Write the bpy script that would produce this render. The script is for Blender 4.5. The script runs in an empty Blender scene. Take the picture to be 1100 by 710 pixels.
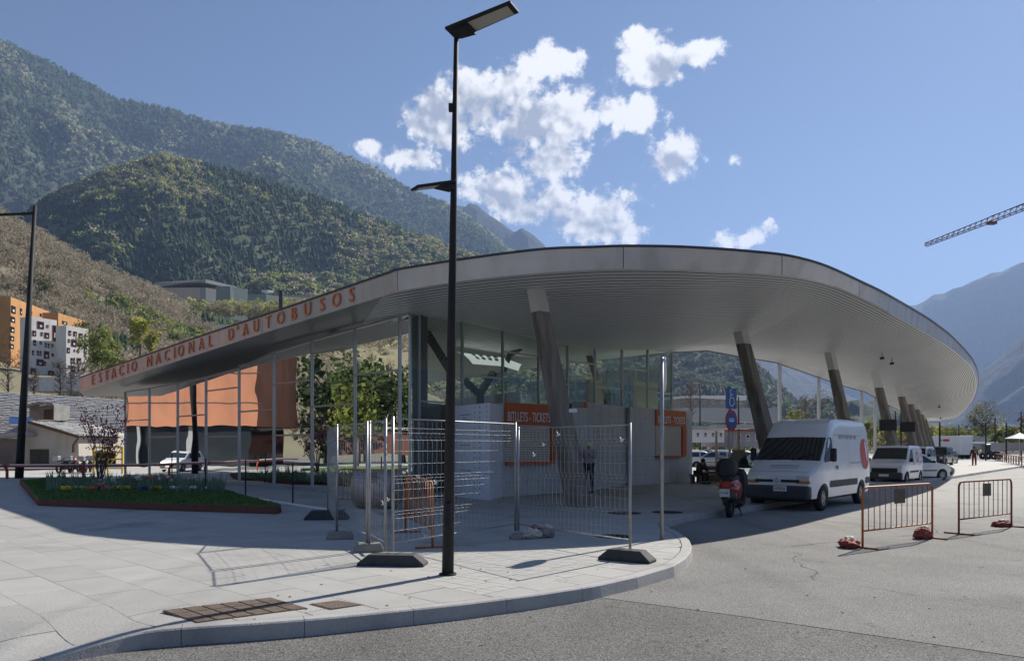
import bpy, bmesh, math, random
import numpy as np
from mathutils import Vector, Matrix, noise
from mathutils.bvhtree import BVHTree
rnd = random.Random(7)
sc = bpy.context.scene
COL = sc.collection
PI = math.pi
# ------------------------------------------------------------------ camera, sky, sun, exposure
CAMZ = 1.6; ROAD = -0.15; F = 800.0; HY = 480.0
cam_d = bpy.data.cameras.new('camera'); cam = bpy.data.objects.new('camera', cam_d); COL.objects.link(cam)
cam.location = (0, 0, CAMZ); cam.rotation_euler = (PI/2, 0, 0)
cam_d.sensor_width = 36; cam_d.lens = 36*F/1100; cam_d.shift_y = (HY-355)/1100
cam_d.clip_start = 0.1; cam_d.clip_end = 40000
sc.camera = cam
SUN_AZ = math.radians(42.0); SUN_EL = math.radians(38.5)
SUND = Vector((math.sin(SUN_AZ)*math.cos(SUN_EL), math.cos(SUN_AZ)*math.cos(SUN_EL), math.sin(SUN_EL)))
sd = bpy.data.lights.new('sun', 'SUN'); sd.energy = 4.8; sd.angle = math.radians(0.5); sd.color = (1, 0.94, 0.84)
sun = bpy.data.objects.new('sun', sd); COL.objects.link(sun)
sun.rotation_euler = (-SUND).to_track_quat('-Z', 'Y').to_euler()
sc.view_settings.view_transform = 'Standard'; sc.view_settings.look = 'None'
sc.view_settings.exposure = 0.78; sc.view_settings.gamma = 1.0
sc.cycles.max_bounces = 8; sc.cycles.transparent_max_bounces = 24; sc.cycles.volume_bounces = 0

def dirpx(px, py):
    return Vector(((px-550)/F, 1.0, (HY-py)/F)).normalized()
def azel(px, py):
    d = dirpx(px, py); return math.atan2(d.x, d.y), math.asin(d.z)

wd = bpy.data.worlds.new('World'); wd.cycles.sampling_method = 'MANUAL'; wd.cycles.sample_map_resolution = 256; sc.world = wd; wd.use_nodes = True
nt = wd.node_tree; nt.nodes.clear()
N = nt.nodes.new; L = nt.links.new
def wmath(op, a, b=None, clamp=False):
    n = N('ShaderNodeMath'); n.operation = op; n.use_clamp = clamp
    for i, v in enumerate((a, b)):
        if v is None: continue
        if isinstance(v, (int, float)): n.inputs[i].default_value = v
        else: L(v, n.inputs[i])
    return n.outputs[0]
sky = N('ShaderNodeTexSky'); sky.sky_type = 'NISHITA'; sky.sun_disc = False
sky.sun_elevation = SUN_EL; sky.sun_rotation = SUN_AZ; sky.altitude = 1000; sky.air_density = 1.0; sky.dust_density = 0.3; sky.ozone_density = 2.2
tc = N('ShaderNodeTexCoord'); sep = N('ShaderNodeSeparateXYZ'); L(tc.outputs['Generated'], sep.inputs[0])
az = wmath('ARCTAN2', sep.outputs[0], sep.outputs[1]); el = wmath('ARCSINE', sep.outputs[2])
cmb = N('ShaderNodeCombineXYZ'); L(az, cmb.inputs[0]); L(el, cmb.inputs[1])
CLOUDS = [(468,125,52,36),(520,108,50,34),(562,132,56,38),(612,132,52,36),(600,168,42,26),(662,125,48,18),(590,68,52,18),(545,92,36,24),
 (430,170,50,16),(400,160,26,12),(535,205,56,24),(562,226,40,18),(635,230,66,34),(655,248,50,22),(598,215,34,24),
 (700,66,46,24),(745,58,44,16),(680,42,30,15),(705,82,32,12),(718,172,38,26),(787,172,9,13),(779,258,19,15),(803,256,15,9),(690,112,22,14),(828,242,9,10)]
def blobs(lst, sm):
    vmax = None
    for (px, py, rx, ry) in lst:
        a, e = azel(px, py); k = math.cos(a)*math.cos(a)/F   # angular size at that bearing
        s = N('ShaderNodeVectorMath'); s.operation = 'SUBTRACT'; L(cmb.outputs[0], s.inputs[0]); s.inputs[1].default_value = (a, e, 0)
        m = N('ShaderNodeVectorMath'); m.operation = 'MULTIPLY'; L(s.outputs[0], m.inputs[0]); m.inputs[1].default_value = (1/(rx*k), 1/(ry*math.cos(a)/F), 0)
        ln = N('ShaderNodeVectorMath'); ln.operation = 'LENGTH'; L(m.outputs[0], ln.inputs[0])
        v = wmath('SUBTRACT', 1.0, ln.outputs['Value'])
        if rx < 20: v = wmath('MULTIPLY', v, 0.5)
        if vmax is None: vmax = v
        else:
            n = N('ShaderNodeMath'); n.operation = 'SMOOTH_MAX'; L(vmax, n.inputs[0]); L(v, n.inputs[1]); n.inputs[2].default_value = sm; vmax = n.outputs[0]
    return vmax
vmax = blobs(CLOUDS, 0.22)
vshade = blobs([(500,128,62,30),(555,148,60,34),(600,168,40,22),(470,120,40,26),(560,228,30,14),(640,240,44,18),(600,235,30,14),(720,180,20,10),(715,75,30,10),(540,215,34,12)], 0.3)
def wnoise(scale, detail, rough, off=(0, 0, 0), dist=0.0):
    mp = N('ShaderNodeVectorMath'); mp.operation = 'ADD'; L(tc.outputs['Generated'], mp.inputs[0]); mp.inputs[1].default_value = off
    n = N('ShaderNodeTexNoise'); n.inputs['Scale'].default_value = scale; n.inputs['Detail'].default_value = detail
    n.inputs['Roughness'].default_value = rough; n.inputs['Distortion'].default_value = dist; L(mp.outputs[0], n.inputs['Vector'])
    return n.outputs['Fac']
def wcauli(off):
    tot = None
    mp = N('ShaderNodeVectorMath'); mp.operation = 'ADD'; L(tc.outputs['Generated'], mp.inputs[0]); mp.inputs[1].default_value = off
    nz = N('ShaderNodeTexNoise'); nz.inputs['Scale'].default_value = 30; nz.inputs['Detail'].default_value = 4; L(mp.outputs[0], nz.inputs['Vector'])
    sc_ = N('ShaderNodeVectorMath'); sc_.operation = 'SCALE'; L(nz.outputs['Color'], sc_.inputs[0]); sc_.inputs['Scale'].default_value = 0.02
    ad = N('ShaderNodeVectorMath'); ad.operation = 'ADD'; L(mp.outputs[0], ad.inputs[0]); L(sc_.outputs[0], ad.inputs[1])
    for scl, w in ((34, .65), (80, .42)):
        v = N('ShaderNodeTexVoronoi'); v.inputs['Scale'].default_value = scl; L(ad.outputs[0], v.inputs['Vector'])
        q = wmath('MULTIPLY', wmath('SUBTRACT', .45, v.outputs['Distance']), w); tot = q if tot is None else wmath('ADD', tot, q)
    return tot
n1 = wnoise(15, 9, 0.66)
n1b = wnoise(15, 5, 0.6, off=(0.010, 0.005, 0.012))
n1c = wnoise(15, 5, 0.6)
c1 = wcauli((0, 0, 0)); c1b = wcauli((0.006, 0.003, 0.008))
nb = wnoise(60, 6, 0.72)
base = wmath('ADD', wmath('MULTIPLY', vmax, 1.15), wmath('MULTIPLY', wmath('SUBTRACT', n1, 0.5), 2.1))
dens = wmath('ADD', wmath('ADD', base, wmath('MULTIPLY', c1, 0.75)), wmath('MULTIPLY', wmath('SUBTRACT', nb, 0.5), 1.1))
mr = N('ShaderNodeMapRange'); mr.interpolation_type = 'SMOOTHSTEP'; L(dens, mr.inputs['Value'])
mr.inputs['From Min'].default_value = 0.04; mr.inputs['From Max'].default_value = 0.58
cov = mr.outputs['Result']
# billows: brighter where the cloud thins out towards the sun, greyer in the bases
grad = wmath('ADD', wmath('MULTIPLY', wmath('SUBTRACT', n1c, n1b), 5.0), wmath('MULTIPLY', wmath('SUBTRACT', c1, c1b), 2.2))
thick = N('ShaderNodeMapRange'); thick.interpolation_type = 'LINEAR'
L(wmath('SUBTRACT', wmath('ADD', wmath('MULTIPLY', vshade, 1.0), wmath('MULTIPLY', wmath('SUBTRACT', dens, .55), 0.35)), grad), thick.inputs['Value'])
thick.inputs['From Min'].default_value = -0.42; thick.inputs['From Max'].default_value = 0.95
cc = N('ShaderNodeMix'); cc.data_type = 'RGBA'; L(thick.outputs['Result'], cc.inputs['Factor'])
cc.inputs['A'].default_value = (14.0, 13.7, 13.3, 1); cc.inputs['B'].default_value = (4.9, 5.2, 6.0, 1)
tint = N('ShaderNodeMix'); tint.data_type = 'RGBA'; tint.blend_type = 'MULTIPLY'; tint.inputs['Factor'].default_value = 1
L(sky.outputs[0], tint.inputs['A']); tint.inputs['B'].default_value = (0.86, 0.93, 1.03, 1)
mx = N('ShaderNodeMix'); mx.data_type = 'RGBA'; L(wmath('MULTIPLY', cov, 0.96), mx.inputs['Factor']); L(tint.outputs['Result'], mx.inputs['A']); L(cc.outputs['Result'], mx.inputs['B'])
bg = N('ShaderNodeBackground'); bg.inputs['Strength'].default_value = 0.050; L(mx.outputs['Result'], bg.inputs['Color'])
wo = N('ShaderNodeOutputWorld'); L(bg.outputs[0], wo.inputs[0])

# ------------------------------------------------------------------ helpers
def at(px, py, Y):
    return Vector(((px-550)*Y/F, Y, CAMZ+(HY-py)*Y/F))
def ground(px, py, z=0.0):
    Y = (CAMZ-z)*F/(py-HY); return Vector(((px-550)*Y/F, Y, z))
def tag(o, label=None, cat=None, group=None, kind=None):
    if label: o['label'] = label
    if cat: o['category'] = cat
    if group: o['group'] = group
    if kind: o['kind'] = kind
    return o
def empty(name, loc=(0, 0, 0), rz=0.0, label=None, cat=None, group=None):
    o = bpy.data.objects.new(name, None); COL.objects.link(o); o.location = loc; o.rotation_euler = (0, 0, rz); o.empty_display_size = 0.2
    return tag(o, label, cat, group)
def copy_tree(o, parent=None):
    c = o.copy(); COL.objects.link(c); c.parent = parent
    for ch in list(o.children): copy_tree(ch, c)
    return c
def link_copy(o, parent, loc):
    c = o.copy(); COL.objects.link(c); c.parent = parent; c.location = loc; return c
class MB:
    def __init__(s): s.v = []; s.f = []; s.sm = []
    def add(s, vs, fs, smooth=False):
        b = len(s.v); s.v += [tuple(x) for x in vs]
        for f in fs: s.f.append(tuple(i+b for i in f)); s.sm.append(smooth)
        return s
    def box(s, c, size, M=None, rz=0.0):
        hx, hy, hz = size[0]/2, size[1]/2, size[2]/2
        R = Matrix.Rotation(rz, 3, 'Z') if M is None else M
        c = Vector(c)
        vs = [c + R @ Vector((x, y, z)) for x in (-hx, hx) for y in (-hy, hy) for z in (-hz, hz)]
        return s.add(vs, [(0,1,3,2),(4,6,7,5),(0,4,5,1),(2,3,7,6),(0,2,6,4),(1,5,7,3)])
    def bar(s, p, q, w, h, up=(0, 0, 1)):
        p = Vector(p); q = Vector(q); d = (q-p); ln = d.length; d.normalize(); up = Vector(up)
        x = d.cross(up)
        if x.length < 1e-4: x = Vector((1, 0, 0))
        x.normalize(); z = x.cross(d)
        vs = []
        for t in (p, q):
            for a, b in ((-1,-1),(1,-1),(1,1),(-1,1)): vs.append(t + x*a*w/2 + z*b*h/2)
        return s.add(vs, [(0,1,2,3),(7,6,5,4),(0,4,5,1),(1,5,6,2),(2,6,7,3),(3,7,4,0)])
    def tube(s, pts, r, n=8, caps=True):
        pts = [Vector(p) for p in pts]; rs = r if isinstance(r, (list, tuple)) else [r]*len(pts)
        vs = []; prev = None
        for i, p in enumerate(pts):
            d = (pts[min(i+1, len(pts)-1)] - pts[max(i-1, 0)]).normalized()
            if prev is None:
                x = d.cross(Vector((0, 0, 1)))
                if x.length < 1e-3: x = Vector((1, 0, 0))
            else: x = prev - d*prev.dot(d)
            x.normalize(); prev = x; y = d.cross(x)
            for k in range(n):
                a = 2*PI*k/n; vs.append(p + (x*math.cos(a)+y*math.sin(a))*rs[i])
        fs = [(i*n+k, i*n+(k+1) % n, (i+1)*n+(k+1) % n, (i+1)*n+k) for i in range(len(pts)-1) for k in range(n)]
        s.add(vs, fs, True)
        if caps:
            b = len(s.v)-len(vs); s.f.append(tuple(b+k for k in range(n))[::-1]); s.sm.append(False)
            s.f.append(tuple(b+(len(pts)-1)*n+k for k in range(n))); s.sm.append(False)
        return s
    def prism(s, poly, z0, z1):
        n = len(poly); vs = [(p[0], p[1], z0) for p in poly]+[(p[0], p[1], z1) for p in poly]
        return s.add(vs, [tuple(range(n))[::-1], tuple(range(n, 2*n))]+[(i, (i+1) % n, n+(i+1) % n, n+i) for i in range(n)])
    def quad(s, a, b, c, d): return s.add([a, b, c, d], [(0, 1, 2, 3)])
    def grid(s, rows, smooth=True, closed=False):
        n = len(rows[0]); vs = [p for r in rows for p in r]
        fs = [(i*n+j, i*n+j+1, (i+1)*n+j+1, (i+1)*n+j) for i in range(len(rows)-1) for j in range(n-1)]
        return s.add(vs, fs, smooth)
    def lathe(s, c, prof, n=16, axis='Z'):
        c = Vector(c); vs = []
        for (r, h) in prof:
            for k in range(n):
                a = 2*PI*k/n
                v = (r*math.cos(a), r*math.sin(a), h)
                if axis == 'Y': v = (v[0], v[2], v[1])
                if axis == 'X': v = (v[2], v[0], v[1])
                vs.append(c+Vector(v))
        m = len(prof)
        s.add(vs, [(i*n+k, i*n+(k+1) % n, (i+1)*n+(k+1) % n, (i+1)*n+k) for i in range(m-1) for k in range(n)], True)
        return s
    def sphere(s, c, r, n=12, sc=(1, 1, 1)):
        prof = [(max(1e-4, r*math.sin(PI*i/8)), -r*math.cos(PI*i/8)) for i in range(9)]
        b = len(s.v); s.lathe((0, 0, 0), prof, n)
        for i in range(b, len(s.v)):
            v = s.v[i]; s.v[i] = (v[0]*sc[0]+c[0], v[1]*sc[1]+c[1], v[2]*sc[2]+c[2])
        return s
    def build(s, name, mat, parent=None, bevel=0.0, recalc=True, world=False, mods=None):
        off = Vector(parent.location) if (world and parent is not None) else Vector((0, 0, 0))
        me = bpy.data.meshes.new(name)
        me.from_pydata([tuple(Vector(v)-off) for v in s.v] if world else s.v, [], s.f)
        me.polygons.foreach_set('use_smooth', s.sm)
        if recalc:
            bm = bmesh.new(); bm.from_mesh(me); bmesh.ops.recalc_face_normals(bm, faces=bm.faces); bm.to_mesh(me); bm.free()
        me.materials.append(mat); me.update()
        o = bpy.data.objects.new(name, me); COL.objects.link(o); o.parent = parent
        if bevel:
            b = o.modifiers.new('bevel', 'BEVEL'); b.width = bevel; b.segments = 2; b.limit_method = 'ANGLE'; b.angle_limit = math.radians(40)
        return o

# ------------------------------------------------------------------ materials
M = {}
def mat(name, c, rough=0.6, c2=None, scale=4.0, detail=6, amount=1.0, bump=0.0, bscale=None, metal=0.0, spec=0.5, coat=0.0, emit=None, attr=None, fine=None, stretch=None, coords='Object'):
    m = bpy.data.materials.new(name); m.use_nodes = True; t = m.node_tree; b = t.nodes['Principled BSDF']
    b.inputs['Roughness'].default_value = rough; b.inputs['Metallic'].default_value = metal; b.inputs['Specular IOR Level'].default_value = spec
    b.inputs['Coat Weight'].default_value = coat; b.inputs['Base Color'].default_value = (*c, 1)
    co = t.nodes.new('ShaderNodeTexCoord'); src = co.outputs[coords]
    if coords == 'World':
        pass
    if stretch:
        mp = t.nodes.new('ShaderNodeMapping'); mp.inputs['Scale'].default_value = stretch; t.links.new(src, mp.inputs['Vector']); src = mp.outputs[0]
    colout = None
    if attr:
        a = t.nodes.new('ShaderNodeAttribute'); a.attribute_name = attr; colout = a.outputs['Color']
    if c2 is not None:
        n = t.nodes.new('ShaderNodeTexNoise'); n.inputs['Scale'].default_value = scale; n.inputs['Detail'].default_value = detail; n.inputs['Roughness'].default_value = 0.65
        t.links.new(src, n.inputs['Vector'])
        r = t.nodes.new('ShaderNodeMapRange'); r.inputs['From Min'].default_value = 0.5-0.2/amount; r.inputs['From Max'].default_value = 0.5+0.2/amount
        t.links.new(n.outputs['Fac'], r.inputs['Value'])
        mx = t.nodes.new('ShaderNodeMix'); mx.data_type = 'RGBA'; t.links.new(r.outputs['Result'], mx.inputs['Factor'])
        mx.inputs['A'].default_value = (*c, 1); mx.inputs['B'].default_value = (*c2, 1)
        if colout is not None:
            mm = t.nodes.new('ShaderNodeMix'); mm.data_type = 'RGBA'; mm.blend_type = 'MULTIPLY'; mm.inputs['Factor'].default_value = 1
            t.links.new(colout, mm.inputs['A']); t.links.new(mx.outputs['Result'], mm.inputs['B']); colout = mm.outputs['Result']
        else: colout = mx.outputs['Result']
    if fine:
        n = t.nodes.new('ShaderNodeTexNoise'); n.inputs['Scale'].default_value = fine[0]; n.inputs['Detail'].default_value = 3; t.links.new(src, n.inputs['Vector'])
        r = t.nodes.new('ShaderNodeMapRange'); r.inputs['From Min'].default_value = 0.3; r.inputs['From Max'].default_value = 0.7
        r.inputs['To Min'].default_value = 1-fine[1]; r.inputs['To Max'].default_value = 1+fine[1]; t.links.new(n.outputs['Fac'], r.inputs['Value'])
        mm = t.nodes.new('ShaderNodeVectorMath'); mm.operation = 'SCALE'; t.links.new(colout, mm.inputs[0]) if colout is not None else mm.inputs[0].__setattr__('default_value', c)
        t.links.new(r.outputs['Result'], mm.inputs['Scale']); colout = mm.outputs[0]
    if colout is not None: t.links.new(colout, b.inputs['Base Color'])
    if bump:
        n = t.nodes.new('ShaderNodeTexNoise'); n.inputs['Scale'].default_value = bscale or scale*6; n.inputs['Detail'].default_value = 4; t.links.new(src, n.inputs['Vector'])
        bp = t.nodes.new('ShaderNodeBump'); bp.inputs['Strength'].default_value = bump; bp.inputs['Distance'].default_value = 0.02
        t.links.new(n.outputs['Fac'], bp.inputs['Height']); t.links.new(bp.outputs[0], b.inputs['Normal'])
    if emit: b.inputs['Emission Color'].default_value = (*emit[0], 1); b.inputs['Emission Strength'].default_value = emit[1]
    M[name] = m; return m
def hill_bump(k, scale, dist):
    t = M[k].node_tree; b = t.nodes['Principled BSDF']; co = t.nodes.new('ShaderNodeTexCoord'); n = t.nodes.new('ShaderNodeTexNoise'); n.inputs['Scale'].default_value = scale; n.inputs['Detail'].default_value = 9; n.inputs['Roughness'].default_value = .7
    t.links.new(co.outputs['Object'], n.inputs['Vector']); bp = t.nodes.new('ShaderNodeBump'); bp.inputs['Strength'].default_value = 1.0; bp.inputs['Distance'].default_value = dist
    t.links.new(n.outputs['Fac'], bp.inputs['Height']); t.links.new(bp.outputs[0], b.inputs['Normal'])
def glassmat(name, tintc, ior=1.8, rough=0.0):
    m = bpy.data.materials.new(name); m.use_nodes = True; t = m.node_tree; t.nodes.clear()
    o = t.nodes.new('ShaderNodeOutputMaterial'); mx = t.nodes.new('ShaderNodeMixShader'); fr = t.nodes.new('ShaderNodeFresnel'); fr.inputs['IOR'].default_value = ior
    tr = t.nodes.new('ShaderNodeBsdfTransparent'); tr.inputs[0].default_value = (*tintc, 1)
    gl = t.nodes.new('ShaderNodeBsdfGlossy'); gl.inputs['Roughness'].default_value = rough; gl.inputs['Color'].default_value = (0.95, 0.97, 0.97, 1)
    # slight waviness of the panes
    n = t.nodes.new('ShaderNodeTexNoise'); n.inputs['Scale'].default_value = 0.45; n.inputs['Detail'].default_value = 1
    g = t.nodes.new('ShaderNodeNewGeometry'); t.links.new(g.outputs['Position'], n.inputs['Vector'])
    bp = t.nodes.new('ShaderNodeBump'); bp.inputs['Strength'].default_value = 0.35; bp.inputs['Distance'].default_value = 0.03; t.links.new(n.outputs['Fac'], bp.inputs['Height'])
    t.links.new(bp.outputs[0], gl.inputs['Normal'])
    t.links.new(fr.outputs[0], mx.inputs[0]); t.links.new(tr.outputs[0], mx.inputs[1]); t.links.new(gl.outputs[0], mx.inputs[2]); t.links.new(mx.outputs[0], o.inputs[0])
    M[name] = m; return m
mat('asphalt', (0.125, 0.12, 0.112), 0.9, (0.19, 0.183, 0.17), 0.5, 8, 1.3, 0.9, 90, fine=(70, 0.85))
cm = mat('asphalt_sheen', (0.185, 0.18, 0.17), 0.9, (0.24, 0.233, 0.22), 0.5, 8, 1.3, 0.8, 90, fine=(70, 0.7))
def paint_far_sheen(m, y0, y1, c):   # grazing sheen painted into the colour: paler further up the road
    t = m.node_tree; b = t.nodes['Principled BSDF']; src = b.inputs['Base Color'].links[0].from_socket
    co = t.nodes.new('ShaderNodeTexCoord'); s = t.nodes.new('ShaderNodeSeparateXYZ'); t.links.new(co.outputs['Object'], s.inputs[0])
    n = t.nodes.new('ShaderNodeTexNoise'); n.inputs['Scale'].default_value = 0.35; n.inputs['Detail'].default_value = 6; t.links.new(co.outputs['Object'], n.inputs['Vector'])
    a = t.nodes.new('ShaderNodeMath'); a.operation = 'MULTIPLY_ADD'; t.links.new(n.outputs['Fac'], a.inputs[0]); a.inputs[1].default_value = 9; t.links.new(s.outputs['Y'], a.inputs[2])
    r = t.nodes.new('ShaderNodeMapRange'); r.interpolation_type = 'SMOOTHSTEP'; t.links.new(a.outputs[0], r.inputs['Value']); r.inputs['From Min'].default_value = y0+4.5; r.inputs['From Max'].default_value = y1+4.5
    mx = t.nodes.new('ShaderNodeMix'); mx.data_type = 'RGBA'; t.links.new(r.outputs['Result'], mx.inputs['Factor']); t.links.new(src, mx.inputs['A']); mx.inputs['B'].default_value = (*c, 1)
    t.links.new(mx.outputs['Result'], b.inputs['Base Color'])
paint_far_sheen(cm, 12, 28, (0.40, 0.39, 0.37))
mat('lane', (0.10, 0.105, 0.11), 0.85, (0.14, 0.145, 0.15), 0.5, 8, 1.0, 0.3, 60)
mat('street', (0.40, 0.39, 0.37), 0.9, (0.5, 0.49, 0.47), 0.2, 8, 1.0)
mat('joint', (0.15, 0.145, 0.135), 0.9, (0.2, 0.19, 0.18), 3)
for i, k in enumerate((0.93, 1.0, 1.06, 0.97)):
    mat('slab%d' % i, (0.345*k, 0.338*k, 0.315*k), 0.8, (0.43*k, 0.42*k, 0.395*k), 1.2, 8, 0.9, 0.25, 40, fine=(60, 0.12))
mat('kerbstone', (0.34, 0.33, 0.32), 0.8, (0.42, 0.41, 0.395), 3, 6, 1.0, 0.3, 50, fine=(90, 0.15))
mat('white_metal', (0.62, 0.62, 0.65), 0.38, (0.55, 0.55, 0.58), 0.9, 5, 0.7, metal=0.5, stretch=(1, 1, 3))
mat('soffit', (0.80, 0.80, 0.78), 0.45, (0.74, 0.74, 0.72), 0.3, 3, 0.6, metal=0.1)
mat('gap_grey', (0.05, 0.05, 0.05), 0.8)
mat('soffit_shaded', (0.16, 0.165, 0.18), 0.4, metal=0.4)  # left soffit: its shade is put into the colour, darker than the rest
mat('roof_top', (0.35, 0.35, 0.36), 0.6, (0.3, 0.3, 0.31), 0.5)
mat('white_added_glow', (0.8, 0.8, 0.8), 0.5, emit=((1, 1, 1), 0.32))  # emission added to brighten the white shape in the hall
mat('letter_red', (0.78, 0.20, 0.06), 0.5)
mat('mullion', (0.42, 0.43, 0.45), 0.35, metal=0.7)
mat('frame_dark', (0.05, 0.055, 0.06), 0.5)
glassmat('glass', (0.62, 0.73, 0.69), 1.95)
glassmat('glass_corner', (0.46, 0.58, 0.56), 1.8)
mat('concrete', (0.20, 0.19, 0.175), 0.85, (0.29, 0.275, 0.25), 1.1, 8, 1.0, 0.4, 30, stretch=(3, 3, 0.5))
mat('column_concrete', (0.18, 0.158, 0.135), 0.85, (0.29, 0.26, 0.225), 1.6, 8, 1.2, 0.5, 30, stretch=(4, 4, 0.35))
mat('booth_concrete', (0.50, 0.505, 0.51), 0.8, (0.58, 0.585, 0.59), 0.8, 8, 0.9, 0.3, 30)
mat('steel_cap', (0.62, 0.61, 0.59), 0.5, metal=0.2)
mat('dark_metal', (0.018, 0.019, 0.022), 0.65, (0.03, 0.031, 0.034), 2, spec=0.25)
mat('lamp_glass', (0.42, 0.40, 0.34), 0.25)
mat('galv', (0.40, 0.41, 0.42), 0.45, (0.30, 0.31, 0.32), 12, metal=0.6)
mat('rubber', (0.035, 0.036, 0.038), 0.8, (0.06, 0.06, 0.06), 6, 6, 1, 0.4, 60)
mat('block_concrete', (0.32, 0.30, 0.27), 0.95, (0.22, 0.21, 0.19), 8, 6, 1, 0.7, 50)
mat('barrier_orange', (0.50, 0.17, 0.03), 0.5, (0.33, 0.09, 0.025), 7, 6, 1.2)
mat('barrier_rust', (0.26, 0.06, 0.025), 0.6, (0.16, 0.045, 0.025), 7, 6, 1.2)
mat('red_paint', (0.42, 0.035, 0.025), 0.5, (0.5, 0.1, 0.08), 5)
mat('white_paint', (0.82, 0.82, 0.81), 0.4)
mat('shutter', (0.62, 0.56, 0.49), 0.5, (0.55, 0.50, 0.44), 3)
mat('sign_orange', (0.55, 0.12, 0.03), 0.5, (0.47, 0.10, 0.025), 2)
mat('panel_blue', (0.78, 0.83, 0.92), 0.4, (0.66, 0.71, 0.83), 2)
mat('interior_floor', (0.26, 0.26, 0.25), 0.5)
mat('interior_wall', (0.32, 0.30, 0.32), 0.8, (0.27, 0.25, 0.27), 1)
mat('interior_beige', (0.52, 0.44, 0.30), 0.8)
mat('ball_white', (0.8, 0.77, 0.66), 0.4)
mat('soil', (0.06, 0.04, 0.03), 0.95)
mat('corten', (0.17, 0.065, 0.04), 0.8, (0.12, 0.05, 0.035), 4)
mat('grass', (0.06, 0.14, 0.028), 0.9, (0.14, 0.22, 0.06), 1.6)
mat('rust_cover', (0.10, 0.07, 0.05), 0.8, (0.17, 0.125, 0.095), 12, 6, 1.3, 0.8, 60)
mat('slate', (0.30, 0.30, 0.30), 0.75, (0.42, 0.42, 0.41), 1.5, 6, 1.2)
mat('slate_dark', (0.22, 0.22, 0.225), 0.75, (0.34, 0.34, 0.34), 1.5, 6, 1.2)
mat('plaster', (0.50, 0.46, 0.40), 0.9, (0.44, 0.40, 0.35), 0.7)
mat('wood_dark', (0.10, 0.06, 0.04), 0.8)
mat('facade_orange', (0.56, 0.29, 0.11), 0.85, (0.50, 0.26, 0.10), 0.2)
mat('facade_white', (0.75, 0.73, 0.70), 0.85)
mat('facade_pink', (0.58, 0.44, 0.38), 0.85)
mat('facade_green', (0.24, 0.285, 0.265), 0.8, (0.20, 0.245, 0.23), 0.1)
mat('facade_grey', (0.36, 0.36, 0.36), 0.8, (0.3, 0.3, 0.3), 0.1)
mat('terracotta', (0.45, 0.19, 0.105), 0.85, (0.38, 0.155, 0.085), 0.4)
mat('window_dark', (0.02, 0.025, 0.03), 0.08)
mat('window_red', (0.22, 0.02, 0.03), 0.7)
mat('paint_white', (0.72, 0.73, 0.75), 0.25, (0.68, 0.69, 0.71), 1.5, coat=0.5)
mat('paint_silver', (0.45, 0.46, 0.48), 0.3, metal=0.5, coat=0.5)
mat('paint_dark', (0.04, 0.045, 0.055), 0.3, coat=0.5)
mat('paint_red', (0.35, 0.03, 0.02), 0.3, coat=0.5)
mat('paint_blue', (0.04, 0.10, 0.25), 0.3, coat=0.5)
mat('bumper', (0.035, 0.037, 0.045), 0.6, (0.05, 0.052, 0.06), 5)
mat('tyre', (0.02, 0.02, 0.02), 0.85)
mat('rim', (0.3, 0.3, 0.31), 0.4, metal=0.7)
mat('car_glass', (0.015, 0.02, 0.025), 0.06, coat=0.3)
mat('headlamp', (0.65, 0.63, 0.58), 0.15, metal=0.2)
mat('amber', (0.55, 0.16, 0.03), 0.3)
mat('tail_red', (0.45, 0.02, 0.015), 0.3)
mat('logo_red', (0.50, 0.035, 0.04), 0.4)
mat('logo_grey', (0.22, 0.23, 0.27), 0.5)
mat('plate', (0.7, 0.7, 0.68), 0.4)
mat('black', (0.012, 0.012, 0.014), 0.6)
mat('sign_blue', (0.02, 0.10, 0.33), 0.4)
mat('sign_red', (0.5, 0.02, 0.03), 0.4)
mat('bag_red', (0.40, 0.07, 0.045), 0.8, (0.20, 0.05, 0.045), 9)
mat('bag_white', (0.62, 0.58, 0.52), 0.8, (0.45, 0.40, 0.36), 9)
mat('skin', (0.42, 0.26, 0.19), 0.6)
mat('cloth_black', (0.02, 0.02, 0.024), 0.9)
mat('cloth_red', (0.22, 0.03, 0.03), 0.9)
mat('cloth_mauve', (0.34, 0.30, 0.38), 0.9)
mat('cloth_navy', (0.035, 0.045, 0.08), 0.9)
mat('helmet', (0.7, 0.66, 0.45), 0.4)
mat('bark', (0.10, 0.08, 0.065), 0.95, (0.16, 0.13, 0.11), 8)
mat('trees', (0.8, 0.8, 0.8), 0.85, (1.2, 1.2, 1.2), 0.08, 4, 1.0, attr='col', spec=0.2)
mat('leafy', (0.75, 0.75, 0.75), 0.8, (1.25, 1.25, 1.25), 1.0, 3, 1.0, attr='col', spec=0.2)
mat('hill_brown', (0.18, 0.155, 0.105), 0.95, (0.23, 0.215, 0.12), 0.03, 8, 1.2)
mat('hill_green', (0.05, 0.075, 0.035), 0.95, (0.13, 0.14, 0.07), 0.012, 9, 1.3)
mat('hill_shade', (0.03, 0.042, 0.035), 0.95, (0.06, 0.065, 0.05), 0.004, 12, 1.3)
mat('hill_far', (0.045, 0.07, 0.04), 0.95, (0.13, 0.14, 0.09), 0.006, 12, 1.3)
mat('valley', (0.14, 0.14, 0.11), 0.95, (0.2, 0.2, 0.16), 0.05)
mat('crane_red', (0.25, 0.06, 0.05), 0.6)
mat('yellow', (0.65, 0.42, 0.02), 0.5)
mat('wood_light', (0.22, 0.15, 0.085), 0.8, (0.16, 0.11, 0.06), 5)
mat('stone_wall', (0.30, 0.29, 0.27), 0.9, (0.2, 0.2, 0.19), 1.5, 6, 1.2)
mat('screen_black', (0.012, 0.013, 0.016), 0.3)

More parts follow.
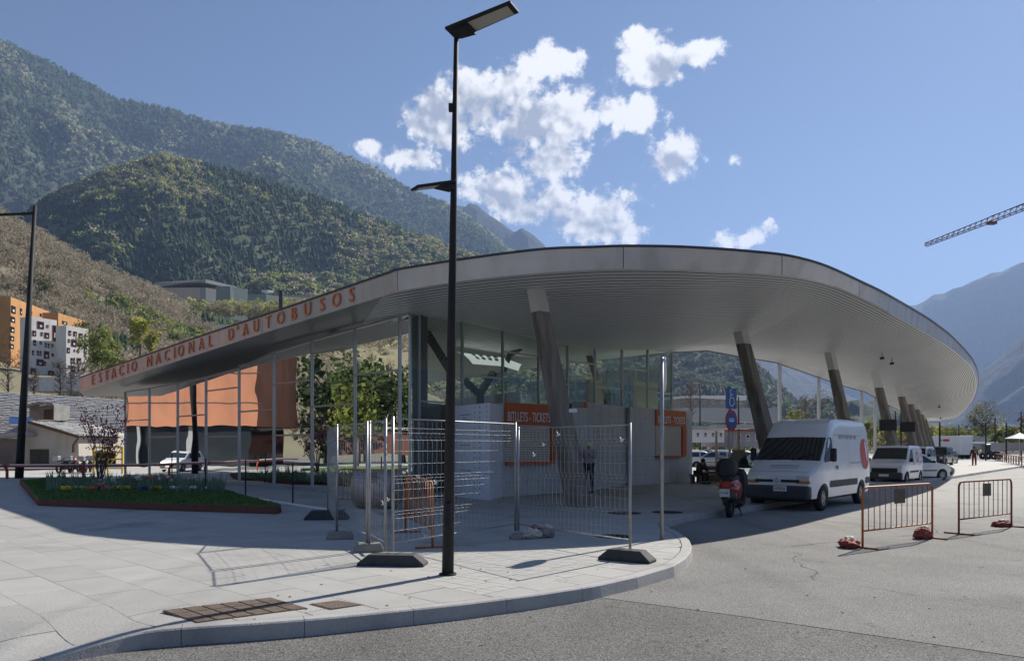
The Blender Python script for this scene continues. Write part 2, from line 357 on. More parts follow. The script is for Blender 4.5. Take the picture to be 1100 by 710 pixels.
for k in ('trees', 'leafy'):
    t = M[k].node_tree; b = t.nodes['Principled BSDF']; o = t.nodes['Material Output']
    tl = t.nodes.new('ShaderNodeBsdfTranslucent'); t.links.new(b.inputs['Base Color'].links[0].from_socket, tl.inputs['Color'])
    mx = t.nodes.new('ShaderNodeMixShader'); mx.inputs[0].default_value = 0.45; t.links.new(b.outputs[0], mx.inputs[1]); t.links.new(tl.outputs[0], mx.inputs[2]); t.links.new(mx.outputs[0], o.inputs[0])
hill_bump('hill_shade', 0.012, 90)
hill_bump('hill_far', 0.03, 25)
hill_bump('hill_green', 0.08, 8)

def wear(k, cracks=True):
    """cracks, patched areas, drips of oil and faint tyre tracks"""
    t = M[k].node_tree; b = t.nodes['Principled BSDF']; src = b.inputs['Base Color'].links[0].from_socket; co = t.nodes.new('ShaderNodeTexCoord')
    def mul(src, fac, val):
        m = t.nodes.new('ShaderNodeMix'); m.data_type = 'RGBA'; m.blend_type = 'MULTIPLY'; t.links.new(fac, m.inputs['Factor']); t.links.new(src, m.inputs['A']); m.inputs['B'].default_value = (*val, 1); return m.outputs['Result']
    def rng(s_, a, c): r = t.nodes.new('ShaderNodeMapRange'); r.interpolation_type = 'SMOOTHSTEP'; t.links.new(s_, r.inputs['Value']); r.inputs['From Min'].default_value = a; r.inputs['From Max'].default_value = c; return r.outputs['Result']
    nz = t.nodes.new('ShaderNodeTexNoise'); nz.inputs['Scale'].default_value = 1.1; nz.inputs['Detail'].default_value = 6; t.links.new(co.outputs['Object'], nz.inputs['Vector'])
    ad = t.nodes.new('ShaderNodeVectorMath'); ad.operation = 'MULTIPLY_ADD'; t.links.new(nz.outputs['Color'], ad.inputs[0]); ad.inputs[1].default_value = (.9, .9, 0); t.links.new(co.outputs['Object'], ad.inputs[2])
    if cracks:
        v = t.nodes.new('ShaderNodeTexVoronoi'); v.feature = 'DISTANCE_TO_EDGE'; v.inputs['Scale'].default_value = .17; t.links.new(ad.outputs[0], v.inputs['Vector'])
        n2 = t.nodes.new('ShaderNodeTexNoise'); n2.inputs['Scale'].default_value = .3; t.links.new(co.outputs['Object'], n2.inputs['Vector'])
        inv = t.nodes.new('ShaderNodeMath'); inv.operation = 'MULTIPLY'; t.links.new(rng(v.outputs['Distance'], .0035, .0012), inv.inputs[0]); t.links.new(rng(n2.outputs['Fac'], .45, .6), inv.inputs[1]); src = mul(src, inv.outputs[0], (.35, .35, .35))
    n3 = t.nodes.new('ShaderNodeTexNoise'); n3.inputs['Scale'].default_value = .55; n3.inputs['Detail'].default_value = 5; t.links.new(co.outputs['Object'], n3.inputs['Vector']); src = mul(src, rng(n3.outputs['Fac'], .56, .70), (.74, .74, .75))
    n4 = t.nodes.new('ShaderNodeTexNoise'); n4.inputs['Scale'].default_value = 3.2; n4.inputs['Detail'].default_value = 2; t.links.new(co.outputs['Object'], n4.inputs['Vector']); src = mul(src, rng(n4.outputs['Fac'], .72, .76), (.62, .62, .62))
    mp = t.nodes.new('ShaderNodeMapping'); mp.inputs['Rotation'].default_value = (0, 0, math.radians(35)); mp.inputs['Scale'].default_value = (1.4, .05, 1); t.links.new(co.outputs['Object'], mp.inputs['Vector'])
    n5 = t.nodes.new('ShaderNodeTexNoise'); n5.inputs['Scale'].default_value = 1; n5.inputs['Detail'].default_value = 4; t.links.new(mp.outputs[0], n5.inputs['Vector']); src = mul(src, rng(n5.outputs['Fac'], .54, .72), (.89, .89, .89))
    t.links.new(src, b.inputs['Base Color'])
wear('asphalt'); wear('asphalt_sheen')
for q in range(4): wear('slab%d' % q, False)
wear('kerbstone', False)
# streaks of dirt running down concrete and metal
def streaks(k, sx, v):
    t = M[k].node_tree; b = t.nodes['Principled BSDF']; 
    if b.inputs['Base Color'].links: src = b.inputs['Base Color'].links[0].from_socket
    else: rg = t.nodes.new('ShaderNodeRGB'); rg.outputs[0].default_value = b.inputs['Base Color'].default_value; src = rg.outputs[0]
    co = t.nodes.new('ShaderNodeTexCoord')
    mp = t.nodes.new('ShaderNodeMapping'); mp.inputs['Scale'].default_value = (sx, sx, .22); t.links.new(co.outputs['Object'], mp.inputs['Vector'])
    n = t.nodes.new('ShaderNodeTexNoise'); n.inputs['Scale'].default_value = 1; n.inputs['Detail'].default_value = 6; t.links.new(mp.outputs[0], n.inputs['Vector'])
    r = t.nodes.new('ShaderNodeMapRange'); t.links.new(n.outputs['Fac'], r.inputs['Value']); r.inputs['From Min'].default_value = .45; r.inputs['From Max'].default_value = .68
    m = t.nodes.new('ShaderNodeMix'); m.data_type = 'RGBA'; m.blend_type = 'MULTIPLY'; t.links.new(r.outputs['Result'], m.inputs['Factor']); t.links.new(src, m.inputs['A']); m.inputs['B'].default_value = (v, v, v*.97, 1); t.links.new(m.outputs['Result'], b.inputs['Base Color'])
streaks('column_concrete', 5, .6); streaks('booth_concrete', 2.2, .86); streaks('white_metal', 2.2, .82); streaks('plaster', 2, .85); streaks('facade_white', .6, .85); streaks('facade_orange', .6, .85); streaks('terracotta', .8, .8)
# ------------------------------------------------------------------ ground, roads
def sheet(name, poly, z, m, thick=None):
    b = MB()
    b.add([(p[0], p[1], z) for p in poly], [tuple(range(len(poly)))])
    o = b.build(name, m, recalc=False); me = o.data
    if me.polygons[0].normal.z < 0: me.flip_normals()
    return tag(o, kind='structure')
GZ = -0.30
sheet('ground', [(-12000, -12000), (12000, -12000), (12000, 12000), (-12000, 12000)], GZ, M['valley'])
ROW = Vector((0.65, 0.76)).normalized(); PERP = Vector((ROW.y, -ROW.x))
sheet('road', [(-70, -40), (90, -40), (150, 40), (150, 230), (60, 230), (-14, 60), (-70, 60)], ROAD, M['asphalt'])
# older asphalt carriageway with painted sheen, beyond the joint in the asphalt
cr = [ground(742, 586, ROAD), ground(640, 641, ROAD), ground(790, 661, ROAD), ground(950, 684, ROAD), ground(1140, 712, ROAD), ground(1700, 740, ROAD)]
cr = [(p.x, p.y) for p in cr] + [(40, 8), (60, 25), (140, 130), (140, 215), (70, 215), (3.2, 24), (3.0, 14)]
sheet('carriageway', cr, ROAD+0.004, M['asphalt_sheen'])
# street on the left, beyond the rail
sheet('street', [(-69, 41), (-18.5, 43.5), (-10, 59), (-69, 59)], ROAD+0.004, M['street'])
sheet('parking_ground', [(9.5, 60), (20, 52), (62, 105), (75, 215), (0, 215), (-12, 90)], ROAD+0.008, M['street'])

# plaza outline (kerb line, outer top edge)
KERB = [(-14, 4.2), (-9, 5.1), (-6.2, 5.7)]
for px, py in [(0, 703), (50, 694), (102, 685.6), (149, 678), (215, 673), (280, 669), (350, 663.5), (396, 659), (450, 653.5), (497, 648.6), (577, 638.5), (639, 629), (685, 618.8), (722.7, 607.6), (736, 599.5), (741.5, 592.7), (743, 586), (740, 579), (730, 571.6), (718, 566.5)]:
    p = ground(px, py); KERB.append((p.x, p.y))
k0 = ground(718, 566.5); 
KERB += [(3.22, 15.6), (3.5, 16.4), (3.95, 17.2), (4.5, 17.95), (5.12, 18.6)]
for t in (3, 8, 16, 28, 42, 60, 80): KERB.append((5.12+ROW.x*t, 18.6+ROW.y*t))
def smooth(x): x = max(0, min(1, x)); return x*x*(3-2*x)
KV = [Vector(p) for p in KERB]
def kdist(x, y):
    p = Vector((x, y)); best = 1e9
    for a, b in zip(KV[:26], KV[1:27]):
        d = b-a; t = max(0, min(1, (p-a).dot(d)/d.length_squared)); best = min(best, (p-a-d*t).length)
    return best
def plaza_z(x, y):
    if x > -2.9 or y > 10: return 0.0
    return (ROAD+0.006)*smooth((-3.05-x)/1.1)*smooth(1-max(0, kdist(x, y)-0.1)/1.25)
def inset_line(pts, d):
    out = []
    for i, p in enumerate(pts):
        a = pts[max(0, i-1)]; b = pts[min(len(pts)-1, i+1)]; t = (b-a).normalized(); n = Vector((-t.y, t.x)); out.append(p+n*d)
    return out
KIN = inset_line(KV, 0.16)   # towards the plaza (left of travel)
BACKP = [(45, 95), (8, 60), (-12, 58), (-20, 46.5), (-17.5, 41.5), (-36, 37.0), (-60, 33), (-60, 4.2)]
inner = [(p.x, p.y) for p in KIN]
plaza_poly = inner + BACKP
plaza = tag(empty('plaza'), kind='structure')
# recessed bed of mortar under the paving
pp = plaza_poly
def clip(subject, conv):
    out = list(subject)
    n = len(conv)
    for i in range(n):
        a = conv[i]; b = conv[(i+1) % n]; inp = out; out = []
        if not inp: break
        def side(p): return (b[0]-a[0])*(p[1]-a[1])-(b[1]-a[1])*(p[0]-a[0])
        for j in range(len(inp)):
            p = inp[j]; q = inp[(j+1) % len(inp)]; sp = side(p); sq = side(q)
            if sp >= 0: out.append(p)
            if (sp >= 0) != (sq >= 0):
                t = sp/(sp-sq); out.append((p[0]+(q[0]-p[0])*t, p[1]+(q[1]-p[1])*t))
    return out
def area(p): return 0.5*sum(p[i][0]*p[(i+1) % len(p)][1]-p[(i+1) % len(p)][0]*p[i][1] for i in range(len(p)))
def dedup(p):
    o = []
    for q in p:
        if not o or (abs(q[0]-o[-1][0])+abs(q[1]-o[-1][1])) > 1e-3: o.append(q)
    while len(o) > 2 and abs(o[0][0]-o[-1][0])+abs(o[0][1]-o[-1][1]) < 1e-3: o.pop()
    return o
U = Vector((0.72, -0.69)).normalized(); W = Vector((0.69, 0.72)).normalized()   # building axes
O0 = Vector((-3.2, 23.3))
bb = MB(); bb.prism(plaza_poly, -0.29, -0.18); bb.build('sub_base', M['joint'], plaza)
bb = MB(); step = 0.4
def gin(x, y): return inside((x, y), plaza_poly)
def inside(p, poly):
    c = False; n = len(poly)
    for i in range(n):
        a = poly[i]; b = poly[(i+1) % n]
        if (a[1] > p[1]) != (b[1] > p[1]) and p[0] < (b[0]-a[0])*(p[1]-a[1])/(b[1]-a[1])+a[0]: c = not c
    return c
nxg, nyg = 64, 56; gx0, gy0 = -19.2, 3.6
gp = [[(gx0+i*step, gy0+j*step) for j in range(nyg)] for i in range(nxg)]
gi = [[inside(q, plaza_poly) for q in r] for r in gp]
for i in range(nxg-1):
    for j in range(nyg-1):
        if gi[i][j] and gi[i+1][j] and gi[i][j+1] and gi[i+1][j+1]:
            q = [gp[i][j], gp[i+1][j], gp[i+1][j+1], gp[i][j+1]]; bb.add([(x, y, plaza_z(x, y)-0.012) for x, y in q], [(0, 1, 2, 3)])
bb.build('paving_bed', M['joint'], plaza)
far = dedup(clip(plaza_poly, [(-200, 24.0), (200, 24.0), (200, 300), (-200, 300)]))
bb = MB(); bb.add([(x, y, -0.006) for x, y in far], [tuple(range(len(far)))]); bb.build('far_paving', M['slab1'], plaza)
far = dedup(clip(plaza_poly, [(-200, 3), (-17, 3), (-17, 24.0), (-200, 24.0)]))
bb = MB(); bb.add([(x, y, -0.006) for x, y in far], [tuple(range(len(far)))]); bb.build('side_paving', M['slab1'], plaza)
# block paving strip between lamp post and kerb
PAV = [tuple(ground(*q).xy) for q in [(436, 628), (575, 608), (655, 618), (640, 622), (560, 633), (470, 643)]]
pav_poly = [tuple(ground(px, py).xy) for px, py in [(470, 640), (520, 633), (640, 612), (722, 594), (738, 584), (716, 571), (600, 588), (500, 594), (432, 598)]]
def inside(p, poly):
    c = False; n = len(poly)
    for i in range(n):
        a = poly[i]; b = poly[(i+1) % n]
        if (a[1] > p[1]) != (b[1] > p[1]) and p[0] < (b[0]-a[0])*(p[1]-a[1])/(b[1]-a[1])+a[0]: c = not c
    return c
def slab_mesh(poly, gap, zt, m, name, parent):
    # shrink towards centroid, extrude
    cx = sum(p[0] for p in poly)/len(poly); cy = sum(p[1] for p in poly)/len(poly)
    r = max(0.05, min(math.hypot(p[0]-cx, p[1]-cy) for p in poly)); k = 1-gap/2/r*1.2
    q = [(cx+(p[0]-cx)*k, cy+(p[1]-cy)*k) for p in poly]
    if area(q) < 0: q = q[::-1]
    n = len(q)
    z = [plaza_z(*p)+zt for p in q]
    vs = [(p[0], p[1], zz-0.011) for p, zz in zip(q, z)]+[(p[0], p[1], zz) for p, zz in zip(q, z)]
    b = MB(); b.add(vs, [tuple(range(n, 2*n))]+[(i, (i+1) % n, n+(i+1) % n, n+i) for i in range(n)])
    return b if m is None else b.build(name, m, parent, recalc=False)
cells = []; pcells = []
sl, sw = 1.2, 0.6
near_poly = [p for p in inner[:30]] + [(14, 26), (-60, 26), (-60, 4.2)]
slab_poly = inner[:31]+[(inner[30][0]-3, 30), (-60, 30), (-60, inner[0][1])]
for i in range(-75, 60):
    for j in range(-50, 30):
        o = O0 + W*(i*sw) + U*(j*sl + (i % 2)*sl*0.5)
        quad = [tuple(o), tuple(o+U*sl), tuple(o+U*sl+W*sw), tuple(o+W*sw)]
        c = (o+U*sl/2+W*sw/2)
        if c.y < 3.5 or c.y > 24.5 or c.x < -26 or c.x > 9: continue
        if abs(c.x)/max(c.y, 1) > 1.0: continue
        if inside(tuple(c), pav_poly) and c.length < 14.5:
            pcells.append(o); continue
        if (c-O0).dot(W) > 0.2 and (c-O0).dot(U) < 0.6: continue
        if area(quad) < 0: quad = quad[::-1]
        if all(inside(p, slab_poly) for p in quad) and kdist(c.x, c.y) > 0.9: poly = quad
        else: poly = dedup(clip(slab_poly, quad))
        if len(poly) < 3 or abs(area(poly)) < 0.02: continue
        cells.append((c.length, poly))
cells.sort(key=lambda t: t[0])
rest = MB()
for n_, (d, poly) in enumerate(cells):
    zt = rnd.uniform(-0.0012, 0.0012)
    cm_ = (sum(p[0] for p in poly)/len(poly), sum(p[1] for p in poly)/len(poly))
    if cm_[0] < -2.2 and cm_[1] < 8.6 and kdist(*cm_) < 2.4:
        r = max(.05, min(math.hypot(p[0]-cm_[0], p[1]-cm_[1]) for p in poly)); k = 1-0.004/r; q = [(cm_[0]+(p[0]-cm_[0])*k, cm_[1]+(p[1]-cm_[1])*k) for p in poly]
        if area(q) < 0: q = q[::-1]
        x0_, y0_ = min(p[0] for p in q), min(p[1] for p in q); b = MB(); st_ = 0.15
        for gi_ in range(12):
            for gj_ in range(12):
                cx_, cy_ = x0_+gi_*st_, y0_+gj_*st_; pq = clip(q, [(cx_, cy_), (cx_+st_, cy_), (cx_+st_, cy_+st_), (cx_, cy_+st_)])
                if len(pq) > 2: b.add([(a_, c_, plaza_z(a_, c_)) for a_, c_ in pq], [tuple(range(len(pq)))])
        b.build('paving_slab', M['slab%d' % rnd.choice((0, 1, 3))], plaza, recalc=False); continue
    if n_ < 290: slab_mesh(poly, 0.010, zt, M['slab%d' % rnd.choice((0, 1, 1, 2, 3, 3))], 'paving_slab', plaza)
    else:
        b = slab_mesh(poly, 0.008, zt, None, '', None); rest.add(b.v, b.f)
o = rest.build('paving_slab_field', M['slab1'], plaza, recalc=False); o['kind'] = 'stuff'
# far plaza (too far to tell slabs apart)
# small block pavers
pc = []; cut_ = []
pl_, pw_ = 0.24, 0.12
for o in pcells:
    for i in range(5):
        for j in range(5):
            q0 = o+W*(i*pw_)+U*(j*pl_); c = q0+U*pl_/2+W*pw_/2
            q = [tuple(q0), tuple(q0+U*pl_), tuple(q0+U*pl_+W*pw_), tuple(q0+W*pw_)]
            if area(q) < 0: q = q[::-1]
            if all(inside(t_, slab_poly) for t_ in q): pc.append((c.length, c))
            else:
                pq = dedup(clip(slab_poly, q))
                if len(pq) > 2 and abs(area(pq)) > .004: cut_.append(pq)
pc.sort(key=lambda t: t[0])
pm = MB(); pm.prism([tuple(U*a*(pl_/2-0.003)+W*b*(pw_/2-0.003)) for a, b in ((-1, -1), (-1, 1), (1, 1), (1, -1))], -0.011, 0)
first = None; rest = MB()
for n_, (d, c) in enumerate(pc):
    z = rnd.uniform(-0.0015, 0.001)
    if n_ < 290:
        if first is None: first = pm.build('paver', M['slab2'], plaza); first.location = (c.x, c.y, z)
        else: link_copy(first, plaza, (c.x, c.y, z))
    else: rest.add([(v[0]+c.x, v[1]+c.y, v[2]+z) for v in pm.v], pm.f)
for pq in cut_:
    b = slab_mesh(pq, 0.006, 0, None, '', None); rest.add(b.v, b.f)
if rest.v:
    o = rest.build('paver_field', M['slab2'], plaza); o['kind'] = 'stuff'
# pale concrete margin filling the border between pavers and slabs
mg = MB(); mg.add([(p[0], p[1], -0.004) for p in pav_poly], [tuple(range(len(pav_poly)))])
# kerb stones
kroot = tag(empty('kerb'), kind='structure')
pts = KV[:31]; pin = inset_line(pts, 0.15)
acc = 0; seglen = 1.05
# resample the kerb line
def resample(pl, step):
    out = [pl[0]]; left = step
    for a, b in zip(pl, pl[1:]):
        d = (b-a).length; t = 0
        while d-t >= left: t += left; out.append(a+(b-a)*(t/d)); left = step
        left -= d-t
    return out
fine_k = resample([Vector(p) for p in KV], 0.15)
fin = inset_line(fine_k, 0.15)
i = 0
while i+7 < len(fine_k):
    a = fine_k[i:i+8]; b = fin[i:i+8]
    vs = []; n = 8
    # small gap between stones
    for k in range(8):
        e = 0.0025 if k == 0 else (-0.0025 if k == 7 else 0)
        t = (a[min(7, k+1)]-a[max(0, k-1)]).normalized()*e
        zt = plaza_z(a[k].x, a[k].y)+0.002; A = a[k]+t; B = b[k]+t; nn = (A-B).normalized()
        zb = min(-0.16, zt-0.01)
        sec = [(A.x+nn.x*0.02, A.y+nn.y*0.02, zb), (A.x+nn.x*0.003, A.y+nn.y*0.003, zt-0.014), (A.x-nn.x*0.012, A.y-nn.y*0.012, zt), (B.x, B.y, zt), (B.x, B.y, zb)]
        vs += sec
    fs = [(k*5+m_, k*5+m_+1, (k+1)*5+m_+1, (k+1)*5+m_) for k in range(7) for m_ in range(4)] + [(0, 1, 2, 3, 4), (39, 38, 37, 36, 35)]
    kb = MB(); kb.add(vs, fs); ok = kb.build('kerb_stone', M['kerbstone'], kroot)
    i += 7

# ------------------------------------------------------------------ building: canopy roof
TOPP = [(85,406,39.0),(150,384,34.0),(215,361.5,29.8),(282,339.5,25.6),(350,316.5,22.8),(411,295.7,20.6),(427,290.2,20.0),(460,284.7,19.3),(500,278.7,18.75),(550,272,18.25),(592,267.6,17.9),(635,266.2,17.65),(669.5,265,17.45),(723,265.6,17.2),(770,268,17.2),(805,270.7,17.4),(840,274.3,17.7),(865,279.5,18.1),(886,286,18.6),(905,294,19.15),(923,302.5,19.8),(943,311.8,20.8),(960,321,22.0),(978,331.2,23.9),(996,342,26.0),(1008,350.5,27.4),(1018,358,29.0),(1026,365.3,30.6),(1033,372.5,32.4),(1039.5,379.7,34.4),(1044.5,386,36.8),(1048,393,39.5),(1050.5,401,43.2),(1051.2,409,47.2),(1050.2,416,51.5),(1047.5,424.5,57),(1043.5,432,62.0),(1037,439,67.5),(1030,444.5,73.5),(1014,447.5,79.0),(1001,449.0,82.0)]
BOTP = [(85,421),(150,400.5),(215,379.8),(282,358),(350,337),(411,318),(427,313),(460,307.5),(500,301.5),(550,296),(592,292.4),(635,290),(669.5,289),(723,289.3),(770,291.5),(805,293),(840,295.8),(865,299.5),(886,304.5),(905,311),(923,319),(943,328.8),(960,338.5),(978,348.5),(996,359),(1008,366),(1018,372),(1026,378),(1033,384),(1039.5,390.5),(1044.5,396.5),(1047,402),(1048.6,408.5),(1048.6,416),(1046.8,423.5),(1043,431),(1038,438.8),(1032.5,444.5),(1025,449.2),(1011,451.2),(1000,452)]
nS = len(TOPP)
INSET = [0.15+0.30*smooth(i/30) for i in range(nS)]
TOP3 = [at(*p) for p in TOPP]
BOT3 = []
for i in range(nS):
    a = TOP3[max(0, i-1)]; b = TOP3[min(nS-1, i+1)]; t = (b-a); t.z = 0; t.normalize(); n = Vector((-t.y, t.x, 0))   # inward
    # solve depth so that the bottom edge stays INSET inside the top edge measured along the view
    Y = TOPP[i][2]+INSET[i]*max(0.25, abs(n.y)); BOT3.append(at(BOTP[i][0], BOTP[i][1], Y))
# inner (rear) edge of the underside, matched to the outer one
A3 = Vector((-3.2, 23.3)); R3 = Vector((7.25, 33.7)); B3 = Vector((-12.5, 55.0)); L3 = Vector((-24.0, 44.0))
def key(tab, x):
    for (x0, v0), (x1, v1) in zip(tab, tab[1:]):
        if x <= x1: k = (x-x0)/(x1-x0) if x1 > x0 else 0; return v0.lerp(v1, max(0, min(1, k)))
    return tab[-1][1]
INN = [(0, Vector((-25.5, 44.5, 4.6))), (6, Vector((-12.0, 55.0, 5.6))), (14, Vector((3.2, 37.0, 5.8))), (17, at(722, 378.3, 33.7)), (18.5, at(759.5, 376.3, 36.0)), (20, at(790, 382, 38.0)), (22, at(832.7, 389, 41.5)), (24.5, at(877.8, 404.5, 47.0)), (27.5, at(903, 413.5, 51.0)),
       (30, at(928.5, 420.6, 55.0)), (33, at(945.4, 429.5, 61.5)), (35.5, at(957, 436.5, 69)), (38, at(975, 444.5, 74)), (40, at(995, 451.4, 82.5))]
INN3 = [key(INN, i) for i in range(nS)]
for i in range(nS): pass
root_b = empty('bus_station', (0, 22, 0), label='long low bus station under a curved white metal canopy with glass walls and red lettering', cat='bus station')
# fine s-resampling
def crom(pts, sub):
    out = []
    n = len(pts)
    for i in range(n-1):
        p0 = pts[max(0, i-1)]; p1 = pts[i]; p2 = pts[i+1]; p3 = pts[min(n-1, i+2)]
        for k in range(sub):
            t = k/sub
            out.append(0.5*((2*p1)+(p2-p0)*t+(2*p0-5*p1+4*p2-p3)*t*t+(3*p1-p0-3*p2+p3)*t**3))
    out.append(pts[-1]); return out
SUB = 4
T3 = crom(TOP3, SUB); Bt3 = crom(BOT3, SUB)
I3 = []
for i in range(len(T3)): I3.append(key(INN, i/SUB))
nF = len(T3)
def sag(i, v):
    s = i/SUB
    return -0.30*smooth((s-7)/6)*(1-smooth((s-34)/6))*math.sin(PI*min(1, v*1.15))**1.0 if v*1.15 < 1 else 0.0
def under(i, v, lift=0.0):
    p = Bt3[i].lerp(I3[i], v); p = p.copy(); p.z += sag(i, v)+lift; return p
# split: fascia panels
seams = [0, 3, 6, 12, 16, 20, 24, 27, 30, 34, nS-1]
for a, b in zip(seams, seams[1:]):
    fb = MB(); ia, ib = a*SUB, b*SUB
    rows = []
    for i in range(ia, ib+1):
        t = T3[i].copy(); bt = Bt3[i].copy()
        d = (T3[min(nF-1, i+1)]-T3[max(0, i-1)]); d.z = 0; d.normalize(); 
        if i == ia: t += d*0.010; bt += d*0.010
        if i == ib: t -= d*0.010; bt -= d*0.010
        nrm = Vector((-d.y, d.x, 0))
        rows.append([t+nrm*0.05-Vector((0, 0, 0.002)), t, bt, bt+nrm*0.05])
    fb.grid(rows, True); fo = fb.build('fascia_panel', M['white_metal'], root_b, world=True)
    for p_ in fo.data.polygons: p_.use_smooth = True
    es = fo.modifiers.new('edge', 'EDGE_SPLIT'); es.split_angle = math.radians(35)
# backing so that the seams show dark
fb = MB(); fb.grid([[T3[i]+Vector((0, 0.03, -0.01)), Bt3[i]+Vector((0, 0.03, 0.01))] for i in range(nF)]); fb.build('fascia_backing', M['frame_dark'], root_b, world=True)
# thin dark drip edge on top of the fascia
fb = MB()
rows = []
for i in range(nF):
    d = (T3[min(nF-1, i+1)]-T3[max(0, i-1)]); d.z = 0; d.normalize(); n = Vector((-d.y, d.x, 0))
    rows.append([T3[i]-n*0.02+Vector((0, 0, -0.02)), T3[i]-n*0.02+Vector((0, 0, 0.045)), T3[i]+n*0.1+Vector((0, 0, 0.045))])
fb.grid(rows, False); fb.build('edge_trim', M['frame_dark'], root_b, world=True)
# underside: metal ribs, real grooves
rows = []; nv = 84
i0 = 5*SUB; sb = MB(); bk = MB()
for k in range(nv):
    v0 = k/nv; v2 = (k+0.70)/nv
    sb.grid([[under(i, v0, 0.008), under(i, v0), under(i, v2), under(i, v2, 0.008)] for i in range(i0, nF)], False)
so = sb.build('ribbed_soffit', M['soffit'], root_b, recalc=False, world=True); so['kind'] = 'stuff'
bk.grid([[under(i, k/20, 0.07) for k in range(21)] for i in range(i0, nF)], False); bk.build('soffit_backing', M['gap_grey'], root_b, recalc=False, world=True)
sb = MB(); sb.grid([[under(i, k/20) for k in range(21)] for i in range(0, i0+1)], False); sb.build('plain_soffit', M['soffit_shaded'], root_b, recalc=False, world=True)
# BVH for column tops
gv = [under(i, k/20) for i in range(nF) for k in range(21)]
gf = [(i*21+k, i*21+k+1, (i+1)*21+k+1, (i+1)*21+k) for i in range(nF-1) for k in range(20)]
bvh = BVHTree.FromPolygons(gv, gf)
def hit(px, py):
    h = bvh.ray_cast(Vector((0, 0, CAMZ)), dirpx(px, py)); return h[0]
# roof top sheet and rear edge
tb = MB()
rows = [[T3[i]+Vector((0, 0, 0.04)), T3[i].lerp(I3[i], 0.3)+Vector((0, 0, 0.5)), T3[i].lerp(I3[i], 0.8)+Vector((0, 0, 0.5)), I3[i]+Vector((0, 0, 0.32)), I3[i]-Vector((0, 0, 0.01))] for i in range(nF)]
tb.grid(rows, True); tb.build('roof_sheet', M['roof_top'], root_b, world=True)
rb = MB(); rb.tube([I3[i]+Vector((0, 0, 0.0)) for i in range(16*SUB, nF)], 0.045, 6); rb.build('rear_edge_profile', M['frame_dark'], root_b, world=True)
# end cap left
cb = MB(); cb.add([T3[0]+Vector((0, 0, .04)), Bt3[0], I3[0], I3[0]+Vector((0, 0, .3))], [(0, 1, 2, 3)]); cb.build('end_panel', M['white_metal'], root_b, world=True)
# small fittings hanging from the canopy
for (px, py) in [(958, 385), (947.5, 379), (1009, 434), (1010.5, 447)]:
    h = hit(px, py)
    if h:
        b = MB(); b.tube([h+Vector((0, 0, 0.05)), h-Vector((0, 0, 0.18))], 0.015, 6); b.box(h-Vector((0, 0, 0.22)), (0.10, 0.18, 0.09)); b.build('ceiling_camera', M['dark_metal'], root_b, world=True)
# lettering on the fascia
def text_mesh(s, size, m, name, parent, origin, xdir, ydir, depth=0.03, align='CENTER', sx=1.0):
    cu = bpy.data.curves.new('t', 'FONT'); cu.body = s; cu.size = 1.0; cu.extrude = depth/2/size; cu.align_x = align; cu.align_y = 'CENTER'
    cu.resolution_u = 3
    to = bpy.data.objects.new('t', cu); COL.objects.link(to)
    dg = bpy.context.evaluated_depsgraph_get(); me = bpy.data.meshes.new_from_object(to.evaluated_get(dg)); bpy.data.objects.remove(to)
    xd = Vector(xdir).normalized(); yd = Vector(ydir).normalized(); zd = xd.cross(yd)
    me.name = name; me.materials.clear(); me.materials.append(m)
    o_ = Vector(origin) 
    for v in me.vertices: v.co = o_ + xd*v.co.x*size*sx + yd*v.co.y*size + zd*v.co.z*size
    ob = bpy.data.objects.new(name, me); COL.objects.link(ob); ob.parent = parent
    if parent is not None and parent.location.length > 0 and parent.get('_w'): pass
    return ob
LET = [('E',100.3),('S',108),('T',115),('A',122.5),('C',130.7),('I',137.6),('Ó',144.5),('N',160.8),('A',170.3),('C',179.8),('I',188),('O',194.6),('N',206),('A',216.8),('L',226.3),
       ('D',248.6),("'",255.8),('A',264.3),('U',275.7),('T',288.8),('O',302),('B',316.3),('U',331),('S',346.8),('O',362),('S',378.5)]
tri = [(i, i+1) for i in range(nF-1)]
fv = []; ff = []
for i in range(nF): fv += [T3[i], Bt3[i]]
for i in range(nF-1): ff.append((2*i, 2*i+1, 2*i+3, 2*i+2))
fbvh = BVHTree.FromPolygons(fv, ff)
for ch, px in LET:
    # middle of the band at this bearing
    for k in range(nS-1):
        if TOPP[k][0] <= px <= TOPP[k+1][0]: break
    t = (px-TOPP[k][0])/(TOPP[k+1][0]-TOPP[k][0])
    yt = TOPP[k][1]+(TOPP[k+1][1]-TOPP[k][1])*t; yb = BOTP[k][1]+(BOTP[k+1][1]-BOTP[k][1])*t
    ht, _, _, _ = fbvh.ray_cast(Vector((0, 0, CAMZ)), dirpx(px, yt+1.0)); hb, _, _, _ = fbvh.ray_cast(Vector((0, 0, CAMZ)), dirpx(px, yb-1.0))
    if ht is None or hb is None: continue
    hband = (ht-hb).length
    xd = (TOP3[k+1]-TOP3[k]).normalized(); yd = (ht-hb).normalized(); c = (ht+hb)/2
    nd = xd.cross(yd).normalized()
    if nd.dot(Vector((0, -1, 0))) < 0: nd = -nd
    size = hband*1.10/0.98
    yo = 0.0 if ch != 'Ó' else 0.04
    text_mesh(ch, size, M['letter_red'], 'letter', root_b, c+nd*0.03-Vector(root_b.location)+yd*(0.0 if ch != 'Ó' else 0.0), xd, yd, 0.03, sx=1.12)

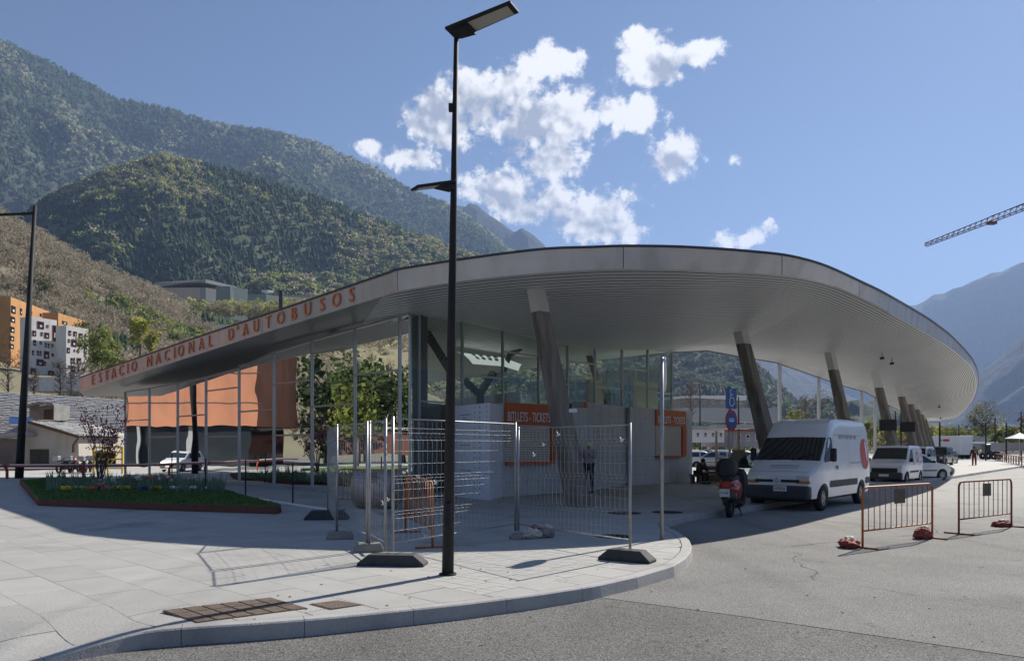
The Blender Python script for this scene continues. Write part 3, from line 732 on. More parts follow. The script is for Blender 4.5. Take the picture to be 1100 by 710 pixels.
# ------------------------------------------------------------------ glass walls
def facade(pts_t, origin, dr, topfn, pattern, mtl, baseh=0.10):
    z0 = baseh
    for k in range(len(pts_t)-1):
        ta, tb_ = pts_t[k], pts_t[k+1]
        levels = [z0] + [z for z in pattern[k]] 
        a = origin+dr*ta; b = origin+dr*tb_
        for li in range(len(levels)):
            za = levels[li]; last = li == len(levels)-1
            z1a = topfn(ta) if last else levels[li+1]; z1b = topfn(tb_) if last else levels[li+1]
            g = 0.035
            aa = origin+dr*(ta+g if tb_ > ta else ta-g); bb_ = origin+dr*(tb_-g if tb_ > ta else tb_+g)
            m = MB(); m.add([(aa.x, aa.y, za+g), (bb_.x, bb_.y, za+g), (bb_.x, bb_.y, z1b-g), (aa.x, aa.y, z1a-g)], [(0, 1, 2, 3)])
            m.build('glass_pane', mtl, root_b, world=True, recalc=False)
            if li > 0:
                m = MB(); m.bar((a.x, a.y, za), (b.x, b.y, za), 0.09, 0.055); m.build('transom', M['mullion'], root_b, world=True)
        m = MB(); m.bar((a.x, a.y, topfn(ta)), (b.x, b.y, topfn(tb_)), 0.12, 0.07); m.build('top_rail', M['mullion'], root_b, world=True)
        m = MB(); m.bar((a.x, a.y, z0), (b.x, b.y, z0), 0.12, 0.07); m.build('bottom_rail', M['mullion'], root_b, world=True)
    for t in pts_t:
        p = origin+dr*t
        m = MB(); m.box((p.x, p.y, (topfn(t)+0.0)/2), (0.055, 0.11, topfn(t)), rz=math.atan2(dr.y, dr.x)); m.build('mullion', M['mullion'], root_b, world=True)
DL = Vector((-0.7300, 0.6834)).normalized(); 
def tfor(px, o, d):
    r = (px-550)/F; return (r*o.y-o.x)/(d.x-r*d.y)
topL = [(0, 5.77), (2.99, 5.62), (5.7, 5.48), (8.5, 5.2), (11.4, 5.0), (14.6, 4.85), (17.7, 4.72), (21.2, 4.62), (24.6, 4.6), (60, 4.5)]
DLr = Vector((-0.72, 0.69)).normalized()
def lin(tab):
    def f(x):
        for (x0, v0), (x1, v1) in zip(tab, tab[1:]):
            if x <= x1: return v0+(v1-v0)*max(0, (x-x0)/(x1-x0))
        return tab[-1][1]
    return f
# heights of the top rail as seen at each bearing
TLpx = lin([(134, 421.5), (160.6, 417.5), (191, 412.3), (221.4, 405.5), (257, 396), (294.6, 378.5), (335.3, 366), (381.4, 353), (430, 340), (441, 336)])
leftpx = [429.5, 381.4, 335.3, 294.3, 257, 221.4, 191, 160.6, 134.6]
tl = [tfor(p, A3, DLr) for p in leftpx]
def top_left(t):
    p = A3+DLr*t; px = 550+F*p.x/p.y; return CAMZ+(HY-TLpx(px))*p.y/F
PA = [2.05, 4.05]; PB = [3.07, 5.0]
facade(tl, A3, DLr, top_left, [PA, PB, PA, PB, [2.05, 4.1], [3.05], [2.1], [3.0]], M['glass'])
DR = (R3-A3).normalized()
TRpx = lin([(441, 336), (449, 337.5), (496.5, 344.5), (540, 351.5), (578, 357.5), (609, 361.5), (639, 367.5), (668, 371), (695, 374.5), (722, 378.5)])
rightpx = [450, 496.5, 540, 578.5, 609.6, 639, 668, 695.5, 721.5]
tr_ = [tfor(p, A3, DR) for p in rightpx]
def top_right(t):
    p = A3+DR*t; px = 550+F*p.x/p.y; return CAMZ+(HY-TRpx(px))*p.y/F
facade(tr_, A3, DR, top_right, [[3.05], [2.05, 4.0], [3.05, 4.95], [2.05, 4.0], [3.05, 4.9], [2.05, 4.0], [3.05, 4.9], [2.05, 4.0]], M['glass'])
# dark glazed corner
for (pa, da) in ((tl[0], DLr), (tr_[0], DR)):
    a = A3; b = A3+da*pa
    m = MB(); m.add([(a.x, a.y, 0.1), (b.x, b.y, 0.1), (b.x, b.y, 5.72), (a.x, a.y, 5.74)], [(0, 1, 2, 3)]); m.build('corner_pane', M['glass_corner'], root_b, world=True, recalc=False)
m = MB(); m.box((A3.x+0.25, A3.y+0.55, 2.9), (0.35, 0.35, 5.7), rz=0.8); m.build('corner_column', M['interior_wall'], root_b, world=True)
m = MB(); m.bar((A3.x, A3.y, 0), (A3.x, A3.y, 5.72), 0.07, 0.07); m.build('corner_post', M['mullion'], root_b, world=True)
for (pa, da, f_) in ((tl[0], DLr, top_left), (tr_[0], DR, top_right)):
    b = A3+da*pa; m = MB(); m.bar((A3.x, A3.y, 5.76), (b.x, b.y, f_(pa)), 0.12, 0.07); m.build('top_rail', M['mullion'], root_b, world=True)
# plinth
m = MB(); Lend = A3+DLr*tl[-1]
for (a, b) in ((A3, Lend), (A3, A3+DR*tr_[-1])):
    m.bar((a.x, a.y, 0.05), (b.x, b.y, 0.05), 0.2, 0.1)
m.build('plinth', M['kerbstone'], root_b, world=True)
# rear and side walls (glazed), floor, interior
B4 = Lend + W*0+Vector((10.5, 12.0))
Rend = A3+DR*tr_[-1]
fl = MB(); fl.add([(A3.x, A3.y+.15, .02), (Rend.x, Rend.y, .02), (B4.x+6, B4.y-2, .02), (Lend.x, Lend.y, .02)], [(0, 1, 2, 3)]); fl.build('floor', M['interior_floor'], root_b, world=True)
back = MB()
p0 = Lend; p1 = B4; p2 = Vector((B4.x+6, B4.y-2)); p3 = Rend
def wall_strip(mb, a, b, z0, z1, th=0.25): mb.bar((a.x, a.y, (z0+z1)/2), (b.x, b.y, (z0+z1)/2), th, z1-z0)
wall_strip(back, p0+Vector((0.6, 0.6)), p1, 0, 4.4); back.build('rear_wall', M['interior_wall'], root_b, world=True)
g_ = MB()
for k in range(9):
    a = p2.lerp(p3, k/9); g_ = MB(); g_.bar((a.x, a.y, 0), (a.x, a.y, 5.4), 0.07, 0.07); g_.build('rear_mullion', M['mullion'], root_b, world=True)
for k in range(9):
    a = p2.lerp(p3, (k+.03)/9); b_ = p2.lerp(p3, (k+.97)/9); m = MB(); m.add([(a.x, a.y, .1), (b_.x, b_.y, .1), (b_.x, b_.y, 5.35), (a.x, a.y, 5.35)], [(0, 1, 2, 3)]); m.build('rear_pane', M['glass'], root_b, world=True, recalc=False)
bw = MB(); wall_strip(bw, p2.lerp(p3, 0.42), p2.lerp(p3, 0.985), 0, 3.25); bw.build('sun_block_wall', M['interior_wall'], root_b, world=True)  # wall added to block sun patches in the hall and on the paving
bw = MB(); wall_strip(bw, p2.lerp(p3, 0.0), p2.lerp(p3, 0.42), 0, 4.8); bw.build('inner_wall', M['interior_wall'], root_b, world=True)
# beige inner wall near the right end, seen through the glass
for (pa, pb, dd) in ((660, 676, 2.5), (697, 719, 1.2)):
    a = A3+DR*tfor(pa, A3, DR)+Vector((-0.4*dd, 0.5*dd)); b = A3+DR*tfor(pb, A3, DR)+Vector((-0.4*dd, 0.5*dd))
    m = MB(); wall_strip(m, a, b, 0, 4.5, 0.2); m.build('inner_partition', M['interior_beige'], root_b, world=True)
# mauve wall behind the corner bay
a = at(452, 480, 25.2).xy; b = at(489, 480, 27.0).xy
m = MB(); wall_strip(m, a, b, 0, 3.1, 0.2); m.build('inner_partition', M['interior_wall'], root_b, world=True)
# steel braces inside
def brace(pts, w=0.22):
    m = MB()
    for p, q in zip(pts, pts[1:]): m.bar(p, q, w, w)
    m.build('steel_brace', M['dark_metal'], root_b, world=True)
brace([at(358, 376, 28.5), at(384, 440, 27.0)]); brace([at(431, 352, 25.5), at(392, 440, 28.0)]); brace([at(392, 440, 28.0), at(384, 520, 27.5)], 0.26)
brace([at(455, 352, 26.5), at(486, 402, 28.5)]); brace([at(499, 408, 29.5), at(515, 424, 29.8), at(530, 400, 30.5)]); brace([at(516, 424, 29.8), at(516, 470, 29.8)], 0.3)
brace([at(560, 372, 30), at(548, 380, 31), at(541, 398, 31)]); brace([at(632, 380, 34), at(652, 440, 36)])
# hanging white folded shape inside with black marks, glow added to brighten it
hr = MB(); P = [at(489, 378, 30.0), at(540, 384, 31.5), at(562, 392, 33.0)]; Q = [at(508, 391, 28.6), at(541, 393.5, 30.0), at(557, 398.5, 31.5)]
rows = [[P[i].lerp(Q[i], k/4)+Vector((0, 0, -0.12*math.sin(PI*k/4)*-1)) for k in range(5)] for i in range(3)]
hr.grid(rows, True); hr.build('hanging_shape_glow', M['white_added_glow'], root_b, world=True)
for (px0, px1) in ((502, 506), (510, 515), (519, 524), (528, 533)):
    m = MB(); k0 = (px0-489)/51; k1 = (px1-489)/51
    a = P[0].lerp(P[1], k0); b = P[0].lerp(P[1], k1); c = Q[0].lerp(Q[1], k1); d = Q[0].lerp(Q[1], k0)
    u = Vector((0, -0.05, 0.10)); m.quad(a.lerp(d, .25)+u, b.lerp(c, .25)+u, b.lerp(c, .75)+u, a.lerp(d, .75)+u); m.build('black_mark', M['black'], root_b, world=True)
# globe lamps and a light fitting in the hall
for (px, py, Y, r) in ((393.5, 411, 26.5, .19), (409, 418.5, 27.5, .15), (422.5, 429, 26.0, .24)):
    c = at(px, py, Y)
    t = empty('globe_lamp', c, label={393: 'white globe pendant lamp inside the glass corner, leftmost of the three', 409: 'smallest white globe pendant lamp, the middle one inside the glass corner', 422: 'largest and lowest white globe pendant lamp inside the glass corner'}[int(px)], cat='lamp', group='globe lamps in the hall')
    m = MB(); m.sphere((0, 0, 0), r, 16); m.build('globe', M['ball_white'], t)
    m = MB(); m.tube([(0, 0, r), (0, 0, 5.2-c.z)], 0.008, 4); m.build('cord', M['dark_metal'], t)
m = MB()
m.bar(at(414, 365, 25.0), at(422, 363, 25.0), 0.06, 0.05); m.bar(at(414, 371, 25.0), at(424, 368, 25.0), 0.06, 0.05); m.bar(at(414, 371, 25), at(413.5, 398, 25), 0.03, 0.03); m.build('light_fitting', M['white_metal'], root_b, world=True)
m = MB(); m.bar(at(583, 418, 33), at(590, 432, 33), 0.05, 0.05); m.bar(at(646, 418, 32), at(654, 432, 32), 0.05, 0.05); m.build('light_fitting', M['white_metal'], root_b, world=True)

# ------------------------------------------------------------------ leaning concrete columns
COLS = [((576, 312), (622, 545), .50), ((795.5, 357), (838, 528), .50), ((893, 387), (922, 515), .45), ((942, 408), (968, 505), .45), ((966.5, 419), (988, 500), .45), ((976.5, 428), (995, 497), .45), ((983.5, 434.5), (999, 494), .45), ((988, 440.5), (1003, 492), .45), ((992, 446), (1006, 490), .45)]
clabel = ['nearest leaning concrete column with a pale metal cap, behind the mesh fence', 'leaning concrete column with pale cap, just left of the white van', 'leaning concrete column rising behind the white van roof', 'leaning concrete column carrying the nearer black screen', 'leaning concrete column carrying the farther black screen']
DEP = [19.4, 25.2, 31.5, 38.5, 46.5, 54, 61, 68, 75]
for k, ((tx, ty), (bx, by), w_) in enumerate(COLS):
    h = hit(tx, ty)
    Y = h.y if h else DEP[k]
    if k >= 2: Y = DEP[k]
    top = at(tx, ty, Y); 
    bot = Vector(((bx-550)*Y/F, Y, 0)); 
    if h is None: h = top
    lab = clabel[k] if k < 5 else 'far leaning concrete column, one of four nearly overlapping in the row under the canopy end'
    t = empty('canopy_column', (bot.x, bot.y, 0), label=lab, cat='column', group='leaning columns under the canopy')
    d = (top-bot); capl = 0.42 if k else 0.60
    up = d.normalized(); cp = top-up*capl; top2 = top+up*0.5
    ax = Vector((0.80, 0.60, 0)); ay = Vector((-0.60, 0.80, 0))
    def section(p, wx, wy): return [p+ax*sx*wx/2+ay*sy*wy/2 for sx, sy in ((-1, -1), (1, -1), (1, 1), (-1, 1))]
    m = MB(); r0 = section(bot-up*0.05, w_*0.98, w_*1.15); r1 = section(cp, w_*0.78, w_*.72)
    m.add(r0+r1, [(3, 2, 1, 0), (4, 5, 6, 7)]+[(i, (i+1) % 4, 4+(i+1) % 4, 4+i) for i in range(4)])
    m.build('shaft', M['column_concrete'], t, bevel=0.025, world=True)
    m = MB(); r0 = section(cp, w_*0.75, w_*.69); r1 = section(top2, w_*0.72, w_*.66)
    m.add(r0+r1, [(3, 2, 1, 0), (4, 5, 6, 7)]+[(i, (i+1) % 4, 4+(i+1) % 4, 4+i) for i in range(4)])
    m.build('metal_cap', M['steel_cap'], t, world=True)
# black screens on columns
for (px, py, w_, h_, Y, lab) in ((954, 456.5, 17, 12, 38.0, 'nearer black information screen fixed to a leaning column'), (975, 458.5, 15, 11, 46, 'farther black information screen fixed to a leaning column')):
    c = at(px, py, Y); t = empty('screen', c, math.radians(-30), label=lab, cat='screen', group='black screens on the columns')
    m = MB(); m.box((0, 0, 0), (w_*Y/F, 0.22, h_*Y/F)); m.build('housing', M['bumper'], t, bevel=0.02)
    m = MB(); m.box((0, -0.113, 0), (w_*Y/F*.9, 0.01, h_*Y/F*.86)); m.build('display', M['screen_black'], t)
    m = MB(); m.box((0, 0.2, 0), (0.2, 0.3, 0.2)); m.build('bracket', M['dark_metal'], t)
# thin white posts under the rear edge
for (px, py, Y, lab) in ((837.5, 390, 42.0, 'thin white post behind the van roof'), (879.5, 404.5, 47.3, 'thin white post left of the third leaning column'), (925.5, 419.5, 54.6, 'thin white post right of the third leaning column'), (940, 426.5, 59.6, 'thin white post left of the screen column'), (957, 436, 69, 'farthest thin white post between the screen columns')):
    p = at(px, py, Y)
    t = empty('support_post', (p.x, p.y, 0), label=lab, cat='post', group='thin white posts under the canopy edge')
    m = MB(); m.tube([(0, 0, 0), (0, 0, p.z+0.02)], 0.11, 10); m.build('shaft', M['white_paint'], t)
    m = MB(); m.tube([(0, 0, 0), (0, 0, .03)], 0.2, 10); m.build('base_plate', M['galv'], t)

# ------------------------------------------------------------------ ticket booths
def booth(name, label, foot, h, mtl='booth_concrete'):
    # foot: list of ground points; a concrete volume
    t = empty(name, (foot[0].x, foot[0].y, 0), label=label, cat='ticket booth', group='concrete ticket booths')
    m = MB(); m.prism([(p.x, p.y) for p in foot], 0, h); m.build('wall', M[mtl], t, world=True)
    return t
def face_pt(a, b, px, z, off=0.0):
    r = (px-550)/F; d = (b-a).normalized(); t = (r*a.y-a.x)/(d.x-r*d.y); p = a+d*t
    n = Vector((d.y, -d.x)); 
    if n.dot(Vector((0, -1))) < 0: n = -n
    p = p+n*off; return Vector((p.x, p.y, z))
def zat(p, py): return CAMZ+(HY-py)*p.y/F
def wallbox(a, b, px0, px1, z0, z1, off, th, name, m, parent):
    p = face_pt(a, b, px0, 0, off+th/2-0.0); q = face_pt(a, b, px1, 0, off+th/2)
    mb = MB(); mb.bar((p.x, p.y, (z0+z1)/2), (q.x, q.y, (z0+z1)/2), th, z1-z0); return mb.build(name, m, parent, world=True)
# booth 1
a1 = ground(540, 533.5).xy; b1 = a1+DR*4.6
c1 = b1+Vector((-DR.y, DR.x))*1.2; d1 = a1+Vector((-DR.y, DR.x))*1.2
H1 = zat(a1, 433)
t1 = booth('ticket_booth', 'grey concrete ticket booth behind the nearest leaning column, orange tickets sign and shutter', [a1, b1, c1, d1], H1)
def booth_front(t, a, b, sx0, sx1, sy0, sy1, hx0, hx1, hy0, hy1, txt, tx0, tx1, ty, frame_r=None, H=3.2):
    pm = face_pt(a, b, (sx0+sx1)/2, 0)
    z0 = zat(pm, sy1); z1 = zat(pm, sy0)
    wallbox(a, b, sx0, sx1, z0, z1, 0.01, 0.06, 'sign_board', M['sign_orange'], t)
    zc0 = zat(pm, hy1); zc1 = z0
    # shutter slats
    n = 15
    for k in range(n):
        za = zc0+(zc1-zc0)*k/n; zb = zc0+(zc1-zc0)*(k+0.82)/n
        wallbox(a, b, hx0, hx1, za, zb, 0.0, 0.035, 'shutter_slat', M['shutter'], t)
    wallbox(a, b, hx0, hx1, zc0, zc1, -0.02, 0.025, 'shutter_back', M['frame_dark'], t)
    wallbox(a, b, hx0-0.5, hx1+0.8, zc0-0.09, zc0, 0.0, 0.22, 'ledge', M['sign_orange'], t)
    if frame_r: wallbox(a, b, frame_r[0], frame_r[1], zc0, z0-.005, 0.0, 0.10, 'frame', M['sign_orange'], t)
    # text
    p0 = face_pt(a, b, tx0, 0, 0.085); p1 = face_pt(a, b, tx1, 0, 0.085); mid = (p0+p1)/2; mid.z = zat(mid, ty)
    wd_ = (p1-p0).length; hh = (z1-z0)*0.46
    size = hh/0.72
    # width of this text at unit size
    cu = bpy.data.curves.new('t', 'FONT'); cu.body = txt; cu.size = 1; to = bpy.data.objects.new('t', cu); COL.objects.link(to); bpy.context.view_layer.update(); ww = to.dimensions.x; bpy.data.objects.remove(to)
    text_mesh(txt, size, M['white_paint'], 'lettering', t, mid-Vector(t.location), (b-a).to_3d(), (0, 0, 1), 0.01, sx=wd_/(ww*size))
booth_front(t1, a1, b1, 541.5, 590.5, 433.5, 456, 542, 590, 456, 495.5, 'BITLLETS - TICKETS', 543.5, 589, 448.5, frame_r=(590.5, 594.5))
# panel cladding left of it (pale, faintly marked)
a0 = ground(487.5, 533).xy; b0 = ground(526, 537.5).xy; cpt = a1
t0 = empty('information_panel', (a0.x, a0.y, 0), label='pale blue-grey panel block with faint printed notes at the left of the ticket booth', cat='panel')
hp = zat(b0, 432.5)
m = MB(); m.prism([tuple(a0), tuple(b0), tuple(a1+Vector((0.0, -0.02))), tuple(d1), tuple(a0+Vector((.6, 1.0)))], 0, hp); m.build('wall', M['panel_blue'], t0, world=True)
for (x0, x1, yy) in ((494, 506, 446), (493, 506, 452), (493, 506, 473), (494, 505, 478), (495, 507, 505), (497, 501, 449)):
    p = face_pt(a0, b0, x0, 0, 0.005); z = zat(p, yy); wallbox(a0, b0, x0, x1, z-0.012, z+0.012, 0.002, 0.004, 'print_line', M['logo_grey'], t0)
for xx, mm in ((515.5, 'barrier_rust'), (510, 'logo_grey'), (523, 'logo_grey')):
    for k in range(18):
        z = 0.15+k*0.155; wallbox(a0, b0, xx-0.25, xx+0.25, z, z+0.07, 0.002, 0.004, 'print_line', M[mm], t0)
# rear wall between the booths
a2 = ground(628, 527.5).xy; b2 = ground(680, 520.5).xy
H2 = zat(a2, 431)
t2 = booth('ticket_booth', 'recessed blank concrete block with an orange left edge between the two ticket windows', [a2, b2, b2+Vector((-1, 1.4)), a2+Vector((-1, 1.4))], H2)
wallbox(a2, b2, 627.5, 629.5, 1.9, H2-0.02, 0.0, 0.06, 'frame', M['sign_orange'], t2)
# booth 3 (right)
a3 = ground(677, 521.8).xy; b3 = ground(743.5, 517).xy
H3 = zat(a3, 437)
e3 = Vector((-1.2, 2.8)); t3 = booth('ticket_booth', 'right concrete ticket booth nearest the scooter, orange sign and frame round its shutter', [a3, b3, b3+e3*.8, a3+e3*.6], H3)
booth_front(t3, a3, b3, 703.5, 735.5, 441, 457.5, 704, 731, 457.5, 489, 'BITLLETS - TICKETS', 705, 734, 451.5, frame_r=(731.5, 735.5))
# formwork tie holes and pour joints in the concrete
for (t_, a_, b_, x0, x1, H_, mm) in ((t1, a1, b1, 541, 603, H1, 1), (t2, a2, b2, 632, 676, H2, 1), (t3, a3, b3, 679, 742, H3, 1)):
    for px in [x0+3+k*(x1-x0-6)/5 for k in range(6)]:
        for z in (.45, 1.05, H_-.45):
            if t_ is t1 and px < 592 and z > 2: continue
            if t_ is t3 and 702 < px < 737 and z > 2: continue
            wallbox(a_, b_, px-.35, px+.35, z-.022, z+.022, 0.0, .004, 'tie_hole', M['black'], t_)
    for z in (1.2,):
        wallbox(a_, b_, x0, x1, z-.006, z+.006, 0.0, .003, 'pour_joint', M['logo_grey'], t_)
# cameras / small wall box on the column side
for (px, py, Y, lab) in ((615.5, 441, 18.9, 'small white security camera on the nearest leaning column'),):
    c = at(px, py, Y); t = empty('security_camera', c, label=lab, cat='camera')
    m = MB(); m.box((0, 0, 0), (0.20, 0.10, 0.09)); m.build('body', M['white_paint'], t, bevel=0.01)
    m = MB(); m.box((-0.06, 0.05, 0.11), (0.05, 0.08, 0.14)); m.build('bracket', M['dark_metal'], t)
# ------------------------------------------------------------------ terrain: hills and mountains
def terrain(name, ridge, R0, R1, amp, nscale, m, az0, az1, na=220, nr=70, base0=-0.3, power=1.0, seed=0, behind=0.35, rough=0.0):
    """ridge: list of (azimuth, tan elevation). R0 foot distance, R1 crest distance."""
    f = lin(ridge)
    rows = []; H = []
    for i in range(na+1):
        a = az0+(az1-az0)*i/na; te = f(a); r = []
        for j in range(nr+1):
            v = j/nr*(1+behind)
            R = R0+(R1-R0)*v
            hc = te*R1+CAMZ
            vv = min(v, 1.0)
            s = (vv**power)*(0.6+0.4*smooth(vv))
            z = base0+(hc-base0)*s
            if v > 1: z = base0+(hc-base0)*(1-((v-1)/behind)**1.6*0.9)
            x = math.sin(a)*R; y = math.cos(a)*R
            env = smooth(min(1, vv*3))*(1-smooth((vv-0.55)/0.45))
            nz = noise.fractal(Vector((x*nscale+seed, y*nscale, seed*1.7)), 0.9, 2.1, 7)
            rd = abs(noise.fractal(Vector((x*nscale*0.8+seed+9, y*nscale*0.8, 3.1)), 0.9, 2.1, 5))
            z += amp*env*(nz*1.0-rd*1.1+0.15)
            z += rough*noise.fractal(Vector((x*nscale*14, y*nscale*14, seed)), 0.8, 2, 3)*smooth(vv*4)
            r.append(Vector((x, y, z)))
        rows.append(r)
    b = MB(); b.grid(rows, True); o = b.build(name, m, recalc=False); tag(o, kind='structure')
    def sample(u, v):
        fi = u*na; fj = v/(1+behind)*nr; i = min(na-1, int(fi)); j = min(nr-1, int(fj)); a = fi-i; c = fj-j
        return (rows[i][j]*(1-a)+rows[i+1][j]*a)*(1-c)+(rows[i][j+1]*(1-a)+rows[i+1][j+1]*a)*c
    return o, sample
def rp(pts):
    out = []
    for px, py in pts:
        a = math.atan2(px-550, F); te = (HY-py)/F*math.cos(a); out.append((a, te))
    return out
def px2az(px): return math.atan2(px-550, F)
# near bare slope (left)
R_near = [(-2.6, 0.16), (-1.7, 0.22), (-1.1, 0.26)]+rp([(-120, 195), (-40, 215), (0, 234), (40, 257), (80, 280), (130, 303), (170, 320), (215, 345), (260, 360), (300, 372), (380, 395), (470, 430), (560, 455)])
h1, s1 = terrain('hillside', R_near, 150, 520, 14, 0.008, M['hill_brown'], -2.6, px2az(560), 200, 60, seed=3, rough=1.0, power=1.0)
# mid forested hill
R_mid = [(-1.5, 0.10), (-1.0, 0.14)]+rp([(-100, 285), (0, 250), (45, 217), (80, 202), (120, 183), (175, 170), (230, 179), (290, 196), (350, 216), (420, 243), (480, 266), (560, 290), (640, 330), (700, 352), (730, 362), (770, 370), (800, 385), (830, 408), (850, 428), (880, 446), (960, 458), (1000, 468)])
h2, s2 = terrain('forested_hill', R_mid, 620, 1500, 120, 0.0022, M['hill_green'], -1.5, px2az(1000), 260, 90, seed=11, rough=3.0, power=1.05)
# big mountain on the left
R_big = [(-1.7, 0.42), (-1.1, 0.46), (-0.8, 0.44)]+rp([(0, 45), (30, 58), (59, 74), (89, 89), (118, 105), (136, 111.5), (172, 116), (207, 128), (237, 136), (281, 141), (300, 145), (340, 155), (380, 175), (404, 183), (424, 197), (444, 207), (480, 222), (510, 240), (545, 268), (580, 300), (640, 340)])
h3, s3 = terrain('mountain', R_big, 1500, 3300, 360, 0.0011, M['hill_far'], -1.7, px2az(640), 300, 110, seed=23, rough=8.0, power=0.95)
R_peak = rp([(380, 250), (460, 226), (480, 219), (500, 222), (504, 218), (512, 220), (520, 227), (536, 238), (552, 249), (560, 245.5), (568, 249), (576, 255), (583, 261), (590, 269), (640, 300), (700, 330), (760, 345), (800, 362), (860, 400), (900, 420), (950, 440)])
h4, s4 = terrain('far_peak', R_peak, 3600, 4600, 110, 0.0009, M['hill_shade'], px2az(380), px2az(950), 220, 50, seed=31, rough=10.0)
R_right = rp([(500, 330), (700, 345), (800, 352), (900, 345), (960, 330), (975, 327), (986, 329), (994, 323), (1000, 317), (1012, 315), (1022, 311), (1032, 308), (1042, 302), (1052, 299), (1062, 293), (1072, 292), (1082, 288), (1100, 281), (1180, 262), (1300, 262), (1500, 300)])+[(1.6, 0.18), (2.4, 0.14)]
h5, s5 = terrain('far_mountain', R_right, 5200, 7200, 330, 0.0008, M['hill_shade'], px2az(500), 2.4, 260, 80, seed=47, rough=16.0, power=1.0)
# a darker spur lower right
R_spur = rp([(940, 452), (980, 440), (1020, 425), (1060, 395), (1100, 360), (1180, 320), (1300, 300)])+[(1.5, 0.2), (2.6, 0.15)]
h6, s6 = terrain('mountain_spur', R_spur, 3300, 4300, 120, 0.0011, M['hill_shade'], px2az(940), 2.6, 160, 60, seed=53, rough=10.0)

# ------------------------------------------------------------------ woods as merged meshes
rs = np.random.RandomState(5)
def conifer(n=6):
    v = []; f = []
    for (z0, z1, r) in ((0.12, 0.75, 0.24), (0.45, 1.0, 0.17)):
        b = len(v)
        for k in range(n):
            a = 2*PI*k/n; rr = r*rs.uniform(.75, 1.2); v.append((rr*math.cos(a), rr*math.sin(a), z0+rs.uniform(-.04, .04)))
        v.append((0, 0, z1))
        for k in range(n): f.append((b+k, b+(k+1) % n, b+n))
    return np.array(v), np.array(f)
def fuzz(nt, ls, rx=0.34, z0=0.22, upright=0.4):
    v = []; f = []
    for _ in range(nt):
        while True:
            p = rs.uniform(-1, 1, 3)
            if np.linalg.norm(p) < 1: break
        p = p/np.linalg.norm(p)*(np.linalg.norm(p)**0.45)
        c = np.array([p[0]*rx, p[1]*rx, z0+(1-z0)/2*(1+p[2])*0.98])
        d = rs.normal(size=3); d[2] += upright; d /= np.linalg.norm(d); e = np.cross(d, rs.normal(size=3)); e /= np.linalg.norm(e)
        b = len(v); v += [c-d*ls*.5-e*ls*.35, c-d*ls*.5+e*ls*.35, c+d*ls*.6]; f.append((b, b+1, b+2))
    return np.array(v), np.array(f)
def twigs(nt):
    v = []; f = []
    for _ in range(nt):
        a = rs.uniform(0, 2*PI); el_ = rs.uniform(.5, 1.45); d = np.array([math.cos(a)*math.cos(el_), math.sin(a)*math.cos(el_), math.sin(el_)])
        s = np.array([0, 0, rs.uniform(.15, .55)]); ln = rs.uniform(.25, .55); e = np.cross(d, rs.normal(size=3)); e /= np.linalg.norm(e)
        w = 0.018; b = len(v); v += [s-e*w, s+e*w, s+d*ln]; f.append((b, b+1, b+2))
    return np.array(v), np.array(f)
def merge(*ms):
    V = []; Fc = []; o = 0
    for v, f in ms: V.append(v); Fc.append(f+o); o += len(v)
    return np.concatenate(V), np.concatenate(Fc)
def forest(name, items, protos, m, label=None):
    """items: (pos, height, width factor, proto index, colour)"""
    VV = []; FF = []; CC = []; off = 0
    for (p, h, wf, k, c) in items:
        v, f = protos[k]; a = rs.uniform(0, 2*PI); ca, sa = math.cos(a), math.sin(a)
        q = np.empty_like(v); q[:, 0] = (v[:, 0]*ca-v[:, 1]*sa)*h*wf+p[0]; q[:, 1] = (v[:, 0]*sa+v[:, 1]*ca)*h*wf+p[1]; q[:, 2] = v[:, 2]*h+p[2]-0.02*h
        VV.append(q); FF.append(f+off); off += len(v)
        cc = np.ones((len(v), 4)); cc[:, :3] = np.array(c)*rs.uniform(.72, 1.3, (len(v)//3+1, 1)).repeat(3, 0)[:len(v)]; CC.append(cc)
    V = np.concatenate(VV).astype(np.float32); Fc = np.concatenate(FF).astype(np.int32); C = np.concatenate(CC).astype(np.float32)
    me = bpy.data.meshes.new(name); me.vertices.add(len(V)); me.vertices.foreach_set('co', V.ravel()); me.loops.add(Fc.size); me.loops.foreach_set('vertex_index', Fc.ravel())
    me.polygons.add(len(Fc)); me.polygons.foreach_set('loop_start', np.arange(0, Fc.size, 3, dtype=np.int32)); me.update(calc_edges=True)
    at_ = me.color_attributes.new('col', 'FLOAT_COLOR', 'POINT'); at_.data.foreach_set('color', C.ravel())
    me.materials.append(m); o = bpy.data.objects.new(name, me); COL.objects.link(o); return o
CON = (0.042, 0.080, 0.036); CON2 = (0.075, 0.125, 0.052); YG = (0.27, 0.30, 0.09); YG2 = (0.36, 0.37, 0.13); BARE = (0.31, 0.27, 0.20); BARE2 = (0.38, 0.33, 0.25); PALE = (0.38, 0.35, 0.23)
conif = [conifer(6) for _ in range(3)]; conif5 = [conifer(5) for _ in range(2)]
fz = [fuzz(46, 0.16) for _ in range(3)]; fzs = [fuzz(16, 0.34, .4) for _ in range(3)]
bare = [merge(twigs(44), fuzz(64, 0.085, .36, .25, 1.6)) for _ in range(4)]
protos = conif+fz+bare     # 0-2 conifer, 3-5 leafy, 6-9 bare
items = []
def visible_px(p):
    return 550+F*p.x/p.y if p.y > 1 else None
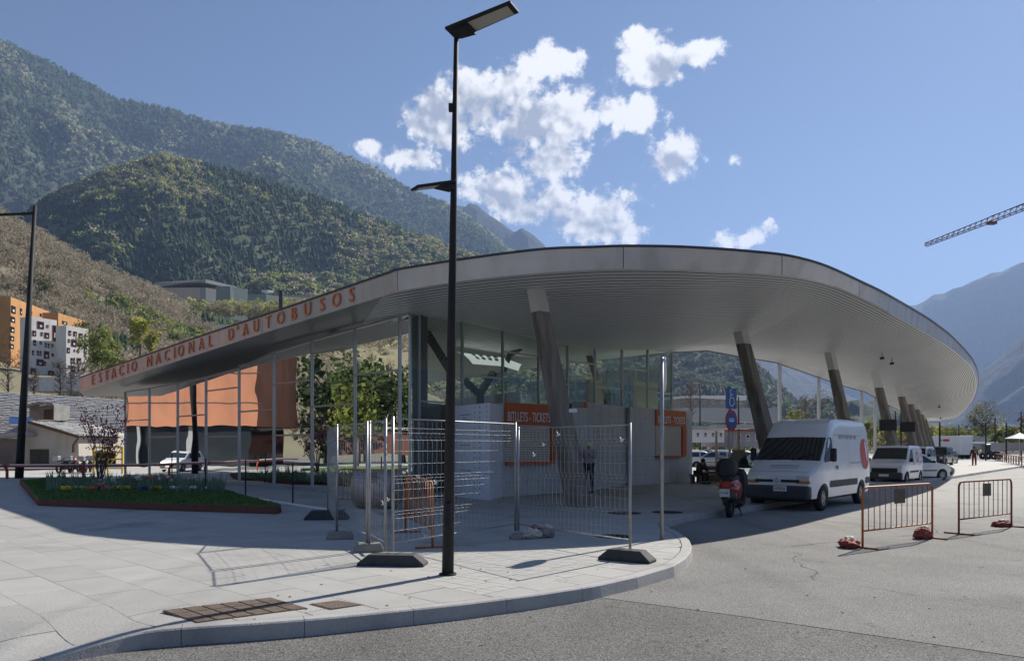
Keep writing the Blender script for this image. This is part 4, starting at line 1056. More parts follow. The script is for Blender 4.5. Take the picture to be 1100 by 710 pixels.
for _ in range(6400):
    u = rs.uniform(0, 1); v = rs.uniform(0.02, 1.0)**0.8
    # more of them where the camera looks
    if rs.uniform() < 0.7: u = rs.uniform((px2az(-20)+2.6)/(px2az(560)+2.6), (px2az(420)+2.6)/(px2az(560)+2.6))
    if _ > 5300: u = rs.uniform(0.2, 0.55)
    p = s1(u, v); n = noise.noise(Vector((p.x*0.012, p.y*0.012, 4.0))); n2 = noise.noise(Vector((p.x*0.03, p.y*0.03, 9.0)))
    low = v < 0.30
    bx = 550+F*p.x/max(1, p.y)
    if p.y > 0 and -40 < bx < 97 and p.length < 275: continue
    if n > 0.40 and rs.uniform() < .7: k = 3+rs.randint(3); c = YG if rs.uniform() < .6 else CON2; h = rs.uniform(7, 11)
    elif low and n2 > 0.25: k = 3+rs.randint(3); c = YG2; h = rs.uniform(7, 12)
    elif n < -0.38: k = rs.randint(3); c = CON2; h = rs.uniform(8, 12)
    else: k = 6+rs.randint(4); c = BARE if rs.uniform() < .6 else BARE2; h = rs.uniform(6, 10)
    items.append((p, h, rs.uniform(.9, 1.3), k, c))
for _ in range(420):     # trees round the offices on the crest
    px = rs.uniform(155, 360); a = px2az(px); R = rs.uniform(535, 585) if rs.uniform() < .75 else rs.uniform(620, 700); u = (a+2.6)/(px2az(560)+2.6); p = s1(u, 1.0); f_ = R/520
    ybot = 338 if px < 300 else 334; z = CAMZ+(HY-ybot)*math.cos(a)*R/F*rs.uniform(.96, 1.0)
    q = rs.uniform(); items.append((Vector((math.sin(a)*R, math.cos(a)*R, z)), rs.uniform(7, 13), 1.1, 3+rs.randint(3) if q < .5 else 6+rs.randint(4), YG if q < .25 else (YG2 if q < .5 else BARE)))
tag(forest('bare_woodland', items, protos, M['trees']), 'leafless brown woodland covering the near slope on the left', 'woodland', kind='stuff')
items = []
protos2 = conif+fzs+conif5; MGR = (0.09, 0.12, 0.07)
az_lo, az_hi = -1.5, px2az(1000)
for _ in range(23000):
    a = rs.uniform(px2az(-30), px2az(900)) if rs.uniform() < .9 else rs.uniform(-1.5, px2az(-30)); u = (a-az_lo)/(az_hi-az_lo); v = rs.uniform(0.0, 1.03)**0.75
    p = s2(u, v); n = noise.fractal(Vector((p.x*0.0035, p.y*0.0035, 2.0)), .8, 2, 4); t = 0.75*v - 0.34 - n*1.3 + (0.10 if a < -0.42 else -0.12)
    if rs.uniform() < 0.34+1.7*t:
        k = rs.randint(3); c = CON if rs.uniform() < .6 else CON2; h = rs.uniform(10, 16)
    else:
        k = 3+rs.randint(3); q = rs.uniform(); c = YG if q < .38 else (YG2 if q < .55 else (PALE if q < .7 else (BARE2 if q < .85 else CON2))); h = rs.uniform(8, 13)
    if a > .12: c = [MGR, CON2, (.16, .15, .11)][rs.randint(3)]
    items.append((p, h*(.8 if k < 3 else 1), rs.uniform(1.1, 1.5), k, c))
tag(forest('pine_forest', items, protos2, M['trees']), 'dark pine forest with yellow-green patches on the middle hill', 'forest', kind='stuff')
items = []
az_lo, az_hi = -1.7, px2az(640)
MG = (0.05, 0.09, 0.045); MG2 = (0.11, 0.155, 0.07); MP = (0.36, 0.36, 0.22)
for _ in range(30000):
    a = rs.uniform(px2az(-20), px2az(600)); u = (a-az_lo)/(az_hi-az_lo); v = rs.uniform(0.12, 1.02)
    p = s3(u, v); n = noise.fractal(Vector((p.x*0.0022, p.y*0.0022, 5.0)), .8, 2, 5)
    r = rs.uniform()
    if n > 0.10 and r < .5: c = MP; k = 3+rs.randint(3)
    elif r < .6: c = MG; k = rs.randint(3)
    else: c = MG2; k = 3+rs.randint(3)
    items.append((p, rs.uniform(14, 24), rs.uniform(.9, 1.3), k, c))
tag(forest('mountain_forest', items, [conif5[0], conif5[1], conif5[0]]+[fuzz(9, .45, .42) for _ in range(3)], M['trees']), 'hazy forest covering the big mountain on the left', 'forest', kind='stuff')

# ------------------------------------------------------------------ individual trees
def leaf_tree(name, loc, h, wr, col, label, group=None, cat='tree', nleaf=900, ls=0.35, z0=0.22, dense=True, bare_=False, rnd_=None, tr=0.02):
    t = empty(name, loc, label=label, cat=cat, group=group)
    m = MB(); m.tube([(0, 0, -0.2), (0.02*h, 0, h*0.25), (0, 0.02*h, h*0.5), (0, 0, h*0.85)], [h*tr, h*tr*.75, h*tr*.5, h*tr*.12], 7)
    ends = []
    for k in range(12 if not bare_ else 26):
        z = h*rs.uniform(z0, .75); a = rs.uniform(0, 2*PI); L_ = wr*rs.uniform(.5, .95)*(1.0-0.4*z/h); e = Vector((math.cos(a)*L_, math.sin(a)*L_, z+L_*rs.uniform(.5, 1.3)))
        e.z = min(e.z, h*0.98)
        s_ = Vector((0, 0, z)); mid = s_.lerp(e, .5)+Vector((rs.uniform(-.1, .1)*L_, rs.uniform(-.1, .1)*L_, 0.1*L_)); m.tube([s_, mid, e], [h*tr*.35, h*tr*.2, h*tr*.06], 4, False); ends.append((s_, e))
        if bare_:
            for q in range(7):
                a0 = s_.lerp(e, rs.uniform(.3, 1)); d = Vector((rs.normal(), rs.normal(), abs(rs.normal())+.5)).normalized()*wr*rs.uniform(.2, .45); m.tube([a0, a0+d], [h*tr*.09, h*tr*.03], 3, False)
    m.build('trunk', M['bark'], t)
    # crown of small leaf faces gathered in clumps
    V = []; nC = 26 if not bare_ else 30
    cl = []
    for _ in range(nC):
        d = rs.normal(size=3); d /= np.linalg.norm(d); r = rs.uniform(.35, .92); cl.append((d[0]*wr*r, d[1]*wr*r, h*(z0+1)/2+d[2]*h*(1-z0)/2*r, rs.uniform(.22, .42)*wr, rs.uniform(.65, 1.35)))
    vs = []; cs = []
    for _ in range(nleaf):
        c = cl[rs.randint(nC)]; d = rs.normal(size=3)*c[3]*.55; p = np.array(c[:3])+d
        a = rs.normal(size=3); a /= np.linalg.norm(a); b = np.cross(a, rs.normal(size=3)); b /= np.linalg.norm(b); s = ls*rs.uniform(.6, 1.3)
        vs += [p-a*s*.5, p+b*s*.4, p+a*s*.5, p-b*s*.4]; k = c[4]*rs.uniform(.8, 1.2); cs += [np.array([col[0]*k, col[1]*k, col[2]*k, 1])]*4
    me = bpy.data.meshes.new('crown'); me.from_pydata([tuple(v) for v in vs], [], [(4*i, 4*i+1, 4*i+2, 4*i+3) for i in range(nleaf)])
    at_ = me.color_attributes.new('col', 'FLOAT_COLOR', 'POINT'); at_.data.foreach_set('color', np.array(cs, dtype=np.float32).ravel())
    me.materials.append(M['leafy']); o = bpy.data.objects.new('crown', me); COL.objects.link(o); o.parent = t
    return t
def tree_px(name, px, pytop, pybase, Y, wpx, col, label, **k):
    b = at(px, pybase, Y); h = (pybase-pytop)*Y/F; return leaf_tree(name, b, h, wpx/2*Y/F, col, label, **k)
tree_px('poplar_tree', 150, 333, 388, 210, 22, (0.42, 0.42, 0.08), 'bright yellow-green tree on the near slope above the station sign', nleaf=1500, ls=.6)
tree_px('broadleaf_tree', 163, 352, 388, 205, 16, (0.40, 0.40, 0.09), 'small yellow-green tree right beside the bright one above the sign', nleaf=900, ls=.6)
tree_px('broadleaf_tree', 108, 352, 410, 170, 42, (0.24, 0.27, 0.08), 'round green tree right of the white apartment blocks', nleaf=2600, ls=.55)
tree_px('broadleaf_tree', 88, 335, 400, 235, 24, (0.17, 0.19, 0.05), 'yellow-green tree rising behind the rear orange apartment block', nleaf=1200, ls=.6)
tree_px('broadleaf_tree', 38, 290, 345, 330, 38, (0.09, 0.10, 0.04), 'olive green tree on the slope above the orange apartments', nleaf=1500, ls=.9)
tree_px('broadleaf_tree', 122, 375, 412, 160, 26, (0.26, 0.29, 0.09), 'low green tree at the left end of the station roof', nleaf=1200, ls=.5)
for px, yt, w_, lab in ((8, 372, 26, 'bare tree at the left edge in front of the orange apartments'), (64, 378, 18, 'bare tree in front of the gap between the white apartment blocks'), (76, 388, 14, 'bare tree in front of the right white apartment block'), (36, 395, 16, 'small bare tree beside the left lamp post')):
    tree_px('bare_tree', px, yt, 432, 100, w_, (0.10, 0.07, 0.06), lab, group='bare trees below the apartments', bare_=True, nleaf=500, ls=.16, z0=.15)
# behind the canopy and to the right
tree_px('broadleaf_tree', 1056, 432, 482, 190, 42, (0.15, 0.15, 0.06), 'large round half-leafed tree right of the canopy tip', nleaf=2600, ls=.38, bare_=True, z0=.12)
lab_r = ['yellow-green tree behind the fence under the canopy', 'low yellow-green tree right of the canopy end']
for k, (px, yt, yb, w_, Y) in enumerate([(1018, 455, 478, 22, 170), (1034, 458, 478, 20, 175), (998, 456, 478, 18, 180), (972, 452, 480, 24, 160), (952, 450, 478, 18, 165), (915, 446, 478, 26, 150), (935, 448, 478, 18, 150), (897, 450, 478, 16, 155), (855, 436, 470, 22, 150), (1088, 458, 484, 30, 120), (1072, 462, 482, 18, 130), (1108, 440, 486, 26, 110)]):
    LB = ['yellow-green tree just right of the canopy end, left of the big round tree', 'yellow-green tree touching the big round tree on its left', 'yellow-green tree behind the far leaning columns', 'yellow-green tree behind the farther screen column', 'yellow-green tree between the two screen columns', 'yellow-green tree behind the small van', 'narrow yellow-green tree left of the nearer screen column', 'yellow-green tree right of the third leaning column', 'pale green tree above the white van roof', 'dark green bushy tree beside the white parasol', 'small green tree left of the bushy tree by the parasol', 'brown-green tree at the right edge']
    tree_px('broadleaf_tree', px, yt, yb, Y, w_, (0.10, 0.12, 0.04) if k in (9, 10) else ((0.12, 0.10, 0.07) if k == 11 else (0.22, 0.22, 0.06)), LB[k], group='trees beyond the station', nleaf=700, ls=.42, z0=.1)
for px, yt, w_, lab in ((742, 402, 26, 'bare tree right of the glass hall end'), (880, 415, 24, 'bare tree above the middle of the van roof'), (865, 418, 20, 'bare tree above the van windscreen side')):
    tree_px('bare_tree', px, yt, 458, 130, w_, (0.13, 0.10, 0.08), lab, group='bare trees behind the station', bare_=True, nleaf=420, ls=.2, z0=.15)
# far low woodland strip beyond the station (reads as one mass)
items = []
for _ in range(1500):
    a = rs.uniform(px2az(720), px2az(1130)); R = rs.uniform(210, 420); items.append((Vector((math.sin(a)*R, math.cos(a)*R, -0.3)), rs.uniform(4, 8), 1.3, 3+rs.randint(3), YG2 if rs.uniform() < .5 else (BARE if rs.uniform() < .5 else CON2)))
tag(forest('distant_woodland', items, protos, M['trees']), 'band of yellow-green and bare trees beyond the bus station', 'woodland', kind='stuff')
# ------------------------------------------------------------------ street lamps
def P2(px, py): return ground(px, py)
lp = ground(481, 617)
t = empty('street_lamp', lp, label='tall dark street lamp in front, its long flat head tilted against the clouds', cat='street lamp', group='dark street lamps')
topL_ = at(490, 42, lp.y)-lp
def lpt(z): return Vector((topL_.x*z/topL_.z, 0, z))
m = MB(); m.tube([lpt(0), lpt(2.2), lpt(2.25), lpt(6.9)] if False else [lpt(0), lpt(topL_.z*.7), lpt(topL_.z)], [0.075, 0.042, 0.028], 16); m.build('pole', M['dark_metal'], t)
m = MB(); m.tube([(0, 0, 0), (0, 0, 0.02)], 0.11, 16); m.build('base_plate', M['dark_metal'], t)
# upper head: long flat box rising to the right and towards the camera
zt = topL_.z
a = at(484, 38, lp.y+0.05)-lp; b = at(553, 9, lp.y-0.35)-lp
def lamp_head(t, a, b, w, th):
    d = (b-a).normalized(); side = d.cross(Vector((0, 0, 1))).normalized(); up = side.cross(d)
    m = MB(); q = [a-side*w/2, a+side*w/2, b+side*w*0.42, b-side*w*0.42]; m.add([p for p in q]+[p+up*th for p in q], [(3, 2, 1, 0), (4, 5, 6, 7)]+[(i, (i+1) % 4, 4+(i+1) % 4, 4+i) for i in range(4)])
    m.build('lamp_head', M['dark_metal'], t, bevel=0.012)
    m = MB(); a2 = a.lerp(b, .32)-up*.006; b2 = a.lerp(b, .94)-up*.006
    m.add([a2-side*w*.36, a2+side*w*.36, b2+side*w*.33, b2-side*w*.33], [(0, 1, 2, 3)]); m.build('lens', M['lamp_glass'], t)
    m = MB(); c = a.lerp(b, .22)-up*.02; m.box(c, (0.22, w*.7, 0.05), rz=math.atan2(d.y, d.x)); m.build('gear_box', M['dark_metal'], t)
lamp_head(t, a, b, 0.29, 0.035)
a = at(486, 198, lp.y)-lp; b = at(445, 203.5, lp.y-0.3)-lp
lamp_head(t, a, b, 0.22, 0.03)
m = MB(); zz = CAMZ+(HY-116)*lp.y/F; m.box((topL_.x*zz/topL_.z-0.05, 0, zz), (0.06, 0.06, 0.09)); m.build('sensor_box', M['dark_metal'], t)
m = MB(); m.box((topL_.x*.12+0.0, -0.075, 0.75), (0.07, 0.02, 0.3)); m.build('service_door', M['dark_metal'], t)
# left lamp
l2 = ground(20.5, 513.5); t = empty('street_lamp', l2, label='tall dark street lamp at the left edge with an arm reaching out of the picture', cat='street lamp', group='dark street lamps')
tp = at(37.5, 221, l2.y)-l2
m = MB(); m.tube([(0, 0, 0), tp], [0.20, 0.085], 12); m.build('pole', M['dark_metal'], t)
a = at(36, 229.5, l2.y)-l2; b = at(-4, 231, l2.y-1)-l2
m = MB(); m.bar(a, b, 0.12, 0.12); m.build('arm', M['dark_metal'], t)
lamp_head(t, b, b+Vector((-1.6, -.3, .05)), .4, .1)
# small pole with a round sign seen from the side
wp = ground(711, 579.5); t = empty('sign_post', wp, label='slim white post with a round sign seen edge-on, beside the kerb corner', cat='sign post')
m = MB(); m.tube([(0, 0, 0), (0, 0, 3.15)], 0.033, 10); m.build('post', M['galv'], t)
ang = math.atan2(wp.x, wp.y); nd = Vector((math.cos(ang-0.10), -math.sin(ang-0.10), 0))
m = MB(); c = Vector((0, 0, 2.85))+nd*0.045
sidev = nd.cross(Vector((0, 0, 1)))
vs = []; n = 28
for s_ in (-0.008, 0.008):
    for k in range(n): a = 2*PI*k/n; vs.append(c+nd*s_+(sidev*math.cos(a)+Vector((0, 0, 1))*math.sin(a))*0.30)
m.add(vs, [tuple(range(n))[::-1], tuple(range(n, 2*n))]+[(k, (k+1) % n, n+(k+1) % n, n+k) for k in range(n)]); m.build('sign_disc', M['white_paint'], t)
# parking sign pole
def disc(c, nd, r, th, n=28, rx=1.0):
    nd = nd.normalized(); s_ = nd.cross(Vector((0, 0, 1))).normalized(); vs = []
    for q in (-th/2, th/2):
        for k in range(n): a = 2*PI*k/n; vs.append(c+nd*q+s_*math.cos(a)*r*rx+Vector((0, 0, 1))*math.sin(a)*r)
    m = MB(); return m.add(vs, [tuple(range(n))[::-1], tuple(range(n, 2*n))]+[(k, (k+1) % n, n+(k+1) % n, n+k) for k in range(n)])
Ys = 21.8; sp = at(784, 480, Ys); t = empty('sign_post', (sp.x, sp.y, 0), label='pole with a blue wheelchair parking sign above a round red and blue no-parking sign', cat='sign post')
m = MB(); m.tube([(0, 0, 0), (0, 0, 3.36)], 0.035, 8); m.build('post', M['galv'], t)
view = Vector((-sp.x, -sp.y, 0)).normalized(); nd = Matrix.Rotation(math.radians(58), 3, 'Z') @ view
sdv = Vector((0, 0, 1)).cross(nd).normalized(); zc = CAMZ+(HY-428)*Ys/F
c = Vector((0, 0, zc))+nd*0.05
m = MB(); 
def plateq(m, c, w, h, off): m.add([c+nd*off+sdv*a*w/2+Vector((0, 0, 1))*b*h/2 for a, b in ((-1, -1), (1, -1), (1, 1), (-1, 1))]+[c+nd*(off-.012)+sdv*a*w/2+Vector((0, 0, 1))*b*h/2 for a, b in ((-1, -1), (1, -1), (1, 1), (-1, 1))], [(0, 1, 2, 3), (7, 6, 5, 4), (0, 4, 5, 1), (1, 5, 6, 2), (2, 6, 7, 3), (3, 7, 4, 0)])
plateq(m, c, 0.56, 0.6, 0.0); m.build('wheelchair_sign', M['sign_blue'], t)
m = MB(); zu = Vector((0, 0, 1))
def ln(pts, r): m.tube([c+nd*0.008+sdv*x+zu*y for x, y in pts], r, 5)
ln([(-.06, .2), (-.05, .02), (.10, .02), (.17, -.17)], .018); ln([(-.05, .11), (.07, .11)], .016)
ln([(.11*math.cos(q), -.10+.13*math.sin(q)) for q in [x*0.42+2.2 for x in range(10)]], .016); m.sphere(tuple(c+nd*.008-sdv*.06+zu*.235), .03, 8); m.build('wheelchair_symbol', M['white_paint'], t)
zc2 = CAMZ+(HY-451.5)*Ys/F; c2 = Vector((0, 0, zc2))+nd*0.05
o = disc(c2, nd, 0.31, 0.012).build('red_ring', M['sign_red'], t); disc(c2+nd*.008, nd, 0.235, 0.006).build('blue_disc', M['sign_blue'], t)
m = MB()
for zz, w_ in ((.05, .26), (-.03, .22), (.0, .3)): m.add([c2+nd*.0125+sdv*a*w_/2+zu*(zz+b*.012) for a, b in ((-1, -1), (1, -1), (1, 1), (-1, 1))], [(0, 1, 2, 3)])
m.build('lettering', M['white_paint'], t)

# ------------------------------------------------------------------ temporary mesh fence
def fence_panel(p, q, z0, z1, label, seed=0):
    p = Vector((p[0], p[1])); q = Vector((q[0], q[1])); t = empty('mesh_fence', (p.x, p.y, 0), label=label, cat='fence panel', group='temporary mesh fence panels')
    d = (q-p); L_ = d.length; d.normalize(); D = d.to_3d(); n = Vector((-d.y, d.x, 0))
    for s_ in (0, L_):
        m = MB(); m.tube([D*s_+Vector((0, 0, z0)), D*s_+Vector((0, 0, z1))], 0.021, 8); m.build('upright', M['galv'], t)
    for z in (z0+0.12, z1-0.03):
        m = MB(); m.tube([D*0.02+Vector((0, 0, z)), D*(L_-0.02)+Vector((0, 0, z))], 0.010, 6); m.build('rail', M['galv'], t)
    m = MB(); k = 0; zz = z0+0.12; prof = []
    zs = [z0+0.12, z0+.45, z0+.50, z0+.55, z0+.95, z0+1.0, z0+1.05, z1-.33, z1-.28, z1-.23, z1-.03]; off = [0, 0, .045, 0, 0, .045, 0, 0, .045, 0, 0]
    nw = max(4, int(L_/0.105))
    for i in range(1, nw):
        x = L_*i/nw; m.tube([D*x+n*o_+Vector((0, 0, z)) for z, o_ in zip(zs, off)], 0.0023, 4, False)
    zh = [(z0+.28, 0), (z0+.5, .045), (z0+.72, 0), (z0+.85, 0), (z0+1.0, .045), (z0+1.22, 0), (z0+1.4, 0), (z1-.28, .045), (z1-.16, 0), (z0+.45, 0), (z0+.55, 0), (z0+.95, 0), (z0+1.05, 0), (z1-.33, 0), (z1-.23, 0)]
    for z, o_ in zh: m.tube([D*0.01+n*o_+Vector((0, 0, z)), D*(L_-.01)+n*o_+Vector((0, 0, z))], 0.0015, 4, False)
    m.build('wire_mesh', M['galv'], t)
    return t
def rubber_base(c, rz, label, L_=0.82, w=0.26, h=0.15, mt='rubber', name='ballast_block'):
    t = empty(name, (c[0], c[1], 0), rz, label=label, cat='fence base', group='fence base blocks')
    a = L_/2; b = L_/2-0.15 if mt == 'rubber' else L_/2-0.04
    m = MB(); m.add([(-a, -w/2, 0.0), (a, -w/2, 0), (a, w/2, 0), (-a, w/2, 0), (-a, -w/2, .035), (a, -w/2, .035), (a, w/2, .035), (-a, w/2, .035), (-b, -w/2+.03, h), (b, -w/2+.03, h), (b, w/2-.03, h), (-b, w/2-.03, h)],
        [(3, 2, 1, 0), (0, 1, 5, 4), (1, 2, 6, 5), (2, 3, 7, 6), (3, 0, 4, 7), (4, 5, 9, 8), (5, 6, 10, 9), (6, 7, 11, 10), (7, 4, 8, 11), (8, 9, 10, 11)])
    m.build('block', M[mt], t, bevel=0.012)
    m = MB()
    for k in (-1, 1): m.tube([(k*.06, 0, h-.005), (k*.06, 0, h+.004)], 0.028, 10)
    m.build('socket', M['black'], t)
    if mt == 'rubber':
        m = MB(); m.box((-L_*.36, 0, .115), (0.12, 0.10, 0.02), M=Matrix.Rotation(math.radians(-38), 3, 'Y')); m.build('grip_recess', M['black'], t)
    return t
FA = Vector((-1.77, 10.42)); FB = Vector((0.06, 13.0)); FC = Vector((1.70, 10.72)); FD = Vector((-2.24, 11.5)); FE = Vector((-3.07, 13.05)); FG = Vector((-4.1, 16.6))
fence_panel(FA+Vector((.1, .02)), FB, .14, 2.03, 'mesh fence panel left of centre, running from the front rubber block behind the lamp post')
fence_panel(FB+Vector((.05, -.04)), FC, .14, 1.95, 'mesh fence panel right of centre, in front of the nearest leaning column')
fence_panel(FA, FD+Vector((.06, -.1)), .14, 2.0, 'short slanting mesh fence panel between the front black block and the concrete block')
fence_panel(FD, FE, .13, 2.0, 'mesh fence panel between the two concrete blocks')
fence_panel(FE+Vector((-.02, .1)), FG, .14, 2.0, 'farthest mesh fence panel on the left, ending at the dark block')
rb1 = rubber_base((-1.62, 10.12), math.radians(-6), 'black rubber fence base at the left, in full sun beside the lamp post', 0.92, 0.3, .15)
rb2 = rubber_base((1.62, 10.5), math.radians(-32), 'black rubber fence base at the right, beside the kerb corner', .78, .28, .16)
rubber_base((-2.2, 11.45), math.radians(18), 'rough grey concrete fence base behind the front rubber one', .42, .3, .13, 'block_concrete')
rubber_base((-3.0, 13.0), math.radians(10), 'grey concrete fence base in the shade', .46, .26, .13, 'block_concrete')
rubber_base((-4.1, 16.5), math.radians(5), 'large dark fence base farthest left in the shade', .95, .4, .2)
rubber_base((0.12, 12.97), math.radians(20), 'small concrete fence base beside the plastic bags, in the shade', .3, .2, .1, 'block_concrete')

# ------------------------------------------------------------------ crowd barriers
def barrier(p, q, mt, label, nb=12, h=1.05):
    p = Vector(p); q = Vector(q); z = p.z; t = empty('crowd_barrier', p, label=label, cat='barrier', group='orange steel crowd barriers')
    D = q-p; D.z = 0; L_ = D.length; D.normalize(); n = Vector((-D.y, D.x, 0)); U_ = Vector((0, 0, 1)); r = 0.12
    pts = [U_*0.02, U_*(h-r)] + [D*(r-r*math.cos(a))+U_*(h-r+r*math.sin(a)) for a in (0.5, 1.0, PI/2)]
    pts += [D*(L_-r)+U_*h]+[D*(L_-r+r*math.sin(a))+U_*(h-r+r*math.cos(a)) for a in (.5, 1.0, PI/2)]+[D*L_+U_*0.02]
    m = MB(); m.tube(pts, 0.02, 8); m.build('frame', M[mt], t)
    m = MB(); m.tube([D*0.01+U_*.30, D*(L_-.01)+U_*.30], 0.015, 8); m.build('lower_rail', M[mt], t)
    for k in range(1, nb+1):
        x = L_*k/(nb+1); m = MB(); m.tube([D*x+U_*.30, D*x+U_*(h-.005)], 0.0085, 6); m.build('bar', M[mt], t)
    for x in (0, L_):
        m = MB(); m.tube([D*x-n*.28+U_*.018, D*x+n*.28+U_*.018], 0.018, 6); m.build('foot', M[mt], t)
    m = MB(); c = D*L_*.5+U_*(h-.19); m.box(c-n*.012*(1 if n.y > 0 else -1), (.36, .012, .26), rz=math.atan2(D.y, D.x)); m.build('plate', M['rust_cover'], t)
    return t
Z = ROAD
barrier(ground(926.6, 589, Z), ground(1001.4, 578.6, Z), 'barrier_orange', 'orange crowd barrier on the road nearest the white van')
barrier(ground(1030, 574, Z), ground(1086.5, 566, Z), 'barrier_rust', 'rust-red crowd barrier at the right edge of the road', 10)
barrier(ground(435.6, 572), ground(464.5, 588.5), 'barrier_orange', 'orange crowd barrier behind the lamp post inside the fence, white tag on it')
barrier(Vector((-4.35, 18.6, 0)), Vector((-2.45, 17.5, 0)), 'barrier_orange', 'orange crowd barrier farther back in the shade in front of the glass corner')
m = MB(); q = at(449, 518, 12.9); m.box(q, (.14, .01, .26), rz=-1.0); o = m.build('paper_notice', M['white_paint']); tag(o, 'small white paper notice on the orange barrier inside the fence', 'notice')
# bags
def bag(px, py, z, w, h, m1, label, name='sandbag', m2='bag_white'):
    c = ground(px, py, z); t = empty(name, c, rnd.uniform(0, 1), label=label, cat='sandbag' if name == 'sandbag' else 'bag', group='sandbags holding the barriers' if name == 'sandbag' else None)
    for (k, mt, dx, s_, nm) in ((0, m1, 0, 1, 'bag_body'), (1, m2, w*.16, .55, 'bag_top')):
        bm = bmesh.new(); bmesh.ops.create_icosphere(bm, subdivisions=4, radius=1)
        for v in bm.verts:
            n_ = noise.fractal(v.co*2.2+Vector((px, k*9, 0)), .8, 2, 4); v.co *= 1+.35*n_
            v.co = Vector((v.co.x*w/2*s_+dx, v.co.y*w*.36*s_, max(-.0, (v.co.z*h*.55*s_+h*.42+(h*.42 if k else 0)))))
        me = bpy.data.meshes.new(nm); bm.to_mesh(me); bm.free(); me.polygons.foreach_set('use_smooth', [True]*len(me.polygons)); me.materials.append(M[mt]); o = bpy.data.objects.new(nm, me); COL.objects.link(o); o.parent = t
bag(912, 588, Z, .44, .17, 'bag_red', 'dark red and white sandbag at the left foot of the orange barrier')
bag(991, 578.5, Z, .40, .22, 'bag_red', 'red and white sandbag at the right foot of the orange barrier')
bag(1076, 565.5, Z, .46, .14, 'bag_red', 'red and white sandbag at the foot of the rust-red barrier')
bag(571, 578, 0, .42, .2, 'bag_white', 'white and red plastic bags lying on the paving behind the fence', 'plastic_bag', 'bag_red')
bag(585, 577, 0, .34, .2, 'block_concrete', 'greyish plastic bag lying right of the white one behind the fence', 'plastic_bag')
TL = ['halfway up the front double upright', 'just below another on the upright left of the lamp post', 'near the top right corner of the right panel', 'on the mesh beside the middle upright', 'on the mesh just left of the lamp post', 'high on the mesh before the leaning column', 'low on the mesh left of the lamp post', 'on the mesh in front of the ticket window shutter']
# litter ribbon bits on the fence
for (px, py, Y) in ((417, 537, 10.9), (412, 541, 10.8), (668, 473, 11.3), (584, 478, 12.9), (468, 519, 11.8), (600, 467, 12.3), (457, 576, 12.0), (574, 489, 12.6)):
    c = at(px, py, Y); m = MB(); a = Vector((.035, 0, .02)); m.quad(c-a, c+Vector((0, 0, .03))-a*.2, c+a, c-Vector((0, 0, .02))+a*.2); m.tube([c, c+Vector((-.03, .0, .05))], .006, 4)
    tag(m.build('tape_scrap', M['white_paint']), 'scrap of white tape knotted ' + TL.pop(0), 'tape', group='tape scraps on the fence')

# ------------------------------------------------------------------ railings, kerb and glass posts along the left facade
for k, (px, pt, pb) in enumerate(((184.7, 487, 521.5), (220.8, 492.5, 531), (263.8, 493.8, 537), (314.5, 497, 541))):
    g = ground(px, pb); h = (pb-pt)*g.y/F
    t = empty('slim_bollard', g, label=['thin dark post nearest the flowers in front of the glass wall, first from the left', 'thin dark post in front of the glass wall, second from the left', 'thin dark post in front of the glass wall, third from the left', 'thin dark post in front of the glass wall, nearest the corner'][k], cat='post', group='thin dark posts along the glass wall')
    m = MB(); m.tube([(0, 0, 0), (0, 0, h)], .022, 8); m.build('post', M['dark_metal'], t); m = MB(); m.tube([(0, 0, 0), (0, 0, .02)], .06, 10); m.build('foot', M['dark_metal'], t)
ep = MB(); e0 = ground(165, 519); e1 = ground(360, 549); e2 = ground(372, 552)
ep.bar((e0.x, e0.y, .012), (e1.x, e1.y, .012), .22, .03); tag(ep.build('edging_strip', M['white_paint']), kind='structure')
# roadside rail of curved hoops
rl = [(-40, 35.6), (-33, 36.6), (-25.4, 37.5), (-22.0, 38.2), (-18.6, 38.9), (-15.8, 39.4)]
for k, (a, b) in enumerate(zip(rl, rl[1:])):
    t = empty('guard_rail', (a[0], a[1], 0), label=['dark section of guard rail leaving the picture at the left', 'guard rail section left of the lamp post foot', 'red and white guard rail section in front of the small house', 'red and white guard rail section in front of the motorcycles', 'red guard rail section behind the flowering shrub'][k], cat='guard rail', group='guard rail sections along the street')
    D = Vector((b[0]-a[0], b[1]-a[1], 0)); n = Vector((-D.y, D.x, 0)).normalized()
    m = MB(); m.tube([Vector((0, 0, .64)), D+Vector((0, 0, .64))], .06, 8); m.build('rail', M['red_paint'], t)
    m = MB(); m.tube([D*.03+Vector((0, 0, .69)), D*.97+Vector((0, 0, .69))], .042, 8); m.build('white_band', M['white_paint'], t)
    m = MB(); e = D*.98; m.tube([e+n*.25, e+n*.25+Vector((0, 0, .35)), e+n*.15+Vector((0, 0, .56)), e+Vector((0, 0, .62))], .07, 8); m.build('post', M['red_paint'], t)
# ------------------------------------------------------------------ flower bed
bedp = [ground(22, 519.5), ground(42, 543), ground(170, 548), ground(297, 552), ground(301, 549.5), ground(215, 524), ground(150, 519), ground(60, 516.8)]
t = empty('flower_bed', (bedp[0].x, bedp[0].y, 0), label='long grass flower bed with a low rust-brown edging and spring flowers', cat='flower bed')
bc = sum(((p.x, p.y) for p in bedp), ()); 
poly = [(p.x, p.y) for p in bedp]
cx = sum(p[0] for p in poly)/len(poly); cy = sum(p[1] for p in poly)/len(poly)
m = MB(); n = len(poly)
for i in range(n):
    a = poly[i]; b = poly[(i+1) % n]; m.bar((a[0], a[1], .09), (b[0], b[1], .09), .05, .18)
m.build('edging', M['corten'], t, world=True)
def tri_fill(poly, z):  # ngon
    m = MB(); m.add([(p[0], p[1], z) for p in poly], [tuple(range(len(poly)))]); return m
tri_fill(poly, .15).build('soil', M['soil'], t, world=True)
gm = MB()
xs = [p[0] for p in poly]; ys = [p[1] for p in poly]; cnt = 0
